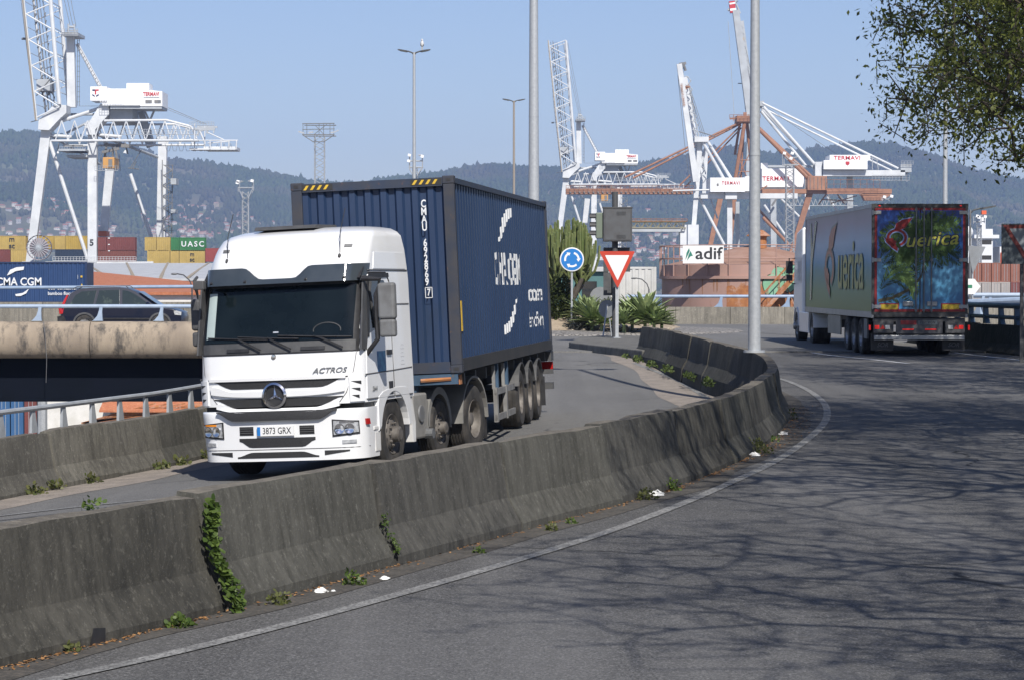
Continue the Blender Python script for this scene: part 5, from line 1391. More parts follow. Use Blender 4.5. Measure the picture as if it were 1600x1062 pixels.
# side of the cab (right side in the picture) and mirrored far side
def side(name, m, poly, off=.006, s=1, th=.012, parent=None):
    """poly of (y,z) laid on the cab side skin"""
    mb = MB(); outer = [Vector((s * (Wz(z) + off), y, z)) for y, z in poly]; inner = [Vector((s * (Wz(z) - th), y, z)) for y, z in poly]; n = len(poly)
    mb.add(outer + inner, [tuple(range(n)), tuple(range(2 * n - 1, n - 1, -1))] + [(i, (i + 1) % n, (i + 1) % n + n, i + n) for i in range(n)])
    return mb.build(name, m, parent or lor)
for s in (-1, 1):
    dr = side('door', M['cab'], [(.34, 1.05), (1.42, 1.05), (1.42, 2.62), (1.3, 2.74), (.62, 2.74), (.50, 2.60), (.42, 1.9)], .008, s)
    for nm, poly in (('door_seam', [(.36, 1.04), (1.44, 1.04), (1.44, 2.64), (1.32, 2.77), (.62, 2.77)]), ('panel_seam', [(1.48, 1.04), (2.2, 1.04)]), ('panel_seam', [(1.44, 2.32), (2.22, 2.32)]), ('panel_seam', [(.30, 1.38), (1.44, 1.40), (2.22, 1.42)]), ('panel_seam', [(.62, 2.80), (2.24, 2.80)])):
        mb = MB(); mb.path([(s * (Wz(z) + .008), y, z) for y, z in poly], .009, 4); mb.build(nm, M['seam'], lor)
    side('door_window', M['glass'], [(.50, 1.93), (1.20, 2.05), (1.30, 2.2), (1.30, 2.58), (1.2, 2.66), (.68, 2.66), (.56, 2.5)], .014, s, parent=dr)
    side('window_trim', M['black'], [(.46, 1.88), (.52, 1.88), (.62, 2.55), (.72, 2.68), (1.42, 2.70), (1.42, 2.76), (.64, 2.76), (.50, 2.6)], .018, s, parent=dr)
    side('sleeper_panel', M['cab'], [(1.46, 1.05), (2.2, 1.05), (2.2, 2.3), (1.46, 2.3)], .008, s)
    side('roof_side_panel', M['cab'], [(.85, 2.82), (2.18, 2.82), (2.18, 3.05), (.95, 3.05)], .008, s)
    side('door_handle', M['black'], [(1.18, 1.62), (1.36, 1.62), (1.36, 1.69), (1.18, 1.69)], .03, s, parent=dr)
    side('sleeper_handle', M['black'], [(1.55, 1.95), (1.62, 1.95), (1.62, 2.12), (1.55, 2.12)], .02, s)
    side('door_grip', M['black'], [(1.22, 1.07), (1.38, 1.07), (1.38, 1.25), (1.22, 1.25)], .014, s)
for s in (-1, 1): side('pillar_trim', M['dkgrey'], [(.20, 1.72), (.40, 1.72), (.47, 1.90), (.62, 2.60), (.60, 2.72), (.42, 2.72), (.30, 2.2)], .012, s)
mb = MB(); mb.path([(Wz(2.3) + .03, .62, 2.64), (Wz(2.3) + .02, .60, 2.5), (Wz(2.0) + .03, .75, 2.0)], .02, 6); mb.build('window_grab_bar', M['dkgrey'], lor)
M['decal'] = pm('blue_door_decal', (.02, .09, .25), (.10, .30, .45), 9, rough=.4)
side('door_decal', M['decal'], [(.80, 1.40), (1.13, 1.40), (1.13, 1.68), (.80, 1.68)], .012, 1)
for k in range(6):
    lettering('- - - - -' if k % 2 else '. - - - .', .06, M['txtdark'], lor, (Wz(1.6) + .014, 1.83, 1.75 - k * .055), (0, 1, 0), (0, 0, 1), name='owner_address', bold=.01, xs=.9)
lettering('2644', .10, M['steeld'], lor, (Wz(1.2) + .016, .62, 1.17), (0, 1, 0), (0, 0, 1), shear=.3, bold=.012, name='model_number')
# mirrors
for s in (1, -1):
    x = s * (HW + .32) if s > 0 else -(HW + .07)
    w_ = .25 if s > 0 else .15; mb = MB(); mb.box((x, .42, 2.36 if s > 0 else 2.28), (w_, .13, .50 if s > 0 else .44)); mh = mb.build('mirror_housing', M['grey'] if s > 0 else M['dkgrey'], lor, bevel=.04, seg=3)
    mb = MB(); mb.box((x, .42, 1.99 if s > 0 else 1.94), (w_ - .02, .13, .24 if s > 0 else .20)); mb.build('mirror_housing', M['grey'] if s > 0 else M['dkgrey'], lor, bevel=.035, seg=3)
    mb = MB(); mb.box((x, .489, 2.36 if s > 0 else 2.28), (w_ - .04, .006, .40)); mb.build('mirror_glass', M['chrome'], mh)
    mb = MB(); mb.path([(s * (HW - .03), .40, 2.68), (s * (HW + (.24 if s > 0 else .06)), .38, 2.66), (s * (HW + (.16 if s > 0 else .02)), .42, 2.45), (s * (HW + (.16 if s > 0 else .02)), .42, 1.85), (s * (HW - .01), .44, 1.66), (s * (HW - .06), .5, 1.62)], .035, 8); mb.build('mirror_arm', M['black'], lor)
mb = MB(); mb.box((-HW + .20, -.06, 2.68), (.16, .10, .12)); mb.path([(-HW + .1, .1, 2.8), (-HW + .12, -.06, 2.74)], .025, 6); mb.build('front_mirror', M['dkgrey'], lor, bevel=.03)
# wheel arch and lower side fairings
for s in (-1, 1):
    mb = MB(); wy, wz, ra = 1.42, .52, .585
    prof_o = []; prof_i = []
    for a in np.linspace(R(168), R(8), 18):
        prof_i.append((wy + ra * math.cos(a), wz + ra * math.sin(a)))
    prof_o = [(.74, .58), (.74, .75), (.74, .95), (.78, 1.06), (.95, 1.12), (1.1, 1.14), (1.25, 1.15), (1.35, 1.155), (1.45, 1.16), (1.55, 1.16), (1.65, 1.16), (1.75, 1.16), (1.85, 1.155), (1.95, 1.14), (2.02, 1.08), (2.08, .98), (2.09, .8), (2.09, .60)]
    a, b = (HW - .10, HW + .015) if s > 0 else (-HW - .015, -HW + .10)
    mb.ring(prof_o, prof_i, 'x', a, b); mb.build('wheel_arch', M['cab'], lor, bevel=.008)
    mb = MB(); fender(mb, *((.86, HW - .10) if s > 0 else (-HW + .10, -.86)), wy, wz, ra, R(5), R(172), .02); mb.build('arch_liner', M['black'], lor)
    mb = MB(); x0, x1 = (HW - .30, HW - .005) if s > 0 else (-HW + .005, -HW + .30)
    mb.b2(x0, x1, .62, .84, .30, .58); mb.b2(x0, x1 + .01 * s, .56, .86, .60, .66); mb.build('entry_step', M['cabdirt'], lor, bevel=.015)
    mb = MB(); a, b = (HW - .14, HW - .02) if s > 0 else (-HW + .02, -HW + .14)
    mb.prism([(2.06, 1.10), (2.20, 1.10), (2.36, .62), (2.34, .34), (2.24, .34), (2.2, .62)], 'x', a, b); mb.build('rear_arch_flap', M['cabdirt'], lor)
    # battery / tank box behind the arch
    mb = MB(); a, b = (HW - .45, HW - .06) if s > 0 else (-HW + .06, -HW + .45)
    mb.b2(a, b, 2.40, 3.02, .36, 1.02); bx_ = mb.build('side_box', M['dust'], lor, bevel=.03)
    xo = (HW - .055) * s
    mb = MB(); mb.lathe([(.13, 0), (.12, .02), (.0, .02)], (xo, 2.70, .72), (s, 0, 0), 20); mb.build('filler_cap', M['grey'], bx_)
    mb = MB(); mb.tube((xo - .03 * s, 2.95, .42), (xo + .10 * s, 2.95, .42), .075, n=14); mb.build('exhaust_outlet', M['steeld'], lor)
    wheel(lor, s * (HW - .03), 1.42, .50, .52, .31, s, 'front', name='front_wheel')
    # small lift axle wheel with grey guard
    wheel(lor, s * (HW - .10), 3.72, .46, .44, .26, s, 'front', name='middle_wheel')
    mb = MB(); fender(mb, *((HW - .36, HW - .12) if s > 0 else (-HW + .12, -HW + .36)), 3.72, .52, .53, R(-8), R(188), .03)
    a, b = (HW - .13, HW - .11) if s > 0 else (-HW + .11, -HW + .13)
    ii = [(3.72 + .47 * math.cos(t), .50 + .47 * math.sin(t)) for t in np.linspace(PI, 0, 18)]; oo = [(3.72 + .555 * math.cos(t), .52 + .555 * math.sin(t)) for t in np.linspace(PI, 0, 18)]
    mb.ring(oo, ii, 'x', a, b); mb.b2(a - .2, b, 3.15, 3.2, .35, .9); mb.build('middle_mudguard', M['dust'], lor)
    # drive axle
    wheel(lor, s * (HW - .01), 5.12, .52, .54, .30, s, 'deep', name='drive_wheel'); wheel(lor, s * (HW - .35), 5.12, .52, .54, .30, s, 'deep', name='drive_wheel')
    mb = MB(); fender(mb, *((HW - .66, HW + .0) if s > 0 else (-HW + .0, -HW + .66)), 5.12, .54, .62, R(-2), R(185), .035); mb.build('drive_mudguard', M['dust'], lor)
    mb = MB(); a, b = (HW - .62, HW - .04) if s > 0 else (-HW + .04, -HW + .62); mb.b2(a, b, 5.77, 5.79, .18, .62); mb.build('mud_flap', M['black'], lor)
mb = MB()
for s in (-.42, .42): mb.b2(s - .05, s + .05, 1.0, 6.3, .72, 1.0)
for y in (2.3, 3.0, 4.2, 5.1, 6.2): mb.b2(-.37, .37, y, y + .12, .76, .95)
mb.b2(-.55, .55, 4.85, 5.6, 1.02, 1.16); mb.b2(-.9, .9, 5.0, 5.2, .45, .6); mb.b2(-.9, .9, 1.35, 1.5, .42, .55); mb.b2(-.85, .85, 2.42, 3.0, .40, .98)
mb.build('tractor_frame', M['dkgrey'], lor)
mb = MB()
for k in range(3): mb.path([(.1 + .12 * k, 2.35, 1.9), (.1 + .14 * k, 2.55, 1.35), (.2 + .1 * k, 2.9, 1.25), (.2, 3.2, 1.35)], .022, 6)
mb.build('air_hoses', M['redlens'], lor)

# ---- container and its trailer: own yaw
CYAW = 7.2; CR = -2.6
EC = Euler((0, R(CR), R(-CYAW)))
Cc = Vector((-0.733, 36.72, -1.335))      # front right bottom corner of the container
CM = Matrix.Translation(Cc) @ EC.to_matrix().to_4x4() @ Matrix.Translation((-1.219, 0, 0))
cloc = CM.translation
M['cbox'] = pm('navy_container_paint', (.013, .030, .075), (.018, .038, .09), 1.2, rough=.45, c3=(.016, .03, .06), s3=2.5, lo3=.55, hi3=.75, stretch=(1, 1, .3))
M['cboxs'] = M['cbox']
M['cframe'] = pm('worn_corner_post', (.020, .028, .048), (.038, .038, .045), 3.5, rough=.7, c3=(.10, .055, .03), s3=9, lo3=.60, hi3=.72)
M['crail'] = pm('navy_rail_rust', (.016, .030, .062), (.03, .035, .05), 2.5, rough=.6, c3=(.13, .06, .035), s3=8, lo3=.60, hi3=.70)
ct = thing('shipping_container', 'large navy blue corrugated container with white lettering carried by the white lorry', 'container', cloc, tuple(CM.to_euler()))
CL, CW, CH = 12.19, 2.438, 2.896; hw = CW / 2
mb = MB(); corr_sheet(mb, -hw + .16, hw - .16, .17, CH - .14, .045, .045, .235, 'y', -1); fs_ = mb.build('front_wall', M['cbox'], ct)
mb = MB(); corr_sheet(mb, .16, CL - .16, .20, CH - .10, hw - .03, .036, .278, 'x', 1); mb.build('side_wall', M['cboxs'], ct)
mb = MB(); corr_sheet(mb, .16, CL - .16, .20, CH - .10, -hw + .03, .036, .278, 'x', -1); mb.build('side_wall', M['cboxs'], ct)
mb = MB(); mb.b2(-hw + .02, hw - .02, .05, CL - .05, CH - .06, CH - .03); mb.build('roof', M['cbox'], ct)
mb = MB(); mb.b2(-hw + .02, hw - .02, .05, CL - .05, .10, .14); mb.b2(-hw + .16, hw - .16, CL - .08, CL - .03, .16, CH - .12); mb.build('floor_and_doors', M['cbox'], ct)
for sx in (-1, 1):
    for yy in (0, CL):
        sy = 1 if yy == 0 else -1
        mb = MB(); a, b = sorted((sx * hw, sx * (hw - .16))); c, d = sorted((yy, yy + sy * .14)); mb.b2(a, b, c, d, .121, CH - .121); mb.build('corner_post', M['cframe'], ct, bevel=.006)
        for zz in (0, CH - .118):
            mb = MB(); a, b = sorted((sx * (hw + .004), sx * (hw - .17))); c, d = sorted((yy - sy * .004, yy + sy * .178)); mb.b2(a, b, c, d, zz, zz + .118); o = mb.build('corner_casting', M['cframe'], ct, bevel=.012)
            mb = MB(); mb.box((sx * (hw - .08), yy - sy * .006, zz + .06), (.07, .004, .045)); mb.box((sx * (hw + .006), yy + sy * .09, zz + .06), (.004, .08, .045)); mb.build('casting_hole', M['black'], o)
for e_ in ((-.002, .10, CH - .145, CH - .02), (.0, .10, .01, .17), (CL - .1, CL, CH - .13, CH - .02), (CL - .1, CL, .01, .16)): mb = MB(); mb.b2(-hw + .17, hw - .17, *e_); mb.build('end_rail', M['crail'], ct)
for sx in (-1, 1):
    mb = MB(); a, b = sorted((sx * hw, sx * (hw - .06))); mb.b2(a, b, .18, CL - .18, CH - .11, CH - .03); mb.build('top_side_rail', M['crail'], ct)
    mb = MB(); a, b = sorted((sx * (hw + .001), sx * (hw - .05))); mb.b2(a, b, .18, CL - .18, .02, .205); mb.build('bottom_side_rail', pm('bottom_rail_grime', (.012, .014, .018), (.03, .028, .027), 2, rough=.8) if sx > 0 else M['black'], ct)
# hazard stripes on the front header
for x0 in (-hw + .19, hw - .62):
    pl_ = []
    for k in range(4): pl_.append([(k * .10 + .0, .01), (k * .10 + .04, .01), (k * .10 + .085, .075), (k * .10 + .045, .075)])
    mb = MB(); mb.b2(x0 - .02, x0 + .44, -.006, -.0035, CH - .125, CH - .035); hb = mb.build('hazard_band', M['stripeblk'], ct)
    poly_flat('hazard_stripes', M['yellow'], hb, (x0, -.007, CH - .122), (1, 0, 0), (0, 0, 1), pl_, off=.001)
mb = MB(); mb.add([(-.02, -.003, 1.98), (.20, -.003, 1.98), (.09, -.003, 2.17)], [(0, 1, 2)]); mb.build('warning_triangle', M['yellow'], ct)
# vertical code on the front
xcod = hw - .46; chars = 'CMAU 692869'
zc = CH - .40
for ch in chars:
    if ch != ' ': lettering(ch, .155, M['lwhite'], ct, (xcod, -.008, zc), (1, 0, 0), (0, 0, 1), bold=.024, xs=.72, name='code_letter')
    zc -= .115
lettering('7', .145, M['lwhite'], ct, (xcod + .02, -.008, zc - .04), (1, 0, 0), (0, 0, 1), bold=.02, xs=.7, name='code_letter')
poly_flat('code_frame', M['lwhite'], ct, (xcod + .02, -.008, zc - .04), (1, 0, 0), (0, 0, 1), [[(-.055, -.08), (.055, -.08), (.055, -.07), (-.055, -.07)], [(-.055, .07), (.055, .07), (.055, .08), (-.055, .08)], [(-.055, -.08), (-.045, -.08), (-.045, .08), (-.055, .08)], [(.045, -.08), (.055, -.08), (.055, .08), (.045, .08)]])
# side markings follow the corrugation
def sdisp(y): return -cdepth(y, .16, .278, .036) + .004
def side_text(body, size, y, z, **k):
    cuts = []
    for i in range(50):
        for c in (0, .35, .5, .85): cuts.append(.16 + (i + c) * .278 - y)
    return lettering(body, size, M['lwhite'], ct, (hw - .03, y, z), (0, 1, 0), (0, 0, 1), cuts=[c for c in cuts if abs(c) < 4], disp=lambda x: sdisp(x + y), **k)
side_text('CMA CGM', .72, 6.1, 1.52, bold=.034, xs=1.05, name='side_lettering')
side_text('eco container', .46, 10.0, 1.12, bold=.014, xs=.95, name='side_lettering')
side_text('bamboo flooring', .38, 10.0, .62, bold=.01, xs=.95, name='side_lettering')
def side_poly(polys):
    mb = MB()
    for p in polys:
        bm = bmesh.new(); vv = [bm.verts.new((x, y, 0)) for x, y in p]; bm.faces.new(vv)
        for i in range(50):
            for c in (0, .35, .5, .85): bmesh.ops.bisect_plane(bm, geom=bm.verts[:] + bm.edges[:] + bm.faces[:], plane_co=(.16 + (i + c) * .278, 0, 0), plane_no=(1, 0, 0), dist=1e-5)
        bm.verts.ensure_lookup_table(); bm.verts.index_update()
        mb.add([(hw - .03 + sdisp(v.co.x), v.co.x, v.co.y) for v in bm.verts], [tuple(v.index for v in f.verts) for f in bm.faces]); bm.free()
    return mb.build('side_swoosh', M['lwhite'], ct)
side_poly([[(5.0, 1.98), (5.3, 2.18), (5.7, 2.42), (6.3, 2.58), (7.0, 2.62), (7.0, 2.47), (6.4, 2.40), (5.9, 2.24), (5.4, 2.05)], [(7.2, 1.06), (7.0, .86), (6.6, .64), (6.0, .48), (5.3, .44), (5.3, .60), (5.9, .64), (6.4, .76), (6.8, .92)]])
mb = MB(); mb.b2(hw - .028, hw - .018, .33, .43, .60, 1.05); mb.build('caution_label', M['yellow'], ct)
# trailer under the container, same axes; children of the lorry
TI = rootM(lor).inverted() @ CM
class TMB(MB):
    def build(s, name, mats, parent=lor, **k):
        s.v = [tuple(TI @ Vector(q)) for q in s.v]; return MB.build(s, name, mats, parent, **k)
M['tframe'] = pm('trailer_blue_paint', (.05, .10, .17), (.03, .06, .10), 3, rough=.6, c3=(.10, .075, .05), s3=6, lo3=.58, hi3=.7)
M['tgrey'] = pm('trailer_grey_steel', (.22, .22, .215), (.14, .135, .13), 3, rough=.7)
mb = TMB()
for s in (-.45, .45): mb.b2(s - .06, s + .06, .1, 12.3, -.42, -.13); 
mb.b2(-1.15, 1.15, .02, .30, -.16, -.004); mb.build('trailer_front_beam', M['tframe'])
mb = TMB()
for s in (-.45, .45): mb.b2(s - .07, s + .07, .31, 12.3, -.46, -.02)
for y in np.arange(1.0, 12.3, 1.2): mb.b2(-1.1, 1.1, y, y + .1, -.20, -.03)
mb.b2(-1.2, 1.2, 12.0, 12.45, -.2, -.01); mb.build('trailer_frame', M['dkgrey'])
mb = TMB()
for s in (-1, 1):
    mb.box((s * 1.05, .2, -.10), (.24, .20, .14)); mb.tube((s * 1.05, .02, -.08), (s * .6, .0, -.09), .03, n=6)
mb.build('twist_lock', M['tankrust'])
for s in (-1, 1):
    # landing leg
    mb = TMB(); mb.b2(s * .85 - .07, s * .85 + .07, 3.2, 3.36, -1.02, -.1); mb.b2(s * .85 - .12, s * .85 + .12, 3.12, 3.44, -1.08, -1.02); mb.build('landing_leg', M['dkgrey'])
    # side guard
    mb = TMB(); xs_ = s * 1.17
    for (z0, z1) in ((-.50, -.40), (-.92, -.82)): mb.b2(xs_ - .02, xs_ + .02, 3.9, 6.3, z0, z1)
    for y in (3.9, 5.1): mb.b2(xs_ - .035, xs_ + .03, y, y + .14, -.94, -.38); mb.b2(xs_ - .05, xs_ - .0, y + .02, y + .1, -.4, -.02)
    mb.build('side_guard', M['tgrey'])
    for yb_ in (4.3, 5.55): mb = TMB(); mb.b2(xs_ - .05, xs_ + .0, yb_, yb_ + .12, -.40, 0.0); mb.build('guard_bracket', M['tframe'])
    for yy in (7.35, 8.66, 9.97):
        cpt = TI @ Vector((s * 1.17, yy, -.70))
        w0 = wheel(lor, cpt.x, cpt.y, cpt.z, .52, .385, s, 'deep', steer=R(TYAW - CYAW) * s * s * 0 + R(TYAW - CYAW), name='trailer_wheel')
        mb = TMB(); fender(mb, *((.78, 1.20) if s > 0 else (-1.20, -.78)), yy, -.68, .585, R(20), R(160), .02); mb.build('trailer_mudguard', M['dkgrey'])
    mb = TMB(); a, b = sorted((s * .8, s * 1.2)); mb.b2(a, b, 10.75, 10.77, -1.0, -.45); mb.build('mud_flap', M['black'])
    mb = TMB(); a, b = sorted((s * .75, s * 1.18)); mb.b2(a, b, 12.42, 12.50, -.42, -.22); mb.build('tail_lamp', M['redlens'])
for nm_, e_ in (('rear_bumper', (-1.2, 1.2, 12.2, 12.32, -.75, -.62)), ('rear_beam', (-1.25, 1.22, 12.05, 12.15, -.45, -.36)), ('axle', (-1.1, 1.1, 7.3, 7.4, -.76, -.64)), ('axle', (-1.1, 1.1, 8.6, 8.7, -.76, -.64)), ('axle', (-1.1, 1.1, 9.9, 10.0, -.76, -.64))):
    mb = TMB(); mb.b2(*e_); mb.build(nm_, M['dkgrey'])
# ------------------------------------------------------------------ refrigerated lorry seen from behind
ref = thing('refrigerated_lorry', 'refrigerated lorry with a tropical palm picture on its rear doors driving away on the right', 'lorry', (10.83, 66.4, -1.985), (0, 0, R(.75)))
RW, RH0, RH1, RL = 1.28, 1.12, 4.04, 13.5
def grad_mat(name, stops, ns=.9, amt=.25, rough=.45, tint=None, axis='Z', lo=1.1, hi=4.1):
    m = bpy.data.materials.new(name); m.use_nodes = True; nt = m.node_tree; b = nt.nodes['Principled BSDF']
    tc = nt.nodes.new('ShaderNodeTexCoord'); sp = nt.nodes.new('ShaderNodeSeparateXYZ'); nt.links.new(tc.outputs['Object'], sp.inputs[0])
    n = nt.nodes.new('ShaderNodeTexNoise'); n.inputs['Scale'].default_value = ns; n.inputs['Detail'].default_value = 4; nt.links.new(tc.outputs['Object'], n.inputs['Vector'])
    r = nt.nodes.new('ShaderNodeMapRange'); r.inputs['From Min'].default_value = lo; r.inputs['From Max'].default_value = hi; nt.links.new(sp.outputs[axis], r.inputs['Value'])
    ad = nt.nodes.new('ShaderNodeMath'); ad.operation = 'MULTIPLY_ADD'; ad.inputs[1].default_value = amt; ad.inputs[2].default_value = 0
    nt.links.new(n.outputs['Fac'], ad.inputs[0]); a2 = nt.nodes.new('ShaderNodeMath'); a2.operation = 'ADD'; nt.links.new(ad.outputs[0], a2.inputs[0]); nt.links.new(r.outputs[0], a2.inputs[1])
    a3 = nt.nodes.new('ShaderNodeMath'); a3.operation = 'SUBTRACT'; a3.inputs[1].default_value = amt * .5; nt.links.new(a2.outputs[0], a3.inputs[0])
    cr = nt.nodes.new('ShaderNodeValToRGB'); e = cr.color_ramp.elements
    while len(e) < len(stops): e.new(.5)
    for k, (p, c) in enumerate(stops): e[k].position = p; e[k].color = (*c, 1)
    nt.links.new(a3.outputs[0], cr.inputs[0]); nt.links.new(cr.outputs[0], b.inputs['Base Color']); b.inputs['Roughness'].default_value = rough
    return m
M['beach'] = grad_mat('trailer_beach_print', [(0, (.20, .24, .07)), (.2, (.17, .27, .13)), (.40, (.08, .24, .27)), (.48, (.12, .30, .46)), (.66, (.36, .46, .58)), (.84, (.34, .28, .33)), (1, (.24, .20, .20))], .5, .12, rough=.42)
M['lagoon'] = grad_mat('door_lagoon_print', [(0, (.14, .32, .42)), (.12, (.03, .15, .32)), (.3, (.07, .24, .40)), (.45, (.09, .24, .40)), (.62, (.02, .09, .30)), (1, (.004, .02, .16))], 1.4, .45, .3)
mb = MB(); mb.b2(-RW + .02, RW - .02, .04, RL, RH0 + .02, RH1 - .02); mb.build('box_body', M['beach'], ref)
M['trim'] = pm('brushed_trim', (.36, .37, .38), (.28, .29, .3), 4, rough=.4, metal=.5)
mb = MB()
for s in (-1, 1):
    a, b = sorted((s * RW, s * (RW - .06))); mb.b2(a, b, .02, RL, RH1 - .10, RH1); mb.b2(a, b, .02, RL, RH0 - .10, RH0 + .06)
mb.b2(-RW, RW, RL, RL + .05, RH0 - .1, RH1); mb.build('side_trim', M['trim'], ref)
M['dtrim'] = pm('dark_door_frame', (.03, .03, .033), (.05, .05, .05), 4, rough=.5)
mb = MB()
for s in (-1, 1): a, b = sorted((s * (RW + .004), s * (RW - .07))); mb.b2(a, b, -.02, .03, RH0, RH1 + .003)
mb.b2(-RW + .07, RW - .07, -.02, .03, RH1 - .10, RH1 + .003); mb.b2(-RW + .07, RW - .07, -.02, .03, RH0 - .08, RH0 + .05); mb.build('door_frame', M['dtrim'], ref)
M['redbord'] = pm('red_door_border', (.22, .015, .02), rough=.45)
dz0, dz1 = RH0 + .06, RH1 - .11
for s in (-1, 1):
    a, b = sorted((s * .015, s * (RW - .075))); mb = MB(); mb.b2(a, b, -.03, .035, dz0, dz1); d = mb.build('rear_door', M['redbord'], ref)
    a, b = sorted((s * .015, s * (RW - .14))); mb = MB(); mb.b2(a, b, -.034, -.031, dz0 + .07, dz1 - .06); mb.build('lagoon_picture', M['lagoon'], d)
    for q in (.10, .30) if s > 0 else (.11,):
        mb = MB(); mb.tube((s * q, -.06, dz0 - .02), (s * q, -.06, dz1 + .02), .018, n=8)
        for zz in (dz0 + .05, (dz0 + dz1) / 2, dz1 - .05): mb.box((s * q, -.05, zz), (.07, .04, .06))
        mb.build('lock_bar', M['steeld'], d)
    for zz in (RH0 + .20, (dz0 + dz1) / 2, dz1 - .12):
        mb = MB(); mb.box((s * (RW - .13), -.05, zz), (.22, .03, .09)); mb.tube((s * (RW - .02), -.05, zz - .07), (s * (RW - .02), -.05, zz + .07), .022, n=8); mb.build('hinge', M['trim'], d)
    mb = MB(); mb.box((s * .32, -.05, RH0 + .27), (.28, .04, .13)); mb.build('door_latch', M['trim'], d, bevel=.02)
    mb = MB(); mb.box((s * .82, -.04, RH0 + .19), (.52, .006, .19)); rr_ = mb.build('reflector_frame', M['redbord'], d)
    mb = MB(); mb.box((s * .82, -.045, RH0 + .19), (.46, .006, .13)); mb.build('yellow_reflector', pm('dim_yellow', (.38, .27, .02), rough=.4), rr_)
    mb = MB(); mb.box((s * (RW - .2), -.03, RH1 - .05), (.05, .03, .03)); mb.build('marker_lamp', M['redlit'], ref)
    mb = MB(); mb.box((s * .5 , 0, 0), (.001, .001, .001)) if False else None
# palm fronds and trunk printed on the doors: flat pieces
M['frond'] = pm('palm_green_print', (.035, .09, .02), (.10, .17, .04), 3, rough=.4); M['frondl'] = pm('pale_palm_print', (.22, .33, .09), (.12, .22, .06), 5, rough=.4); M['frondd'] = pm('dark_palm_print', (.012, .035, .012), (.03, .07, .02), 3, rough=.4); M['ptrunk'] = pm('palm_trunk_print', (.035, .03, .015), (.08, .07, .03), 6, rough=.5)
rp = random.Random(4)
def frond(mb, x, z, ang, L, drop, y, dens=22, w=.35):
    pts = []
    for k in range(dens + 1):
        t = k / dens; a = ang - drop * t; x += math.cos(a) * L / dens; z += math.sin(a) * L / dens
        ll = w * math.sin(PI * min(1, t * .85 + .12)) * rp.uniform(.75, 1.1)
        for s in (-1, 1):
            b = a + s * rp.uniform(.7, 1.1) - .25 * (1 if math.cos(a) > 0 else -1) * 0
            ex, ez = x + math.cos(b) * ll, z + math.sin(b) * ll - .08 * ll
            nx_, nz_ = -math.sin(b) * .012, math.cos(b) * .012
            q = [(x - nx_, y, z - nz_), ((x + ex) / 2 + nx_ * 1.3, y, (z + ez) / 2 + nz_ * 1.3), (ex, y, ez), ((x + ex) / 2 - nx_ * 1.3, y, (z + ez) / 2 - nz_ * 1.3)]
            if all(-RW + .15 < p[0] < RW - .15 and dz0 + .08 < p[2] < dz1 - .07 and not (abs(p[0]) < .014) for p in q): mb.add(q, [(0, 3, 2, 1)])
for li, (m, n, yo) in enumerate((('frondd', 46, -.0365), ('frond', 34, -.0375), ('frondl', 5, -.0385))):
    mb = MB()
    for k in range(n):
        if m == 'frondl': frond(mb, -.95 + .1 * k, 2.0 + .02 * k, R(70 - 20 * k), .75, 1.6 if k > 1 else 1.2, yo, 24, .22)
        else:
            cx, cz = rp.uniform(-.55, .35), rp.uniform(2.75, 3.5); a = rp.uniform(0, 2 * PI)
            frond(mb, cx, cz, a, rp.uniform(.5, 1.0), rp.uniform(-.4, 1.2) * (1 if math.cos(a) > 0 else -1), yo, 20, .26)
    if m == 'frondd':
        for k in range(12): frond(mb, rp.uniform(-1.1, -.7), rp.uniform(1.6, 3.0), rp.uniform(-1.6, 1.2), .8, .5, yo, 18, .26)
    mb.build('palm_picture', M[m], ref)
mb = MB(); P0 = [(-1.1, 1.42), (-.7, 1.52), (-.3, 1.72), (-.08, 1.9), (.05, 2.1), (.1, 2.4)]
for (a, b) in zip(P0[:-1], P0[1:]): mb.add([(a[0], -.038, a[1]), (b[0], -.038, b[1]), (b[0] - .02, -.038, b[1] + .07), (a[0] - .02, -.038, a[1] + .09)], [(0, 1, 2, 3)])
mb.build('palm_trunk_picture', M['ptrunk'], ref)
# lettering on the doors: yellow script with dark outline, red curl
M['ytxt'] = pm('yellow_script', (.42, .40, .06), rough=.4); M['navyo'] = pm('navy_outline', (.01, .015, .05), rough=.4); M['rscript'] = pm('red_curl', (.22, .012, .015), rough=.4); M['bline'] = pm('pale_blue_outline', (.20, .28, .48), rough=.4)
for (mm, bo, yo) in ((M['navyo'], .055, -.0400), (M['ytxt'], .012, -.0415)):
    lettering('uerica', .52, mm, ref, (.30, yo, 3.09), (1, 0, .06), (-.0, 0, 1), bold=bo, xs=1.06, shear=.25, spacing=1.05)
def curl(k, mm, yo, name, sc=1.0, ox=-.62, oz=3.14, cx=0, side_=None):
    w = .035 * k
    shapes = [arcband(0, 0, .20 - w, .27 + w, R(-70), R(265), 20), arcband(0, 0, .10, .2, R(185), R(262), 8) if k < .5 else [],
              [(-.32 - w, .02), (-.1, -.18), (.02 + w, -.30 - w), (.02, -.42 - w * 1.5), (-.12, -.32 - w), (-.28 - w, -.14)],
              [(-.06 - w, .24), (-.02, .45), (.14, .56 + w), (.42 + w, .62 + w), (.30, .44), (.22, .30), (.06, .24 - w)]]
    polys = [[(x * 1.0, z) for x, z in p] for p in shapes if p]
    if side_ is None: return poly_flat(name, mm, ref, (ox, yo, oz), (1, 0, 0), (0, 0, 1), [[(x * sc, z * sc * .85) for x, z in p] for p in polys])
    return poly_flat(name, mm, ref, (-RW - .003 - yo * 0 + side_, ox, oz), (0, -1, 0), (0, 0, 1), [[(x * sc * 1.7, z * sc) for x, z in p] for p in polys])
curl(1.0, M['bline'], -.0402, 'curl_outline'); curl(.0, M['rscript'], -.0418, 'red_curl')
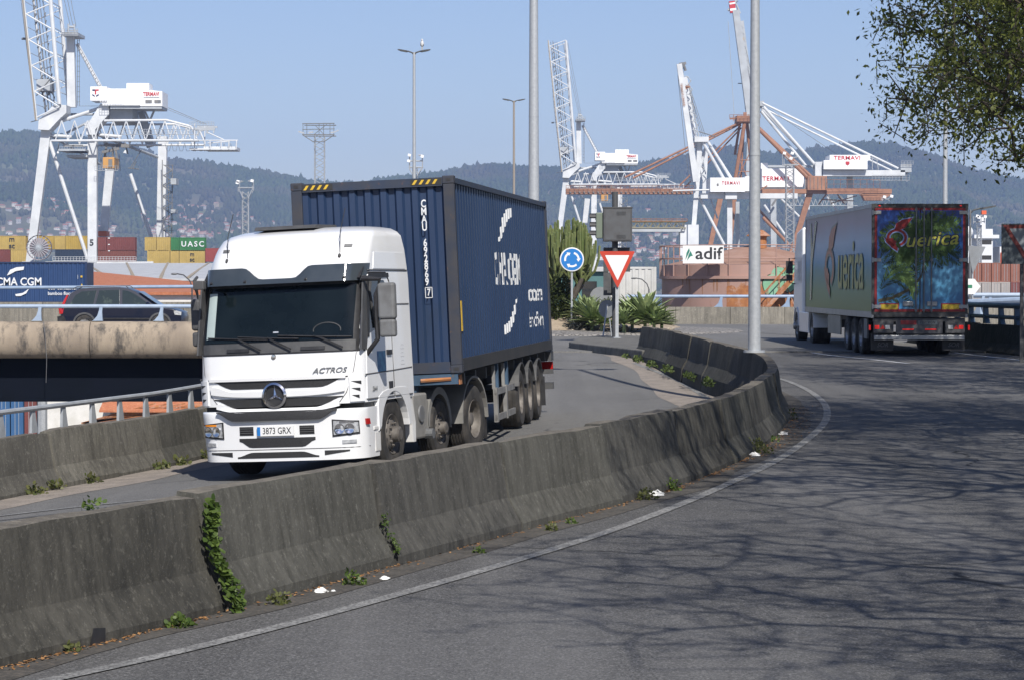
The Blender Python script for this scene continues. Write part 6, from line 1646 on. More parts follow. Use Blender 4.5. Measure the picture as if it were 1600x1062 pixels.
# faded art on the side: tall stretched letters
M['fy'] = pm('faded_yellow_script', (.40, .38, .08), (.32, .34, .12), 1, rough=.42); M['fo'] = pm('faded_outline', (.17, .20, .17), rough=.42); M['fr'] = pm('faded_red_curl', (.40, .15, .08), rough=.42); M['fpalm'] = pm('faded_palm_green', (.17, .20, .11), (.20, .22, .13), .8, rough=.22)
for mm, bo, o in ((M['fo'], .022, .0025), (M['fy'], .010, .005)):
    lettering('uerica', 2.0, mm, ref, (-RW - o, 3.9, 2.4), (0, -1, 0), (0, 0, 1), bold=bo, xs=1.0, shear=.1)
curl(1.0, M['fo'], 0, 'side_curl_outline', 2.0, 8.0, 2.4, side_=-.0); curl(0, M['fr'], 0, 'side_curl', 2.0, 8.0, 2.4, side_=-.003)
poly_flat('side_palm', M['fpalm'], ref, (-RW - .004, 12.4, 1.4), (0, -1, 0), (0, 0, 1), [[(0, 0), (.35, 0), (.6, 1.2), (1.6, 2.4), (1.2, 2.45), (.5, 1.6), (.3, 2.4), (.1, 2.4), (.2, 1.5)]])
# underside
mb = MB(); mb.b2(-.5, .5, .2, 12.5, .82, 1.0)
mb.b2(-1.22, 1.22, .05, .18, .92, 1.015); mb.b2(-.9, .9, 1.8, 4.9, .4, .55); mb.build('chassis', M['dkgrey'], ref)
mb = MB(); mb.b2(-1.2, 1.2, -.02, .10, .44, .56); mb.build('underrun_bar', M['trim'], ref, bevel=.01)
for s in (-1, 1):
    mb = MB(); mb.b2(s * .95 - .26, s * .95 + .26, .02, .12, .62, .92); o = mb.build('tail_lamp_box', M['dkgrey'], ref)
    for k, mm in enumerate(('redlit', 'redlens', 'swhite')):
        xo = s * (1.12 - .14 * k)
        mb = MB()
        if k == 1: mb.add([(xo - .07, .012, .72), (xo + .07, .012, .72), (xo, .012, .84)], [(0, 1, 2)])
        else:
            for j in range(3): mb.b2(xo - .07, xo + .05, .008, .02, .73 + .035 * j, .755 + .035 * j)
        mb.build('tail_lamp', M[mm], o)
    mb = MB(); mb.b2(s * 1.32 - .02, s * 1.32 + .02, .0, .06, .70, .83); mb.build('side_marker_lamp', M['redlit'], ref)
    mb = MB(); mb.b2(s * .95 - .3, s * .95 + .3, .25, .29, .16, .60); mf = mb.build('mud_flap', M['black'], ref)
    lettering('SOR', .16, M['grey'], mf, (s * .95, .245, .30), (1, 0, 0), (0, 0, 1), bold=.01, shear=.3)
mb = MB(); mb.b2(-.62, .62, .03, .08, .60, .96); pp = mb.build('plate_panel', pm('panel_grey', (.07, .07, .075), rough=.5), ref)
mb = MB(); mb.b2(-.50, -.08, .024, .0295, .84, .95); mb.build('plate_red', M['redbord'], pp)
mb = MB(); mb.b2(-.04, .48, .024, .0295, .84, .95); mb.build('number_plate', pm('dim_plate', (.12, .14, .15), rough=.4), pp)
lettering('7358 WJW', .10, M['txtdark'], pp, (.22, .022, .895), (1, 0, 0), (0, 0, 1), bold=.01, xs=.9)
for x in (-.3, .3): mb = MB(); mb.b2(x - .15, x + .15, .02, .029, .70, .73); mb.build('brake_strip', M['redlit'], pp)
for s in (-1, 1):
    for yy in (2.3, 3.6, 4.9): wheel(ref, s * 1.22, yy, .50, .50, .38, s, 'deep', name='trailer_wheel', rimm=M['rimg'])
    mb = MB(); a, b = sorted((s * 1.24, s * 1.20)); mb.b2(a, b, 6.0, 8.6, .45, 1.0); mb.build('side_panel', pm('cream_side_panel', (.34, .31, .25), (.27, .25, .2), 2, rough=.6), ref)
    mb = MB(); mb.b2(a, b, 1.0, 1.6, .45, .98); mb.build('side_locker', M['grey'], ref)
    wheel(ref, s * 1.22, 12.4, .52, .52, .55, s, 'deep', name='drive_wheel', rimm=M['rimg']); wheel(ref, s * 1.22, 16.1, .52, .52, .32, s, 'front', name='front_wheel', rimm=M['rimg'])
    mb = MB(); fender(mb, *sorted((s * .66, s * 1.25)), 12.4, .54, .60, R(0), R(180), .03); fender(mb, *sorted((s * .9, s * 1.25)), 16.1, .54, .58, R(0), R(180), .03); mb.build('mudguard', M['white'], ref)
    mb = MB(); mb.b2(*sorted((s * 1.235, s * 1.15)), 13.1, 15.4, .35, 1.0); mb.build('side_skirt', M['white'], ref, bevel=.02)
    mb = MB(); mb.box((s * 1.42, 16.5, 2.45), (.22, .10, .42)); mb.box((s * 1.42, 16.5, 2.1), (.20, .10, .2)); mb.path([(s * 1.2, 16.6, 2.75), (s * 1.42, 16.55, 2.75), (s * 1.42, 16.5, 1.95), (s * 1.2, 16.6, 1.9)], .02, 6); mb.build('mirror', M['black'], ref)
mb = MB(); mb.prism([(14.7, .9), (16.9, .9), (17.0, 1.4), (16.75, 2.9), (16.2, 3.6), (14.8, 3.75)], 'x', -1.22, 1.22); mb.build('cab', M['white'], ref, bevel=.08)
mb = MB(); mb.b2(-.4, .4, 11.6, 16.9, .55, .9); mb.build('tractor_frame', M['dkgrey'], ref)
# ------------------------------------------------------------------ dark blue estate car on the bridge (faces right)
car = thing('estate_car', 'dark blue estate car with red tail lamps crossing the bridge at the left', 'car', (P(196, 500, 96).x, 96.0, -1.965))
M['carb'] = pm('dark_blue_car_paint', (.005, .008, .022), rough=.3, coat=.3, spec=.4)
def hwid(z): return itp(z, [.2, .55, .95, 1.05, 1.6, 1.75], [.88, .93, .92, .90, .70, .60])
body = [(-2.38, .42), (-2.42, .62), (-2.40, .95), (-2.30, 1.06), (-2.22, 1.12), (1.0, 1.02), (1.2, 1.03), (2.05, .92), (2.30, .80), (2.38, .62), (2.36, .38), (2.2, .26), (-2.2, .28)]
def loft_side(mb, poly, n=7, mi=0):
    """profile in (x,z) swelled across the width with rounded shoulders"""
    rows = []; K = len(poly); cxp = sum(p[0] for p in poly) / K
    for j in range(n):
        v = -1 + 2 * j / (n - 1); sh = 1 - .05 * abs(v) ** 4
        rows.append([((x - cxp) * sh + cxp, v * hwid(z), z) for x, z in poly])
    vs = [q for r_ in rows for q in r_]; fs = [(j * K + i, (j + 1) * K + i, (j + 1) * K + (i + 1) % K, j * K + (i + 1) % K) for j in range(n - 1) for i in range(K)]
    fs += [tuple(range(K)), tuple((n - 1) * K + i for i in range(K - 1, -1, -1))]; mb.add(vs, fs, mi)
mb = MB(); loft_side(mb, body); mb.build('body', M['carb'], car, smooth=True, ang=40, bevel=.03)
gh = [(-2.26, 1.02), (-2.05, 1.50), (-1.75, 1.66), (-1.2, 1.73), (-.3, 1.75), (.25, 1.70), (.55, 1.58), (1.42, 1.0)]
mb = MB(); loft_side(mb, gh); mb.build('cabin', M['carb'], car, smooth=True, ang=40)
def sidep(name, m, poly, off=.012, th=.01):
    for s in (-1, 1):
        mb = MB(); a = [(x, s * (hwid(z) + off), z) for x, z in poly]; b = [(x, s * (hwid(z) - th), z) for x, z in poly]; k = len(poly)
        mb.add(a + b, [tuple(range(k)), tuple(range(2 * k - 1, k - 1, -1))] + [(i, (i + 1) % k, (i + 1) % k + k, i + k) for i in range(k)]); mb.build(name, m, car)
M['carglass'] = pm('tinted_car_glass', (.02, .03, .028), (.07, .09, .07), 2.2, rough=.05, spec=.8, lo=.55, hi=.7)
sidep('rear_window', M['carglass'], [(-1.98, 1.08), (-1.78, 1.44), (-1.55, 1.58), (-.98, 1.62), (-1.08, 1.08)])
sidep('window', M['carglass'], [(-1.0, 1.08), (-.88, 1.62), (-.12, 1.64), (-.08, 1.08)]); sidep('window', M['carglass'], [(.02, 1.08), (.0, 1.63), (.22, 1.60), (.50, 1.47), (1.08, 1.07)])
sidep('window_chrome', M['chrome'], [(-2.0, 1.05), (-2.05, 1.07), (1.12, 1.06), (1.1, 1.04)], .016); sidep('body_molding', M['black'], [(-1.35, .52), (1.25, .52), (1.25, .58), (-1.35, .58)], .02)
mb = MB(); mb.add([(.60, -.62, 1.57), (1.36, -.72, 1.06), (1.36, .72, 1.06), (.60, .62, 1.57)], [(0, 1, 2, 3)]); mb.v = [(x + .02, y, z + .015) for x, y, z in mb.v]; mb.build('windscreen', M['carglass'], car)
mb = MB()
for s in (-1, 1): mb.path([(-1.9, s * .60, 1.67), (-1.75, s * .60, 1.76), (.1, s * .58, 1.79), (.2, s * .58, 1.72)], .018, 6)
mb.build('roof_rail', M['black'], car)
sidep('tail_lamp', M['redlens'], [(-2.37, .72), (-2.40, .95), (-2.27, 1.12), (-2.12, 1.45), (-2.05, 1.45), (-2.18, 1.08), (-2.24, .74)], .006, .12)
sidep('rear_bumper', M['black'], [(-2.44, .40), (-2.45, .64), (-2.2, .66), (-2.1, .42)], .008, .2)
sidep('headlamp', M['lens'], [(2.02, .70), (2.26, .68), (2.28, .80), (2.08, .86), (1.98, .82)], .006, .1)
for s in (-1, 1):
    for x in (-1.42, 1.45):
        mb = MB(); 
        oo = [(x + .44 * math.cos(t), .35 + .44 * math.sin(t)) for t in np.linspace(R(-10), R(190), 18)]; ii = [(x + .37 * math.cos(t), .35 + .37 * math.sin(t)) for t in np.linspace(R(-10), R(190), 18)]
        a, b = sorted((s * .95, s * .80)); mb.ring([(u, v) for u, v in oo], ii, 'y', a, b); mb.build('arch_trim', M['dkgrey'], car)
        mb = MB(); mb.lathe([(.2, 0), (.33, 0), (.35, .03), (.35, .18), (.33, .21), (.24, .22), (.2, .2)], (x, s * .72, .35), (0, s, 0), 28); w_ = mb.build('wheel', M['rubber'], car, smooth=True)
        mb = MB(); mb.lathe([(.24, .21), (.2, .19), (.06, .2), (0, .21)], (x, s * .72, .35), (0, s, 0), 16); mb.build('rim', M['rimg'], w_, smooth=True)
mb = MB(); mb.ball((1.0, -.98, 1.12), (.08, .10, .07), 8, 6); mb.ball((1.0, .98, 1.12), (.08, .10, .07), 8, 6); mb.build('door_mirror', M['carb'], car)
mb = MB(); mb.ball((.35, -.3, 1.25), (.11, .13, .14), 10, 8); mb.b2(.0, .2, -.55, -.15, .9, 1.3); mb.b2(-.95, -.75, -.55, .5, .9, 1.32); mb.build('seats', M['grey'], car)
# ------------------------------------------------------------------ distant blue container lorry on the upper road
YV = 156.0; a = P(136, 408, YV); zt = P(136, 409.5, YV).z
yaw = R(-38)
ct2 = thing('shipping_container', 'dark blue container with white lettering on a distant lorry at the left edge', 'container', (a.x, YV, zt - 2.6), (0, 0, 0))
L2 = 8.6
mb = MB(); corr_sheet(mb, -L2 + .12, -.12, .14, 2.5, .0, .04, .29, 'y', -1); mb.build('side_wall', pm('distant_blue_container', (.012, .04, .12), (.018, .05, .14), .8, rough=.5), ct2)
mb = MB(); mb.b2(-L2, 0, .02, 2.4, .1, 2.55); mb.v = [(x, y + .03, z) for x, y, z in mb.v]; mb.b2(-L2, 0, -.02, .06, 2.5, 2.6); mb.b2(-L2, 0, -.02, .06, .0, .14); mb.b2(-.14, 0, -.02, .06, .14, 2.5); mb.build('frame', pm('distant_blue_frame', (.01, .025, .075), rough=.5), ct2)
def t2(body, size, x, z, xs, bold): lettering(body, size, M['lwhite'], ct2, (x, -.05, z), (1, 0, 0), (0, 0, 1), bold=bold, xs=xs, name='side_lettering')
s25 = FPX / YV
def l2(px, py): q = P(px, py, YV); return q.x - a.x, q.z - (zt - 2.6)
x, z = l2(30, 441); t2('CMA CGM', .68, x, z, .90, .02)
x, z = l2(98, 450); t2('eco container', .36, x, z, .92, .018)
x, z = l2(98, 459); t2('bamboo flooring', .30, x, z, .92, .014)
x, z = l2(123, 433); lettering('......', .2, M['lwhite'], ct2, (x, -.05, z), (0, 0, -1), (1, 0, 0), bold=.02, name='code_lettering')
poly_flat('side_swoosh', M['lwhite'], ct2, (0, -.05, 0), (1, 0, 0), (0, 0, 1), [[l2(11, 431), l2(16, 422), l2(26, 418), l2(38, 417), l2(37, 422), l2(25, 424), l2(16, 429)], [l2(24, 460), l2(36, 458), l2(46, 451), l2(41, 459), l2(32, 463), l2(25, 463)]])
poly_flat('yellow_mark', M['yellow'], ct2, (0, -.05, 0), (1, 0, 0), (0, 0, 1), [[l2(126, 448), l2(130, 448), l2(128, 443)], [l2(126, 434), l2(129, 434), l2(129, 431), l2(126, 431)]])
tr2 = thing('container_trailer', 'skeletal trailer under the distant blue container at the left edge', 'trailer', (a.x - L2 / 2, YV + 1.2, -2.0))
zb2 = zt - 2.6 + 2.0
mb = MB(); mb.b2(-L2 / 2, L2 / 2, -.5, .5, zb2 - .28, zb2 - .002); mb.build('frame', M['dkgrey'], tr2)
# ------------------------------------------------------------------ quay cranes
class Crane:
    def __init__(s, label, Y, basepx):
        q = P(basepx, 440, Y); s.Y = Y; s.t = thing('quay_crane', label, 'crane', (q.x, Y, PORT)); s.k = Y / FPX
    def p(s, px, py, d=0.0):
        """photo point on the crane's own plane, pushed back d metres (keeps real size)"""
        q = P(px, py, s.Y); return Vector((q.x, s.Y + d, q.z))
    def bars(s, name, mat, L, kind='box', n=8):
        mb = MB()
        for e in L:
            x1, y1, x2, y2, w = e[:5]; d1 = e[5] if len(e) > 5 else 0; d2 = e[6] if len(e) > 6 else d1; w2 = (e[7] if len(e) > 7 else w)
            a, b = s.p(x1, y1, d1), s.p(x2, y2, d2)
            if kind == 'box': mb.bar(a, b, w * s.k, w * s.k, w2=w2 * s.k, up=(0, 1, 0))
            else: mb.tube(a, b, w * s.k / 2, w2 * s.k / 2, n)
        return mb.build(name, mat, s.t, world=True)
    def each(s, name, mat, L, kind='box', n=8):
        for e in L: s.bars(name, mat, [e], kind, n)
    def truss(s, name, mat, A, B, n, w, d, wc=None, x=True):
        """two chords A=(x1,y1,x2,y2), B likewise, at depths -d and +d, zigzag between and across"""
        L = []; wc = wc or w * 1.6
        for dd in (-d, d):
            L += [(A[0], A[1], A[2], A[3], wc, dd), (B[0], B[1], B[2], B[3], wc, dd)]
            for k in range(n):
                t0, t1, tm = k / n, (k + 1) / n, (k + .5) / n
                a0 = (lerp(A[0], A[2], t0), lerp(A[1], A[3], t0)); a1 = (lerp(A[0], A[2], t1), lerp(A[1], A[3], t1)); bm_ = (lerp(B[0], B[2], tm), lerp(B[1], B[3], tm))
                L += [(*a0, *bm_, w, dd), (*bm_, *a1, w, dd)]
        for k in range(n + 1):
            t = k / n; a0 = (lerp(A[0], A[2], t), lerp(A[1], A[3], t)); b0 = (lerp(B[0], B[2], t), lerp(B[1], B[3], t))
            L += [(*a0, *a0, w * .7, -d, d), (*b0, *b0, w * .7, -d, d)]
        L = [e for e in L if not (e[0] == e[2] and e[1] == e[3] and len(e) < 7)]
        return s.bars(name, mat, L, 'tube', 6)
    def block(s, name, mat, x0, y0, x1, y1, d0, d1, bevel=0):
        a, b = s.p(x0, y0), s.p(x1, y1); mb = MB(); mb.b2(a.x, b.x, s.Y + d0, s.Y + d1, min(a.z, b.z), max(a.z, b.z)); return mb.build(name, mat, s.t, world=True, bevel=bevel)
    def poly(s, name, mat, pts, d0, d1):
        mb = MB(); mb.prism([(s.p(x, y).x, s.p(x, y).z) for x, y in pts], 'y', s.Y + d0, s.Y + d1); return mb.build(name, mat, s.t, world=True)
    def text(s, body, px, py, hpx, d, mat, xs=1.0, bold=.02, name='lettering', **k):
        q = s.p(px, py, d); return lettering(body, hpx * 1.35 * s.k, mat, s.t, q, (1, 0, 0), (0, 0, 1), bold=bold, xs=xs, world=True, name=name, **k)
    def railing(s, x0, x1, y, d, hpx=5, name='handrail', mat=None, step=6, y1=None):
        y1 = y if y1 is None else y1
        L = [(x0, y - hpx, x1, y1 - hpx, .7, d), (x0, y - hpx / 2, x1, y1 - hpx / 2, .5, d), (x0, y, x1, y1, 1.0, d)]; n = max(1, int(abs(x1 - x0) / step))
        for k in range(n + 1): t = k / n; L.append((lerp(x0, x1, t), lerp(y, y1, t), lerp(x0, x1, t), lerp(y, y1, t) - hpx, .6, d))
        return s.bars(name, mat or M['cgrey'], L, 'tube', 4)
GB = 600   # legs run down past the quay surface
W_, G_, D_ = M['cwhite'], M['cgrey'], M['cdark']
A = Crane('huge white quay crane with raised lattice boom at the left edge', 500, 130)
A.bars('leg', W_, [(74, 197, 47, 412, 15, 0, 0, 12), (47, 412, 40, GB, 12, 0)])
A.bars('leg', W_, [(145, 210, 145, 412, 14, 0, 0, 14), (145, 412, 145, GB, 14, 0)])
A.bars('leg', W_, [(135, 250, 122, 380, 14, 30, 30, 12), (122, 380, 116, GB, 13, 30)]); A.bars('leg', W_, [(222, 200, 218, 412, 14, 30), (218, 412, 218, GB, 14, 30)])
A.poly('portal_knee', W_, [(63, 204), (64, 190), (88, 165), (107, 166), (107, 178), (94, 190), (80, 205)], -2.5, 2.5)
A.poly('portal_knee', W_, [(138, 212), (138, 200), (160, 164), (173, 164), (173, 180), (152, 204), (152, 212)], -2.5, 2.5)
A.each('brace', W_, [(72, 205, 137, 406, 6.0, 0, 0), (68, 199, 160, 168, 5.5, 0), (78, 212, 112, 214, 5, 0), (154, 211, 190, 214, 5, 0), (168, 262, 210, 390, 6, 30)], 'tube')
A.each('brace', G_, [(100, 176, 168, 176, 4, 6), (76, 199, 118, 178, 4, 20), (66, 205, 125, 250, 4, 0, 30), (150, 210, 215, 235, 5, 0, 30)], 'tube')
A.each('sill_beam', W_, [(35, 413, 240, 413, 8, 0), (120, 411, 230, 411, 8, 30)]); A.railing(85, 215, 408, -2, 6, step=4.5, mat=W_)
# pylon with top platform and stay
A.bars('pylon', W_, [(107, 166, 105, 56, 13, 4, 4, 12)]); A.block('pylon_platform', G_, 97, 56, 122, 51, 0, 8)
A.bars('pylon_head', G_, [(104, 51, 104, 36, 3, 2), (110, 51, 109, 34, 3, 5), (115, 51, 113, 40, 2, 2), (100, 46, 118, 46, 2, 3), (104, 40, 113, 40, 4, 3)], 'tube'); A.railing(97, 122, 51, -.5, 5, step=5)
A.bars('pylon_ladder', D_, [(117, 60, 117, 164, .8, 3), (120, 60, 120, 164, .8, 3)] + [(116, 62 + 8 * k, 121, 62 + 8 * k, .6, 3) for k in range(13)], 'tube', 4)
A.each('stay', W_, [(115, 66, 154, 138, 6, 4)], 'tube'); A.bars('stay_ladder', D_, [(117, 64, 157, 137, .8, 2)] + [(lerp(118, 156, t), lerp(68, 136, t) - 1, lerp(116, 154, t), lerp(68, 136, t) + 2, 1, 2) for t in np.linspace(.05, .95, 12)], 'tube', 4)
# boom, leaning slightly left, far above the frame
bx = lambda y, o=0: 62 + (y - 190) * .108 + o
A.bars('boom', W_, [(62, 190, bx(-150), -150, 2.6, -3), (62, 190, bx(-150), -150, 2.6, 8), (97, 165, 97 + (-150 - 165) * .085, -150, 6.5, -3), (97, 165, 97 + (-150 - 165) * .085, -150, 6.5, 8)], 'tube')
A.bars('boom_underside', pm('boom_rust_brown', (.25, .22, .18), rough=.7), [(61, 190, bx(-150, -1.5), -150, 2.2, -3.5)], 'box')
L = []; yy = 185; k = 0
while yy > -150:
    xa, xb = bx(yy) + 1, 97 + (yy - 165) * .085; y2 = yy - 20
    if k % 2 == 0: L += [(xa, yy, 97 + (y2 - 165) * .085, y2 + 4, 2.4, -3), (xa, yy, 97 + (y2 - 165) * .085, y2 + 4, 1.8, 8)]
    else: L += [(xb, yy + 4, bx(y2) + 1, y2, 2.4, -3), (xb, yy + 4, bx(y2) + 1, y2, 1.8, 8)]
    L += [(xa, yy, xa, yy, 1, -3, 8), (xb, yy, xb, yy, 1.4, -3, 8)]; yy = y2; k += 1
A.bars('boom_lattice', W_, [e for e in L], 'tube', 6)
L = []
for o, w in ((6, 1.2), (12, 2.2), (17, 1.2), (22, 1.4)): L.append((62 + o, 178, bx(-150) + o, -150, w, 2))
for k in range(26): L.append((66 + bx(170 - 12 * k) - bx(170), 170 - 12 * k, 70 + bx(170 - 12 * k) - bx(170), 164 - 12 * k, 2.4, 2)); L.append((82 + bx(170 - 12 * k) - bx(170), 170 - 12 * k, 84 + bx(170 - 12 * k) - bx(170), 162 - 12 * k, 1.6, 2))
A.bars('boom_cables', D_, L, 'tube', 5)
A.block('boom_winch', G_, 57, 142, 78, 124, 0, 5)
A.bars('boom_winch_frame', D_, [(57, 150, 80, 122, 2, 0), (58, 122, 80, 148, 2, 3), (62, 150, 62, 120, 3, 3), (72, 148, 70, 120, 3, 3)], 'tube')
A.bars('fore_stay_cable', D_, [(37, 0, 60, 190, .8, -3), (36, -150, 37, 0, .8, -3), (39, 60, 50, 60, 1, 0), (34, 61, 40, 61, 4, 0), (60, 188, 48, 191, 1.4, 0)], 'tube', 5)
A.each('hoist_cable', D_, [(105, 36, 62, -150, .8, 3), (108, 36, 70, -150, .8, 4), (112, 38, 76, -150, .8, 5), (255, 165, 318, 192, .8, 5), (248, 165, 310, 190, .6, 9), (120, 165, 155, 165, .6, 2)], 'tube', 5)
# machinery house
A.block('machine_house', M['house'], 146.5, 160, 172, 138, -4, 3); A.block('machine_house', M['house'], 164, 167, 223, 141, -3.5, 6)
A.poly('machine_house', M['house'], [(223, 141.5), (257, 145), (257, 168), (223, 168)], -3.2, 5)
A.block('house_plinth', G_, 176, 172, 256, 167.2, -3, 5); A.block('roof_unit', M['house'], 199, 141, 234, 131, -1, 4)
mb = MB()
for x0, x1 in ((231, 241), (245, 255)):
    a, b = A.p(x0, 163), A.p(x1, 158.5); mb.b2(a.x, b.x, A.Y - 3.35, A.Y - 3.21, a.z, b.z)
mb.build('house_vent', D_, A.t, world=True)
A.text('TERMAVI', 240, 149.5, 6, -3.3, M['redtxt'], xs=.78, bold=.03); A.bars('house_signboard', M['cwhite'], [(228, 154, 253, 154, .8, -3.3)], 'box')
M['navytxt'] = pm('navy_logo_paint', (.01, .02, .08), rough=.5)
q = A.p(154.5, 148, -4.05)
poly_flat('house_logo', M['navytxt'], A.t, q - A.t.location, (1, 0, 0), (0, 0, 1), [[(-.65, -.2), (-.15, -.5), (-.15, -.8), (-.65, -.5)], [(.65, -.2), (.1, -.5), (.1, -.8), (.65, -.5)], [(-.65, .7), (-.05, .7), (-.05, .4), (-.65, .4)]])
poly_flat('house_logo_red', M['redtxt'], A.t, q - A.t.location, (1, 0, 0), (0, 0, 1), [[(.0, .7), (.65, .7), (.65, .4), (.15, .4), (.15, -.3), (-.15, -.3), (-.15, .3)]])
A.railing(163, 200, 163, -5, 9, step=4, mat=M['house'])
A.bars('house_strut', G_, [(240, 169, 231, 190, 3, 2), (222, 169, 232, 190, 3, 2), (213, 172, 226, 205, 9, 6), (205, 172, 222, 225, 12, 12)], 'box'); A.block('house_column', G_, 172, 190, 208, 168, -1, 12)
# horizontal trolley girder
A.bars('girder', W_, [(86, 222, 312, 221, 3.4, -4), (86, 224, 312, 223, 3.4, 9), (168, 191, 264, 190, 3.6, -4), (120, 191, 264, 190, 3.6, 9), (264, 190, 303, 200, 3.6, -4), (264, 190, 303, 200, 3.6, 9), (303, 200, 312, 221, 3, -4), (303, 200, 312, 221, 3, 9)], 'tube')
L = []
for dd in (-4, 9):
    for k, x in enumerate(range(92, 300, 20)):
        yt = 191 if x + 10 < 264 else 200 - (303 - x - 10) * .2
        L += [(x, 222, x + 10, yt, 2.0, dd), (x + 10, yt, x + 20, 222, 2.0, dd)]
A.bars('girder_lattice', W_, L, 'tube', 6)
A.railing(195, 315, 213, -5, 8, step=4); A.railing(100, 140, 238, -5, 6, step=4); A.block('walkway', G_, 98, 238, 140, 235.5, -5, 5); A.block('walkway', G_, 108, 247, 140, 243.5, -3, 6)
A.block('walkway', G_, 190, 224, 316, 222.2, -6.5, -4.6)
A.bars('trolley_machinery', D_, [(100, 228, 128, 228, 3, 1), (160, 226, 200, 228, 5, 2), (158, 238, 185, 232, 4, 1), (165, 222, 160, 250, 3, 2), (178, 225, 182, 248, 3, 1), (92, 224, 90, 238, 1.5, 0), (168, 256, 168, 244, 3, 0), (192, 222, 196, 240, 2, 3)], 'box')
A.each('lamp_cone', W_, [(90, 240, 90, 236, 5, 0, 0, 2), (195, 240, 196, 235, 6, 0, 0, 2)], 'tube')
M['cabo'] = pm('operator_cab_orange', (.50, .26, .07), rough=.5)
A.block('operator_cab', M['cabo'], 163, 264, 181, 247, -2, 4, .1); A.block('cab_window', D_, 172, 262, 178, 250, -2.15, -2.01); A.railing(152, 188, 268, -3, 7, step=4); A.each('cab_hanger', D_, [(158, 268, 158, 240, 1, 0), (188, 268, 186, 240, 1, 0), (175, 247, 175, 230, 3, 1)], 'tube')
A.block('end_platform', W_, 301, 236.5, 374, 234, -5, -1); A.bars('end_frame', W_, [(309, 222, 376, 222, 2, -5), (374, 222, 373, 236, 2, -5), (309, 236, 309, 196, 2, -5), (320, 222, 355, 219, 2, 5), (330, 210, 354, 221, 2, -5), (318, 236, 318, 196, 2, 2), (350, 222, 350, 236, 2, -5), (333, 222, 333, 236, 2, -5), (362, 222, 362, 236, 2, -5)], 'tube', 6)
A.bars('end_sheave_block', G_, [(302, 203, 338, 203, 4, -2), (304, 197, 336, 197, 3, 4), (308, 196, 308, 212, 2, 2), (322, 196, 322, 208, 3, 2), (332, 196, 332, 208, 2, 2), (313, 205, 330, 199, 3, 0)], 'box'); A.railing(302, 340, 199, -6, 5, step=4)
A.block('end_floor_beam', W_, 322, 236, 372, 231, -4, 4)
L = []
for k in range(11):
    x = 262 + k * 10.2; L += [(x, 226, x + 3, 238, .6, -4), (x + 3, 238, x + 7, 238, .6, -4), (x + 7, 238, x + 10, 226, .6, -4)]
A.bars('festoon_cable', G_, L, 'tube', 4)
# stair tower on the rear leg
L = [(224, 240, 226, 412, 1.4, 27), (241, 248, 239, 412, 1.6, 27), (228, 240, 230, 412, 1.2, 32)]
for k in range(9):
    y = 248 + k * 18; L += [(226, y, 240, y + 9, 1.6, 27), (240, y + 9, 226, y + 18, 1.6, 27), (226, y, 241, y, 1.0, 29)]
A.bars('stair_tower', D_, L, 'tube', 6); A.block('tower_landing', G_, 240, 281, 249, 271, 25, 29); A.block('tower_landing', G_, 240, 328, 248, 322, 25, 29)
A.bars('trolley_hoist_frame', D_, [(206, 250, 200, 262, 1.5, 6), (196, 262, 214, 232, 1.2, 6), (190, 260, 208, 262, 1.5, 8)], 'tube')
# cable reel
q = A.p(70, 388, -6)
mb = MB(); mb.lathe([(2.35, .0), (2.5, -.3), (2.5, .5), (2.35, .2)], q, (0, 1, 0), 28); mb.lathe([(1.9, -.1), (.5, -.35), (.2, -.4), (0, -.4)], q, (0, 1, 0), 28); mb.build('cable_reel', pm('reel_cable_mauve', (.30, .25, .27), (.2, .17, .18), 2, rough=.7), A.t, world=True)
mb = MB()
for k in range(20):
    a = 2 * PI * k / 20; mb.tube(q + Vector((0, -.42, 0)), q + Vector((2.45 * math.cos(a), -.32, 2.45 * math.sin(a))), .07, n=4)
mb.build('reel_spokes', M['cgrey'], A.t, world=True)
A.text('5', 144.5, 380, 10, -.96, M['txtdark'], bold=.03)
A.block('bogie_motor', pm('bogie_orange', (.55, .12, .04), rough=.6), 120, 366, 136, 358, 24, 28); A.block('bogie_motor', W_, 121, 357.5, 133, 350, 24, 28)
# second crane of the same make, farther away
Bc = copy_tree(A.t); Bc['label'] = 'white quay crane with raised lattice boom right of the thick grey mast'
sB = 828.0
q = P(929, 238, sB); q0 = A.p(146, 137); off = q0 - A.t.location
Bc.location = (q.x - off.x, sB, q.z - off.z)
A.t['group'] = 'white lattice quay cranes'; Bc['group'] = 'white lattice quay cranes'
for o in (A.t, Bc): del o['group']
# third: white box girder crane with raised double boom
C = Crane('white box girder crane with steep raised boom left of the pale lamp pole', 660, 1120)
C.bars('leg', W_, [(1094, 222, 1084, 352, 8, 0, 0, 7), (1082, 352, 1080, GB, 9, 0)]); C.bars('leg', W_, [(1140, 305, 1140, GB, 8, 0)]); C.bars('leg', W_, [(1112, 225, 1108, 300, 6, 18), (1016, 250, 1016, 250, 1, 0)][:1])
C.bars('leg', G_, [(1163, 312, 1163, GB, 6, 20)]); C.block('leg_foot', W_, 1073, 385, 1090, 352, -4, 4); C.block('leg_head', W_, 1132, 312, 1150, 294, -3, 3)
C.block('cross_beam', W_, 1094, 311, 1245, 303, -2, 2); C.bars('cross_beam', W_, [(1050, 299, 1135, 297, 2.5, -3)], 'tube')
C.each('brace', W_, [(1098, 224, 1140, 298, 5, -2), (1108, 222, 1150, 288, 5, 3), (1092, 308, 1132, 384, 4.5, 0), (1103, 232, 1094, 262, 4, 0), (1114, 300, 1128, 340, 3, 14)], 'tube')
C.block('leg_head', W_, 1084, 223, 1106, 215, -3, 5)
C.bars('boom', W_, [(1086, 285, 1060, 102, 9, -3, -3, 8), (1100, 280, 1073, 118, 6, 6, 6, 6), (1083, 285, 1078, 240, 8, -2)], 'box')
L = []
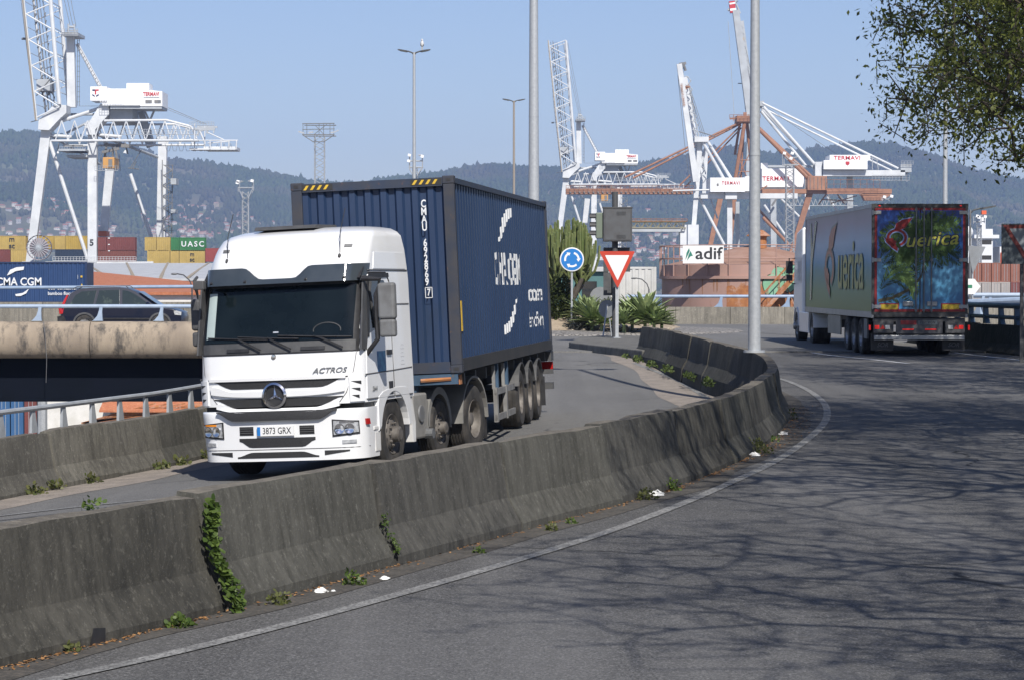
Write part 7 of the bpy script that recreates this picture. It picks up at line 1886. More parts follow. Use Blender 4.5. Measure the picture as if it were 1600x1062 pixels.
for k in range(12):
    y = 118 + k * 14; x = 1074 + (y - 118) * .155; L += [(x, y, x + 7, y + 7, 1.6, 3), (x + 7, y + 7, x + 2, y + 14, 1.6, 3), (x - 10 , y, x + 3, y + 3, 1.2, 0)]
C.bars('boom_lattice', G_, L, 'tube', 5); C.bars('boom_outer_rail', G_, [(1078, 132, 1104, 272, 1.8, 3)], 'tube')
C.bars('boom_tip', D_, [(1061, 101, 1072, 99, 4, 0), (1068, 98, 1072, 110, 4, 2), (1066, 104, 1068, 120, 3, 2)], 'box'); C.bars('boom_joint', M['corange'], [(1070, 138, 1078, 134, 5, 1)], 'box')
C.bars('fore_stay_cable', D_, [(1058, 120, 1068, 222, .7, -3), (1068, 222, 1078, 300, .7, -3), (1078, 140, 1100, 212, .7, 2), (1080, 140, 1103, 212, .7, 2), (1076, 130, 1098, 214, .7, 3), (1092, 206, 1118, 214, 1.5, 0)], 'tube', 4)
C.block('machine_house', M['house'], 1108, 301, 1162, 279, -4, 10); C.block('machine_house', M['house'], 1162.2, 300, 1184, 277, -4, 10); C.text('TERMAVI', 1140, 287.5, 5.2, -4.1, M['redtxt'], xs=.85, spacing=1.25)
mb = MB(); a, b = C.p(1118, 292), C.p(1121, 288); mb.b2(a.x, b.x, C.Y - 4.1, C.Y - 4.01, a.z, b.z); mb.build('house_vent', D_, C.t, world=True)
C.text('TERMAVI', 1064, 152, 3.6, -4, M['redtxt'], xs=1) if False else lettering('TERMAVI CRANE', 3.6 * C.k * 1.3, M['corange'], C.t, C.p(1065, 150, -4.1), Vector((.15, 0, -1)), Vector((1, 0, .15)), world=True, bold=.02, name='boom_lettering')
# fourth: terracotta crane with A frame and long boom lowered to the left
Dc = Crane('terracotta orange crane with tall A frame behind the pale lamp pole', 740, 1200); O_ = M['corange']
Dc.each('mast', O_, [(1163, 190, 1148, 280, 6, -2), (1168, 192, 1178, 280, 5.5, 2), (1160, 190, 1152, 240, 4, 8), (1166, 195, 1160, 285, 3, 6)], 'tube')
Dc.block('mast_head', O_, 1150, 192, 1180, 182, -3, 5); Dc.bars('mast_head_gear', O_, [(1140, 186, 1186, 186, 2, 0), (1146, 180, 1146, 190, 1, 0), (1180, 178, 1180, 190, 1, 0), (1164, 176, 1164, 186, 5, 0)], 'box'); Dc.railing(1138, 1186, 186, -4, 5, mat=O_)
Dc.each('stay', O_, [(1160, 190, 976, 278, 3.2, -2), (1160, 192, 990, 278, 3.0, 4), (1158, 196, 1062, 290, 2.4, 0), (1160, 199, 1072, 292, 2.2, 3), (1172, 190, 1268, 286, 6, -2), (1174, 186, 1275, 280, 5, 4)], 'tube')
Dc.block('boom', O_, 884, 304, 1082, 296, -2, 3); Dc.railing(884, 1082, 296, -3, 5, mat=O_, step=7)
Dc.bars('boom_detail', D_, [(lerp(890, 1078, k / 26), 300, lerp(892, 1080, k / 26), 303, 1.5, -2.4) for k in range(27)], 'box')
Dc.block('girder', O_, 1190, 303, 1392, 296, -2, 3); Dc.block('girder_plate', O_, 1290, 304, 1345, 298, -3, -2.1)
Dc.poly('girder_end', O_, [(1345, 304), (1392, 304), (1378, 314), (1350, 314)], -2, 2); Dc.railing(1290, 1372, 296, -4, 14, mat=O_, step=10); Dc.railing(1340, 1376, 306, -4, 6, mat=O_, step=5)
Dc.block('girder_cabin', O_, 1260, 298, 1290, 276, -3, 3); Dc.bars('cabin_ribs', D_, [(1264 + 6 * k, 278, 1264 + 6 * k, 296, .8, -3.1) for k in range(5)], 'box')
for e in [(1266, 300, 1234, 398, 8, 0, 0, 7), (1234, 398, 1225, GB, 7, 0), (1126, 320, 1108, 400, 8, 6, 6, 7), (1108, 400, 1104, GB, 7, 6), (1155, 318, 1148, 385, 8, 24)]: pass
Dc.bars('leg', O_, [(1266, 300, 1236, 398, 9, 0, 0, 8), (1236, 398, 1220, GB, 8, 0)]); Dc.bars('leg', O_, [(1128, 306, 1108, 400, 8, 4, 4, 7), (1108, 400, 1100, GB, 7, 4)]); Dc.bars('leg', O_, [(1158, 306, 1149, 400, 8, 24), (1149, 400, 1146, GB, 8, 24)])
Dc.each('brace', O_, [(1192, 340, 1232, 382, 5, 0), (1190, 315, 1228, 358, 4, 24)], 'tube')
Dc.bars('lattice_work', O_, [(1150, 286, 1172, 240, 1.5, 2), (1172, 286, 1152, 240, 1.5, 2), (1152, 250, 1176, 250, 1.5, 2), (1152, 268, 1178, 268, 1.5, 2), (1180, 303, 1200, 290, 2, 2), (1295, 300, 1280, 320, 2, 2), (1310, 304, 1320, 318, 2, 2), (1300, 318, 1340, 306, 1.5, 2), (1285, 312, 1335, 314, 1.5, 2)], 'tube')
Dc.block('machine_house', M['house'], 1192, 292, 1249, 263, 3, 16); Dc.poly('machine_house', M['house'], [(1249.2, 266), (1258, 275), (1258, 292), (1249.2, 292)], 3, 14); Dc.block('roof_unit', M['house'], 1191, 263, 1202, 254, 4, 8)
Dc.text('TERMAVI', 1214, 279, 7, 2.9, M['redtxt'], xs=1.05, spacing=1.1)
# fifth: grey white crane with nearly vertical boom, backstays to the right
Ec = Crane('grey white crane with tall near vertical boom and long backstays to the right', 800, 1260)
Ec.bars('boom', G_, [(1172, 190, 1148, 18, 12, -3, -3, 10), (1183, 190, 1162, 30, 5, 6, 6, 5)], 'box')
Ec.bars('boom_tip', M['redtxt'], [(1144, 22, 1142, 4, 9, -3, -3, 9)], 'box'); Ec.bars('tip_band', M['house'], [(1143, 9, 1142.6, 6.5, 9.4, -3)], 'box'); Ec.bars('tip_band', M['house'], [(1144, 19, 1143.6, 15.5, 9.4, -3)], 'box'); Ec.bars('boom_tip_gear', G_, [(1148, 4, 1152, 0, 5, 1), (1150, 2, 1158, 20, 3, 3), (1136, 18, 1140, 16, 4, -3), (1136, 36, 1146, 190, .8, -4)], 'tube')
L = []
for k in range(15):
    y = 36 + k * 10.5; x = 1155 + (y - 36) * .15; L += [(x, y, x + 8, y + 6, 1.3, 3), (x + 8, y + 6, x, y + 10.5, 1.3, 3)]
Ec.bars('boom_lattice', G_, L, 'tube', 5); Ec.bars('boom_cables', D_, [(1160, 60, 1182, 190, 3, 2), (1162, 70, 1180, 150, .8, 4), (1166, 70, 1186, 155, .8, 4), (1154, 130, 1172, 130, 1.5, 2)], 'tube')
Ec.bars('boom_joint', pm('ochre_gear', (.4, .26, .1), rough=.6), [(1155, 62, 1163, 60, 5, 2), (1166, 155, 1170, 153, 4, 2)], 'box')
Ec.bars('pylon', G_, [(1172, 300, 1176, 160, 12, 4, 4, 11)], 'box'); Ec.bars('pylon', G_, [(1188, 330, 1186, 162, 9, 14)]); Ec.block('pylon_head', G_, 1170, 166, 1194, 158, 0, 14)
Ec.each('stay', W_, [(1190, 162, 1402, 264, 3.4, -2), (1190, 165, 1398, 266, 3.0, 6), (1192, 168, 1272, 258, 5, -2), (1192, 172, 1264, 260, 4.5, 6), (1196, 166, 1280, 254, 4.5, 12)], 'tube')
Ec.bars('hoist_cable', D_, [(1194, 164, 1340, 262, .6, 2)], 'tube', 4)
Ec.block('girder', W_, 1284, 276, 1412, 267, -3, 4); Ec.poly('girder_end', W_, [(1284, 276), (1300, 276), (1292, 270), (1284, 268)], -3.2, -3.05); Ec.block('girder', G_, 1196, 262, 1278, 258.5, 0, 3); Ec.block('girder_post', W_, 1272, 276, 1283, 254, -3, 3)
Ec.block('machine_house', M['house'], 1284, 266, 1352, 252, -5, 8); Ec.block('machine_house', M['house'], 1294, 252, 1357, 243.5, -4, 8); Ec.text('TERMAVI', 1321, 248.5, 6.5, -4.1, M['redtxt'], xs=1.15, spacing=1.05)
Ec.poly('house_logo', M['redtxt'], [(1318, 254), (1324, 254), (1324, 258), (1321, 260), (1318, 258)], -5.1, -5.02); Ec.bars('house_stay', G_, [(1361, 266, 1361, 247, 1.2, -3), (1370, 266, 1368, 252, 1.2, -3), (1357, 247, 1370, 252, 1, -3)], 'tube')
Ec.railing(1360, 1418, 283, -4, 8, step=5, mat=G_); Ec.block('end_platform', G_, 1405, 270, 1422, 258, -3, 4); Ec.railing(1405, 1424, 258, -4, 5, step=4); Ec.bars('end_gear', G_, [(1408, 284, 1408, 258, 2, 0), (1417, 284, 1416, 258, 2, 0), (1408, 266, 1422, 262, 3, 1)], 'box')
Ec.bars('leg', G_, [(1210, 300, 1212, GB, 9, 4)]); Ec.bars('leg', G_, [(1330, 276, 1334, GB, 9, 4)]); Ec.bars('leg', W_, [(1276, 276, 1275, GB, 8, 26)])
Ec.each('brace', W_, [(1196, 320, 1232, 372, 4, 4), (1216, 300, 1262, 345, 3.5, 10), (1290, 300, 1325, 350, 4, 4), (1340, 300, 1300, 380, 4, 10), (1200, 380, 1180, 315, 3, 20)], 'tube')
Ec.bars('festoon_gear', D_, [(1232, 300, 1252, 306, 5, 0), (1240, 290, 1244, 318, 2, 0), (1256, 296, 1268, 312, 3, 0), (1310, 306, 1322, 318, 4, 0), (1294, 304, 1300, 320, 2, 0), (1206, 322, 1214, 310, 3, 0)], 'box')
Ec.bars('lattice_work', G_, [(1232 + 7 * k, 312, 1236 + 7 * k, 322, 1.2, 0) for k in range(14)] + [(1236 + 7 * k, 322, 1239 + 7 * k, 312, 1.2, 0) for k in range(14)] + [(1230, 322, 1340, 322, 1.4, 0)], 'tube', 4)
# ------------------------------------------------------------------ lattice masts
def mast(label, Y, x0, x1, ytop, plat=None, mat=None, step=9, flood=(), spread=None):
    c = Crane.__new__(Crane); c.Y = Y; c.k = Y / FPX; q = P((x0 + x1) / 2, 440, Y); c.t = thing('lattice_mast', label, 'mast', (q.x, Y, PORT)); d = (x1 - x0) * c.k / 2; mat = mat or M['steel']
    L = []
    for dd in (-d, d): L += [(x0, ytop, x0, GB, 1.4, dd), (x1, ytop, x1, GB, 1.4, dd)]
    y = ytop; k = 0
    while y < 470:
        a, b = (x0, x1) if k % 2 == 0 else (x1, x0)
        L += [(a, y, b, y + step, 1.0, -d), (b, y, a, y + step, .8, d), (x0, y, x0, y + step, .8, -d, d), (x1, y, x1, y + step, .8, d, -d)]; y += step; k += 1
    c.bars('column', mat, L, 'tube', 4)
    return c
m1 = mast('tall lattice floodlight mast with a wide empty top platform', 400, 492, 507, 210)
m1.bars('top_platform', M['steeld'], [(474, 212, 524, 212, 1.6, -2), (474, 204, 524, 203, 1.2, -2), (474, 195, 524, 194.5, 1.6, -2), (474, 212, 524, 212, 1.6, 2), (474, 195, 524, 195, 1.6, 2), (490, 223, 508, 223, 1.4, -2), (474, 212, 491, 223, 1.4, -2), (524, 212, 508, 223, 1.4, -2)] + [(x, 195, x, 212, .9, -2) for x in (475, 481, 500, 507, 517, 523)] + [(492, 212, 512, 196, 1, -2), (492, 196, 507, 212, 1, 2)], 'tube', 5)
m1.bars('floodlight', M['steel'], [(468, 207, 477, 210, 2.2, -2), (484, 209, 491, 208, 2.4, -2), (518, 209, 524, 208, 2.2, -2), (524, 208, 531, 205, 1.6, -2)], 'box')
for (lab, Y, x0, x1, yt, fl) in (('short lattice floodlight mast just left of the white lorry roof', 500, 379, 388, 300, [(372, 294, 396, 294), (373, 284, 373, 300), (395, 283, 395, 298), (372, 286, 379, 283), (388, 284, 396, 281), (376, 300, 380, 310), (394, 298, 389, 310)]),
                                 ('floodlight mast behind the street lamp above the blue container', 450, 645, 652, 262, [(639, 262, 661, 262), (639, 252, 661, 252), (640, 243, 640, 265), (660, 245, 660, 262), (640, 265, 646, 275), (660, 262, 652, 275), (654, 243, 662, 243)]),
                                 ('slim lattice mast with white floodlights right of the pale lamp pole', 420, 1228, 1240, 258, [(1223, 258, 1248, 258), (1224, 240, 1224, 258), (1234, 248, 1247, 246), (1236, 240, 1241, 240), (1226, 244, 1232, 250), (1240, 252, 1246, 256)]),
                                 ('small floodlight mast just above the refrigerated trailer roof', 500, 1383, 1388, 318, [(1379, 312, 1392, 312), (1380, 308, 1380, 315), (1391, 307, 1391, 314)]),
                                 ('small floodlight mast right of the refrigerated trailer', 380, 1527, 1533, 352, [(1523, 347, 1537, 347), (1524, 338, 1524, 350), (1536, 339, 1536, 350), (1526, 340, 1533, 337)])):
    m_ = mast(lab, Y, x0, x1, yt, step=7)
    m_.bars('top_frame', M['steel'], [(a, b, c_, d_, 1.5, -1) for a, b, c_, d_ in fl] + [(a, b, c_, d_, 1.2, 1.5) for a, b, c_, d_ in fl], 'tube', 5)
    for (a, b, c_, d_) in fl[1:4]: m_.bars('floodlight', M['house'], [(a - 2, b, a + 2.5, b + 1, 4, -1.5)], 'box')
# rusty conveyor truss between the cranes
Tq = Crane.__new__(Crane); Tq.Y = 300; Tq.k = 300 / FPX; Tq.t = thing('conveyor_bridge', 'brown green steel truss bridge behind the traffic signal box', 'conveyor', (P(1020, 440, 300).x, 300, PORT))
Tq.truss('truss', pm('brown_green_steel', (.20, .19, .14), rough=.7), (984, 347, 1070, 347), (984, 357, 1070, 357), 7, 1.6, 1.5); Tq.block('deck', M['cgrey'], 984, 363, 1062, 358, -1.5, 1.5); Tq.block('support', W_, 1062, 400, 1072, 352, -1, 1); Tq.block('support', G_, 1064, GB - 30, 1070, 400, -1, 1); Tq.railing(984, 1072, 347, -2, 4, step=8, mat=M['tankrust'])
# ------------------------------------------------------------------ trees
M['bark'] = pm('grey_brown_bark', (.075, .06, .048), (.045, .038, .03), 6, rough=.95, bump=.6, bscale=30, stretch=(1, 1, .3))
M['leaf'] = attr_mat('tree_leaves', .5, .4, sub=.45)
def make_tree(name, label, trunk, crown, rad, ntips, nleaf, seed, leafsize=.075, zmin=None, group=None, twigs=True, r0=.22, keep=None, arch=.12, pw=2.0, rk=.0055, tw=.0028):
    rg = np.random.default_rng(seed); bx0, by0, bz0 = trunk; c = np.array(crown); rad = np.array(rad, float)
    th = (c[2] - rad[2] * .55) - bz0
    nodes = [np.array([bx0, by0, bz0])]; par = [-1]
    K = 7
    for k in range(1, K + 1):
        t = k / K; nodes.append(np.array([lerp(bx0, lerp(bx0, c[0], .35), t ** 1.5) + .05 * math.sin(k), lerp(by0, lerp(by0, c[1], .3), t ** 1.5), bz0 + th * t])); par.append(len(nodes) - 2)
    pts = []
    while len(pts) < ntips:
        u = rg.uniform(-1.12, 1.12, 3); q = c + u * rad
        if np.sum(np.abs(u) ** pw) > 1 + .42 * noise.noise(Vector(q * .55)) + .25 * noise.noise(Vector(q * 1.4)): continue
        if zmin is not None and q[2] < zmin(q): continue
        if keep is not None and not keep(q): continue
        pts.append(q)
    top = nodes[-1]; pts = np.array(pts); pts = pts[np.argsort(np.linalg.norm(pts - top, axis=1))]
    cap = len(nodes) + 4 * len(pts) + 10; ND = np.zeros((cap, 3)); n = len(nodes); ND[:n] = nodes; dist0 = np.zeros(cap)
    for i in range(1, n): dist0[i] = dist0[i - 1] + np.linalg.norm(ND[i] - ND[i - 1])
    tips = []
    for q in pts:
        d = np.linalg.norm(ND[3:n] - q, axis=1); j = 3 + int(np.argmin(d + .12 * dist0[3:n])); a = ND[j]; L = np.linalg.norm(q - a)
        m = max(1, min(4, int(L / .45))); pv = j
        for k in range(1, m + 1):
            t = k / m; w = a * (1 - t) + q * t; w = w + rg.normal(size=3) * .4 * arch * L * (t < 1); w[2] += arch * L * math.sin(PI * t)
            ND[n] = w; par.append(pv); dist0[n] = dist0[pv] + L / m; pv = n; n += 1
            if n >= cap - 6: break
        tips.append(pv)
        if n >= cap - 6: break
    par = par[:n]; cnt = np.zeros(n); ischild = np.zeros(n, bool)
    for i in range(n - 1, 0, -1):
        if cnt[i] == 0: cnt[i] = 1
        cnt[par[i]] += cnt[i]; ischild[par[i]] = True
    rr = rk * cnt ** .52; rr = np.minimum(rr * (r0 / max(rr[0], 1e-6)) ** np.clip(cnt / cnt[0] * 3, 0, 1), r0); rr = np.maximum(rr, .004)
    # limb mesh: 5-sided tubes per edge
    A = ND[par[1:]]; B = ND[1:n]; ra = rr[par[1:]]; rb = rr[1:n]; ra = np.minimum(ra, rb * 1.9 + .004)
    D = B - A; D /= np.linalg.norm(D, axis=1, keepdims=True) + 1e-9; up = np.where(np.abs(D[:, 2:3]) > .9, [[1, 0, 0]], [[0, 0, 1]]); X = np.cross(D, up); X /= np.linalg.norm(X, axis=1, keepdims=True); Yv = np.cross(D, X)
    S = 5; an = np.arange(S) * 2 * PI / S; ring = X[:, None, :] * np.cos(an)[None, :, None] + Yv[:, None, :] * np.sin(an)[None, :, None]
    Va = A[:, None, :] + ring * ra[:, None, None]; Vb = B[:, None, :] + ring * rb[:, None, None]
    V = np.concatenate([Va, Vb], 1).reshape(-1, 3); q = np.array([(i, (i + 1) % S, S + (i + 1) % S, S + i) for i in range(S)]); F = (q[None] + (np.arange(len(A)) * 2 * S)[:, None, None]).reshape(-1, 4)
    t = thing(name, label, 'tree', trunk, group=group)
    big = cnt[1:n] > max(40, .10 * cnt[0]); 
    Fq = F.reshape(len(A), S, 4)
    npmesh('trunk', V, Fq[big].reshape(-1, 4), M['bark'], parent=t, fsize=4, origin=trunk).location = (0, 0, 0)
    npmesh('limbs', V, Fq[~big].reshape(-1, 4), M['bark'], parent=t, fsize=4, origin=trunk).location = (0, 0, 0)
    # leaves clustered round the tips and along the last edges
    tips = np.array(tips); T = ND[tips]; PT = ND[[par[i] for i in tips]]
    nl = len(T) * nleaf; idx = np.repeat(np.arange(len(T)), nleaf); tt = rg.random(nl)[:, None]
    C = PT[idx] * (1 - tt) + T[idx] * tt + rg.normal(size=(nl, 3)) * np.array([.17, .17, .13])
    # secondary twigs
    if twigs:
        m = len(T) * 4; i2 = np.repeat(np.arange(len(T)), 4); s = rg.random(m)[:, None]; a = PT[i2] * (1 - s) + T[i2] * s; b = a + rg.normal(size=(m, 3)) * np.array([.22, .22, .16]); 
        w = np.cross(b - a, [0, 0, 1.0]); w /= np.linalg.norm(w, axis=1, keepdims=True) + 1e-9; z3 = np.array([0, 0, .0028]); V2 = np.stack([a - w * tw, a + w * tw, a + z3 * 1.6, b], 1).reshape(-1, 3)
        q2 = np.array([(0, 1, 3), (1, 2, 3), (2, 0, 3)]); npmesh('twigs', V2, (q2[None] + (np.arange(m) * 4)[:, None, None]).reshape(-1, 3), M['bark'], parent=t, origin=trunk).location = (0, 0, 0)
    ax = rg.normal(size=(nl, 3)); ax[:, 2] -= .5; ax /= np.linalg.norm(ax, axis=1, keepdims=True); nr = rg.normal(size=(nl, 3)); w = np.cross(ax, nr); w /= np.linalg.norm(w, axis=1, keepdims=True); nn = np.cross(w, ax)
    ls = leafsize * (.6 + .8 * rg.random(nl))[:, None]
    V = np.stack([C, C + ax * ls * .45 + w * ls * .24 + nn * ls * .05, C + ax * ls, C + ax * ls * .45 - w * ls * .24 + nn * ls * .05], 1).reshape(-1, 3)
    F = np.arange(nl * 4).reshape(-1, 4)
    k = rg.random(nl)[:, None]; clump = (.5 + .5 * np.sin(C[:, 0:1] * 2.3 + seed) * np.cos(C[:, 2:3] * 2.9 + C[:, 1:2] * 1.7))
    col = np.array([.07, .095, .02]) * (1 - k) + np.array([.22, .245, .06]) * k; col = col * (.55 + .65 * clump); col = np.concatenate([col, np.ones((nl, 1))], 1)
    npmesh('foliage', V, F, M['leaf'], np.repeat(col, 4, 0), parent=t, fsize=4, origin=trunk).location = (0, 0, 0)
    return t
make_tree('roadside_tree', 'leafy tree whose branches hang into the upper right corner', (11.3, 33.5, -2.3), (9.95, 33, 5.38), (4.95, 4.2, 3.95), 5200, 25, 3, .076, pw=7, rk=.0068, zmin=lambda q: 1.58 + .6 * max(0, 5.4 - q[0]) + .5 * noise.noise(Vector((q[0], q[1], 0))))
make_tree('roadside_tree', 'second leafy roadside tree standing behind the corner branches', (18.2, 58, -2.0), (14.4, 59, 7.3), (4.7, 4.9, 4.2), 2300, 26, 8, .12, pw=3, zmin=lambda q: 3.7)
inv = lambda q: max(2.4, .1127 * q[1] + .75)
make_tree('roadside_tree', 'sparse tree right of the road shading the asphalt before the bend', (11.5, 21, -2.2), (8.6, 20.5, 6.7), (7.0, 5.7, 3.4), 3400, 7, 12, .08, rk=.0085, arch=.03, tw=.005, zmin=lambda q: .1127 * q[1] + 1.0)
make_tree('roadside_tree', 'nearly bare tree with long branches over the nearest stretch of road', (10.5, 9.5, -2.2), (7.9, 9.8, 5.9), (6.6, 5.6, 3.1), 3000, 4, 21, .08, rk=.0085, arch=.03, tw=.005, zmin=inv)
make_tree('roadside_tree', 'bare tree behind the photographer shading the road edge', (10.5, 1.0, -2.2), (7.6, 2.0, 6.2), (5.6, 4.8, 3.2), 1200, 4, 31, .08, rk=.0085, arch=.03, tw=.005, zmin=inv)
make_tree('roadside_tree', 'third leafy tree farther along the right verge', (18.5, 45.5, -2.1), (13.2, 45.5, 7.2), (5.0, 5.0, 4.0), 1500, 24, 42, .11, pw=3, zmin=lambda q: 3.7)
# ------------------------------------------------------------------ cactus tree on the roundabout
M['cactus'] = pm('euphorbia_green', (.10, .135, .045), (.15, .17, .06), 3, rough=.6, c3=(.24, .21, .10), s3=7, lo3=.58, hi3=.72)
M['cbark'] = pm('euphorbia_bark', (.12, .10, .08), (.07, .06, .05), 4, rough=.9)
cb = P(897, 497, 94); rc_ = random.Random(9)
t = thing('cactus_tree', 'candelabra cactus tree with many upright green arms on the roundabout', 'tree', (cb.x - .25, 94, zmound(cb.x, 94) - .05))
mb = MB(); mb2 = MB()
stems = []
for k in range(9):
    a = k * 2.4; r = .10 + .14 * (k % 3); r1 = .5 + .15 * (k % 4)
    p0 = (0, 0, 0); p1 = (.25 * math.cos(a) * r1, .25 * math.sin(a) * r1, .5); p2 = (math.cos(a) * r1, math.sin(a) * r1, 1.15 + .12 * (k % 3)); mb.path([p0, p1, p2], .09, 7, rs=[.13, .10, .08]); stems.append(Vector(p2))
mb.build('trunk', M['cbark'], t, smooth=True)
for sidx, s0 in enumerate(stems):
    for j in range(15):
        a = rc_.uniform(0, 2 * PI); reach = rc_.uniform(.05, .62); o = Vector((math.cos(a) * reach, math.sin(a) * reach, 0)); base = s0 + o * .25 + Vector((0, 0, rc_.uniform(-.1, .5)))
        rad_ = math.hypot((s0 + o).x, (s0 + o).y); htop = 3.62 - .62 * rad_ ** 2 + rc_.uniform(-.35, .12); htop = max(htop, base.z + .5)
        q1 = s0 + o * .85 + Vector((0, 0, .35 + .3 * reach)); q1.z = max(q1.z, base.z + .12)
        q1.z = min(q1.z, htop - .25)
        n0 = len(mb2.v); mb2.path([base, q1, Vector((s0.x + o.x * 1.1, s0.y + o.y * 1.1, (q1.z + htop) / 2)), Vector((s0.x + o.x * 1.15, s0.y + o.y * 1.15, htop - .04)), Vector((s0.x + o.x * 1.15, s0.y + o.y * 1.15, htop))], .05, 8, rs=[.036, .048, .052, .045, .015])
        for i in range(n0, len(mb2.v)):
            if (i - n0) % 2: # ribs
                v = Vector(mb2.v[i]); ringc = sum((Vector(mb2.v[n0 + ((i - n0) // 8) * 8 + z_]) for z_ in range(8)), Vector()) / 8; mb2.v[i] = tuple(ringc + (v - ringc) * .62)
mb2.build('arms', M['cactus'], t)
M['agave'] = pm('agave_green', (.20, .27, .11), (.30, .35, .15), 2.2, rough=.5, c3=(.10, .14, .07), s3=5, lo3=.5, hi3=.65)
def agave(label, x, y, z, r, n, seed, squash=1.0):
    rg = random.Random(seed); t = thing('agave', label, 'plant', (x, y, z), group=None); mb = MB()
    mb.tube((0, 0, -.2), (0, 0, r * .35), .07, .06, 7)
    for k in range(n):
        a = k * 2.39996 + rg.uniform(-.2, .2); el = R(lerp(82, -8, (k / n) ** .8)); L = r * rg.uniform(.8, 1.08) * (.75 + .25 * math.cos(el)); w = r * .115; r_ = r
        dr = Vector((math.cos(a), math.sin(a), 0)); sd = Vector((-math.sin(a), math.cos(a), 0)); pts = []; q = Vector((0, 0, r * .35)); seg = 6
        for j in range(seg + 1):
            tt = j / seg; e = el - .35 * tt * tt * (1 if el > .2 else .4); ww = w * (.5 + 1.1 * tt) * (1 - tt) ** .6 if tt > 0 else w * .5; ww = max(ww, .002)
            pts.append((q.copy(), ww, e)); q = q + (dr * math.cos(e) + Vector((0, 0, 1)) * math.sin(e)) * (L / seg)
        vs = []
        for q_, ww, e in pts:
            nrm = Vector((0, 0, 1)) * math.cos(e) - dr * math.sin(e); vs += [q_ - sd * ww + nrm * ww * .35, q_ - nrm * ww * .12, q_ + sd * ww + nrm * ww * .35]
        fs = []
        for j in range(seg): fs += [(3 * j, 3 * j + 1, 3 * j + 4, 3 * j + 3), (3 * j + 1, 3 * j + 2, 3 * j + 5, 3 * j + 4)]
        mb.add(vs, fs)
    mb.build('rosette', M['agave'], t); return t
for i, (px, py, Y, r, lab) in enumerate(((1008, 478, 90.6, 1.0, 'large pale green agave at the right end of the roundabout planting'), (975, 488, 90.2, .62, 'small agave below the give way sign'), (1022, 488, 90.3, .68, 'low agave at the right foot of the large one'), (988, 470, 91.6, .9, 'agave behind the signal post, left of the largest'),
        (925, 478, 91.2, .85, 'agave left of the signal post beside the cactus tree'), (912, 472, 92.2, .75, 'agave against the trunk of the cactus tree'), (940, 484, 91.0, .6, 'agave just left of the signal post foot'), (1034, 486, 91.0, .55, 'rightmost small agave of the roundabout planting'))):
    q = P(px, py + 8, Y); agave(lab, q.x, Y, zmound(q.x, Y) - .02, r * 1.32, 52, 100 + i)
def bush(label, x, y, z, rx, rz, n, ls, cols, seed, name='bush', cat='shrub', ry=None, dome=True):
    rg = np.random.default_rng(seed); u = rg.normal(size=(n, 3)); u /= np.linalg.norm(u, axis=1, keepdims=True); u[:, 2] = np.abs(u[:, 2]) if dome else u[:, 2]
    C = u * (rg.random(n)[:, None] ** .35) * np.array([rx, ry or rx, rz]) * (1 + .2 * np.sin(u[:, 0:1] * 6 + seed) * np.cos(u[:, 1:2] * 5)); ax = u * .6 + rg.normal(size=(n, 3)) * .6; ax /= np.linalg.norm(ax, axis=1, keepdims=True)
    w = np.cross(ax, rg.normal(size=(n, 3))); w /= np.linalg.norm(w, axis=1, keepdims=True); nn = np.cross(w, ax); l = ls * (.6 + .8 * rg.random(n))[:, None]
    V = np.stack([C, C + ax * l * .3 + w * l * .36 + nn * l * .07, C + ax * l * .75 + w * l * .3, C + ax * l, C + ax * l * .75 - w * l * .3, C + ax * l * .3 - w * l * .36 + nn * l * .07], 1).reshape(-1, 3); F = np.arange(n * 6).reshape(-1, 6)
    k = rg.random(n)[:, None]; col = np.array(cols[0]) * (1 - k) + np.array(cols[1]) * k; col = np.concatenate([col, np.ones((n, 1))], 1)
    o = npmesh(name, V, F, M['leaf'], np.repeat(col, 6, 0), fsize=6); o.location = (x, y, z); tag(o, label, cat); return o
gb = ((.03, .045, .012), (.07, .085, .025))
q = P(868, 478, 93); bush('dark round shrub under the cactus tree at the edge of the container', q.x, 93, zmound(q.x, 93), .75, 1.5, 2600, .11, gb, 5)
q = P(950, 470, 95); bush('grey green low shrub behind the agaves', q.x, 95, zmound(q.x, 95), .7, .6, 1200, .09, ((.10, .12, .07), (.16, .17, .10)), 6)
q = P(905, 488, 91.5); bush('grey lavender tuft at the foot of the cactus tree', q.x, 91.5, zmound(q.x, 91.5), .5, .42, 1200, .07, ((.13, .14, .12), (.20, .20, .17)), 7)
# rocks and dead stalks on the mound
rg = random.Random(2)
mb = MB()
for k in range(46):
    x = rg.uniform(1.0, 6.0); y = rg.uniform(90.9, 93.0)
    r = rg.uniform(.03, .13); mb.ball((x, y, zmound(x, y) + r * .3), (r * rg.uniform(.8, 1.6), r, r * rg.uniform(.4, .8)), 6, 4)
o = mb.build('rubble', pm('pale_rubble', (.40, .35, .28), (.28, .24, .19), 6, rough=.95)); tag(o, 'pale stones and rubble scattered on the sandy mound', 'rubble', kind='stuff')
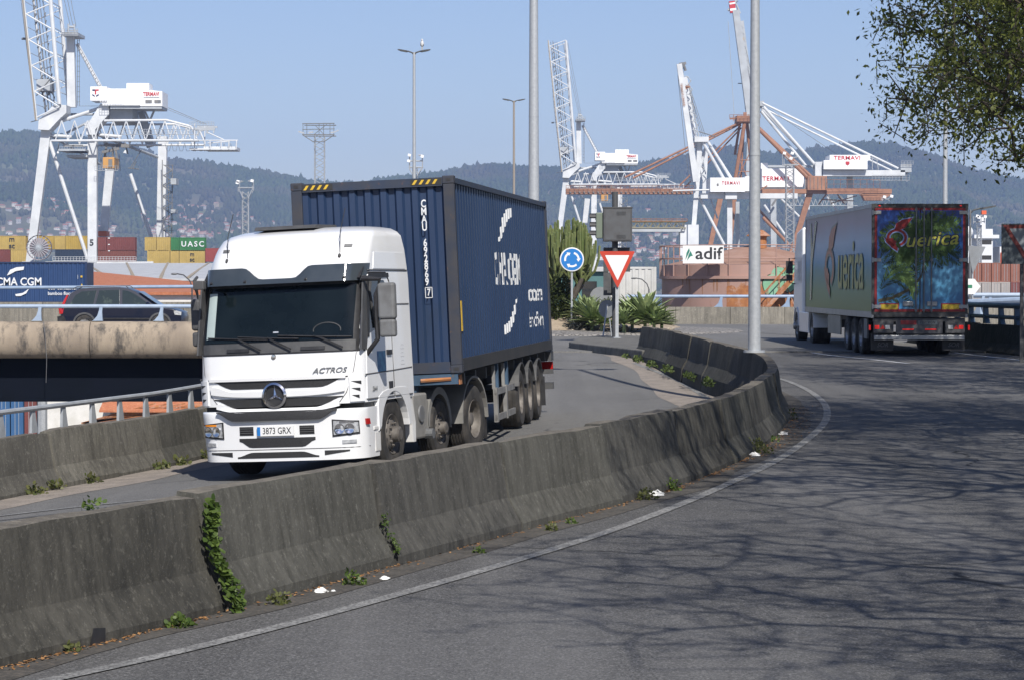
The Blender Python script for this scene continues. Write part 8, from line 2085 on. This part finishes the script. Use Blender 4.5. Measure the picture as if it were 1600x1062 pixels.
# ------------------------------------------------------------------ weeds, ivy, litter along the barriers
wg = ((.05, .09, .018), (.16, .23, .055))
wg2 = ((.09, .11, .03), (.19, .20, .08))
def onroad(px, py, h=-2.25): y = -h * FPX / (py - 440); return ((px - 800) / FPX * y, y, h)
WD = [(278, 981, .11, .09, 90, .055, 'bright green weed at the barrier foot left of the ivy'), (434, 945, .10, .11, 60, .05, 'green weed at the barrier foot just right of the ivy'), (553, 914, .10, .12, 70, .05, 'green weed between two scraps of paper'),
      (862, 829, .07, .10, 50, .045, 'tiny weed at the middle of the barrier foot'), (893, 818, .07, .07, 40, .045, 'low weed tuft right of the middle of the barrier'), (1010, 781, .14, .12, 90, .05, 'grassy weed beside the white litter'), (1048, 766, .13, .15, 90, .05, 'weed right of the white litter at the barrier foot'),
      (1168, 708, .26, .22, 160, .06, 'wide weed clump before the bend of the barrier'), (1190, 690, .10, .10, 40, .05, 'small weed near the bend of the barrier'), (100, 1020, .07, .07, 40, .05, 'small weed beside the drain hole at the barrier foot'), (748, 864, .06, .07, 40, .04, 'weed sprout by a drain hole'), (1216, 655, .12, .2, 60, .05, 'weed on the outermost bend of the barrier')]
for i, (px, py, rx, rz, n, ls, lab) in enumerate(WD):
    x, y, z = onroad(px, py); x = max(x, XB(y) + .34); bush(lab, x, y, hR(y) - .01, rx * .85, rz * .95, int(n * 1.5), ls * .62, (wg, wg2)[i % 2], 40 + i, 'weed', 'weed')
# ivy in one joint
IVY = min(JM, key=lambda j: abs(PX((j[0] + .2, j[1], -1.8))[0] - 335)); ix, iy = IVY
rg = np.random.default_rng(77); n = 600
tz = rg.random(n); hgt = tz * .76; prof_o = np.interp(hgt, [0, .07, .30, .74, .8], [.33, .32, .20, .125, .10]); sp = .055 + .035 * np.sin(tz * 9) ** 2
e0 = np.array([XB(iy + .3) - XB(iy - .3), .6]); e0 /= np.linalg.norm(e0); nx_, ny_ = e0[1], -e0[0]; along = rg.normal(size=n) * sp * .55 + .04 * np.sin(tz * 7); out = prof_o + .01 + rg.random(n) * .05
C = np.stack([ix + nx_ * out + e0[0] * along, iy + ny_ * out + e0[1] * along, hR(iy) + hgt], 1)
ax = rg.normal(size=(n, 3)) * .7 + np.array([nx_, ny_, -.2]); ax /= np.linalg.norm(ax, axis=1, keepdims=True); w = np.cross(ax, np.array([nx_, ny_, .6])); w /= np.linalg.norm(w, axis=1, keepdims=True) + 1e-9; l = .038 * (.5 + .9 * rg.random(n))[:, None]; nn = np.cross(w, ax)
V = np.stack([C, C + ax * l * .15 + w * l * .5, C + ax * l * .7 + w * l * .4, C + ax * l, C + ax * l * .7 - w * l * .4, C + ax * l * .15 - w * l * .5], 1).reshape(-1, 3)
k = rg.random(n)[:, None]; col = np.concatenate([np.array(wg[0]) * (1 - k) + np.array(wg[1]) * k, np.ones((n, 1))], 1)
o = npmesh('creeping_plant', V, np.arange(n * 6).reshape(-1, 6), M['leaf'], np.repeat(col, 6, 0), fsize=6, origin=(ix, iy, hR(iy))); tag(o, 'thick green creeper growing up a barrier joint in the left foreground', 'creeper')
def creep(px, z0, z1, n, lab, seed, lo=.6):
    J = min(JM, key=lambda j: abs(PX((j[0] + .2, j[1], -1.7))[0] - px)); jx, jy = J; rg = np.random.default_rng(seed)
    e0 = np.array([XB(jy + .3) - XB(jy - .3), .6]); e0 /= np.linalg.norm(e0); nx_, ny_ = e0[1], -e0[0]
    h = z0 + (z1 - z0) * rg.random(n); out = np.interp(h, [0, .07, .30, .74, .8], [.33, .32, .20, .125, .10]) + .01 + .03 * rg.random(n); al = rg.normal(size=n) * .028
    C = np.stack([jx + nx_ * out + e0[0] * al, jy + ny_ * out + e0[1] * al, hR(jy) + h], 1); ax = rg.normal(size=(n, 3)) + np.array([nx_, ny_, -.3]); ax /= np.linalg.norm(ax, axis=1, keepdims=True); w = np.cross(ax, [nx_, ny_, .5]); w /= np.linalg.norm(w, axis=1, keepdims=True) + 1e-9; l = .028 * (.5 + rg.random(n))[:, None]
    V = np.stack([C, C + ax * l * .4 + w * l * .4, C + ax * l, C + ax * l * .4 - w * l * .4], 1).reshape(-1, 3); k = rg.random(n)[:, None]; col = np.concatenate([np.array(wg[0]) * (1 - k) + np.array(wg[1]) * k * .8, np.ones((n, 1))], 1)
    o = npmesh('creeping_plant', V, np.arange(n * 4).reshape(-1, 4), M['leaf'], np.repeat(col, 4, 0), fsize=4, origin=(jx, jy, hR(jy))); tag(o, lab, 'creeper')
creep(590, .12, .42, 90, 'thin creeper in the second barrier joint right of the thick one', 81); creep(1085, .1, .72, 260, 'dark creeper hanging in a joint below the middle of the bend', 82); creep(1165, .1, .5, 90, 'thin creeper in the joint just before the bend', 83)
# small tufts and weeds on and behind the barrier top
x, y = XB(16.2), 16.2; bush('small green sprig showing above the barrier top left of the creeper', x - .15, y, hR(y) + .74, .09, .12, 40, .04, wg, 91, 'weed', 'weed')
for i, (px, py, h) in enumerate(((1010, 558, -2.0), (1045, 563, -2.02), (1078, 570, -2.05), (1100, 578, -2.08), (1125, 590, -2.12), (1140, 600, -2.15))):
    x, y, z = onroad(px, py, h); x = XB(y) - .42; bush('grass tuft at the inner foot of the far barrier, number %s from its end' % ['one', 'two', 'three', 'four', 'five', 'six'][i], x, y, h, .10, .11, 90, .07, ((.05, .08, .02), (.13, .17, .05)), 60 + i, 'grass_tuft', 'grass tuft', ry=.9)
for i, (px, py) in enumerate(((60, 752), (15, 758), (235, 722), (262, 716), (290, 708), (130, 742))):
    y = 2.75 * FPX / (py - 440); x = XL(y) + .18; bush('dry weed at the foot of the ramp barrier, %s' % ['below the third post', 'at the far left', 'left of the lorry', 'nearer the lorry', 'next to the lorry bumper', 'in the middle'][i], x, y, zramp(x, y), .16, .12, 70, .06, ((.08, .11, .03), (.20, .20, .08)), 70 + i, 'weed', 'weed')
# leaf litter: brown dead leaves along the foot
rg = np.random.default_rng(15); n = 3000; yy = 11 + 34 * rg.random(n) ** 1.3; cl_ = np.array([noise.noise(Vector((v * .9, 7, 0))) for v in yy]); kp = (cl_ > -.05) | (rg.random(n) < .3) ; yy = yy[kp]; n = len(yy)
off = .31 + np.abs(rg.normal(size=n)) * .055 * (1 + 2.2 * np.clip((yy - 30) / 8, 0, 1)); xx = np.array([XB(v) for v in yy]) + off
C = np.stack([xx, yy, np.array([hR(v) for v in yy]) + .006 + .01 * rg.random(n)], 1); a = rg.random(n) * 6.28; ax = np.stack([np.cos(a), np.sin(a), .2 * rg.normal(size=n)], 1); w = np.stack([-np.sin(a), np.cos(a), .2 * rg.normal(size=n)], 1); l = (.008 + .016 * rg.random(n))[:, None]
V = np.stack([C - ax * l, C + w * l * .5, C + ax * l, C - w * l * .5], 1).reshape(-1, 3); k = rg.random(n)[:, None]; col = np.concatenate([np.array([.20, .10, .04]) * (1 - k) + np.array([.36, .20, .09]) * k, np.ones((n, 1))], 1)
M['litter'] = attr_mat('dead_leaves', .9, .1)
o = npmesh('leaf_litter', V, np.arange(n * 4).reshape(-1, 4), M['litter'], np.repeat(col, 4, 0), fsize=4); tag(o, 'brown dead leaves and grit along the foot of the barrier', 'leaf litter', kind='stuff')
M['paper'] = pm('crumpled_paper', (.72, .72, .70), rough=.8)
for i, (px, py, s, lab) in enumerate(((499, 927, .055, 'crumpled white paper scrap near the creeper'), (600, 906, .04, 'flat white paper scrap further along the barrier'), (1020, 775, .09, 'white litter lying against the barrier weeds'), (1176, 713, .08, 'white litter by the wide weed clump'), (1213, 679, .07, 'white scrap near the outer bend'), (441, 943, .02, 'tiny white crumb beside a weed'), (520, 925, .02, 'tiny white crumb beside the paper scrap'))):
    x, y, z = onroad(px, py); x = max(x, XB(y) + .38); rg2 = random.Random(i); mb = MB(); mb.ball((0, 0, s * .28), (s, s * .7, s * .35), 9, 6); mb.v = [(v[0] * rg2.uniform(.6, 1.3), v[1] * rg2.uniform(.6, 1.3), v[2] * rg2.uniform(.6, 1.4)) for v in mb.v]
    o = mb.build('paper_scrap', M['paper']); o.location = (x, y, hR(y)); tag(o, lab, 'litter')
# drain holes at the barrier foot
for i, (px, py) in enumerate(((108, 1008), (653, 877), (742, 852), (820, 832), (953, 795), (1256, 720))[:5]):
    x, y, z = onroad(px, py); x = XB(y) + .306; e0 = Vector((XB(y + .2) - XB(y - .2), .4, 0)).normalized(); nr = Vector((e0.y, -e0.x, 0)); c = Vector((x, y, hR(y) + .06)); mb = MB()
    mb.add([c - e0 * .09 - Vector((0, 0, .06)), c + e0 * .09 - Vector((0, 0, .06)), c + e0 * .09 + Vector((0, 0, .035)), c - e0 * .05 + Vector((0, 0, .05))], [(0, 1, 2, 3)]); mb.v = [tuple(Vector(v) + nr * .012) for v in mb.v]; mb.build('drain_hole', M['black'], med, world=True)
# ------------------------------------------------------------------ haze (the air over the bay)
mb = MB(); mb.b2(-4500, 4500, -240, 7500, -21, 420)
hm = bpy.data.materials.new('haze_air'); hm.use_nodes = True; nt = hm.node_tree
for q in list(nt.nodes):
    if q.type != 'OUTPUT_MATERIAL': nt.nodes.remove(q)
pv = nt.nodes.new('ShaderNodeVolumePrincipled'); pv.inputs['Density'].default_value = .000102; pv.inputs['Color'].default_value = (.47, .64, 1.0, 1)
pv.inputs['Anisotropy'].default_value = 0.0
nt.links.new(pv.outputs[0], nt.nodes['Material Output'].inputs['Volume'])
tag(mb.build('haze', hm), 'pale blue sea haze between the port and the far hills', 'haze', kind='stuff')
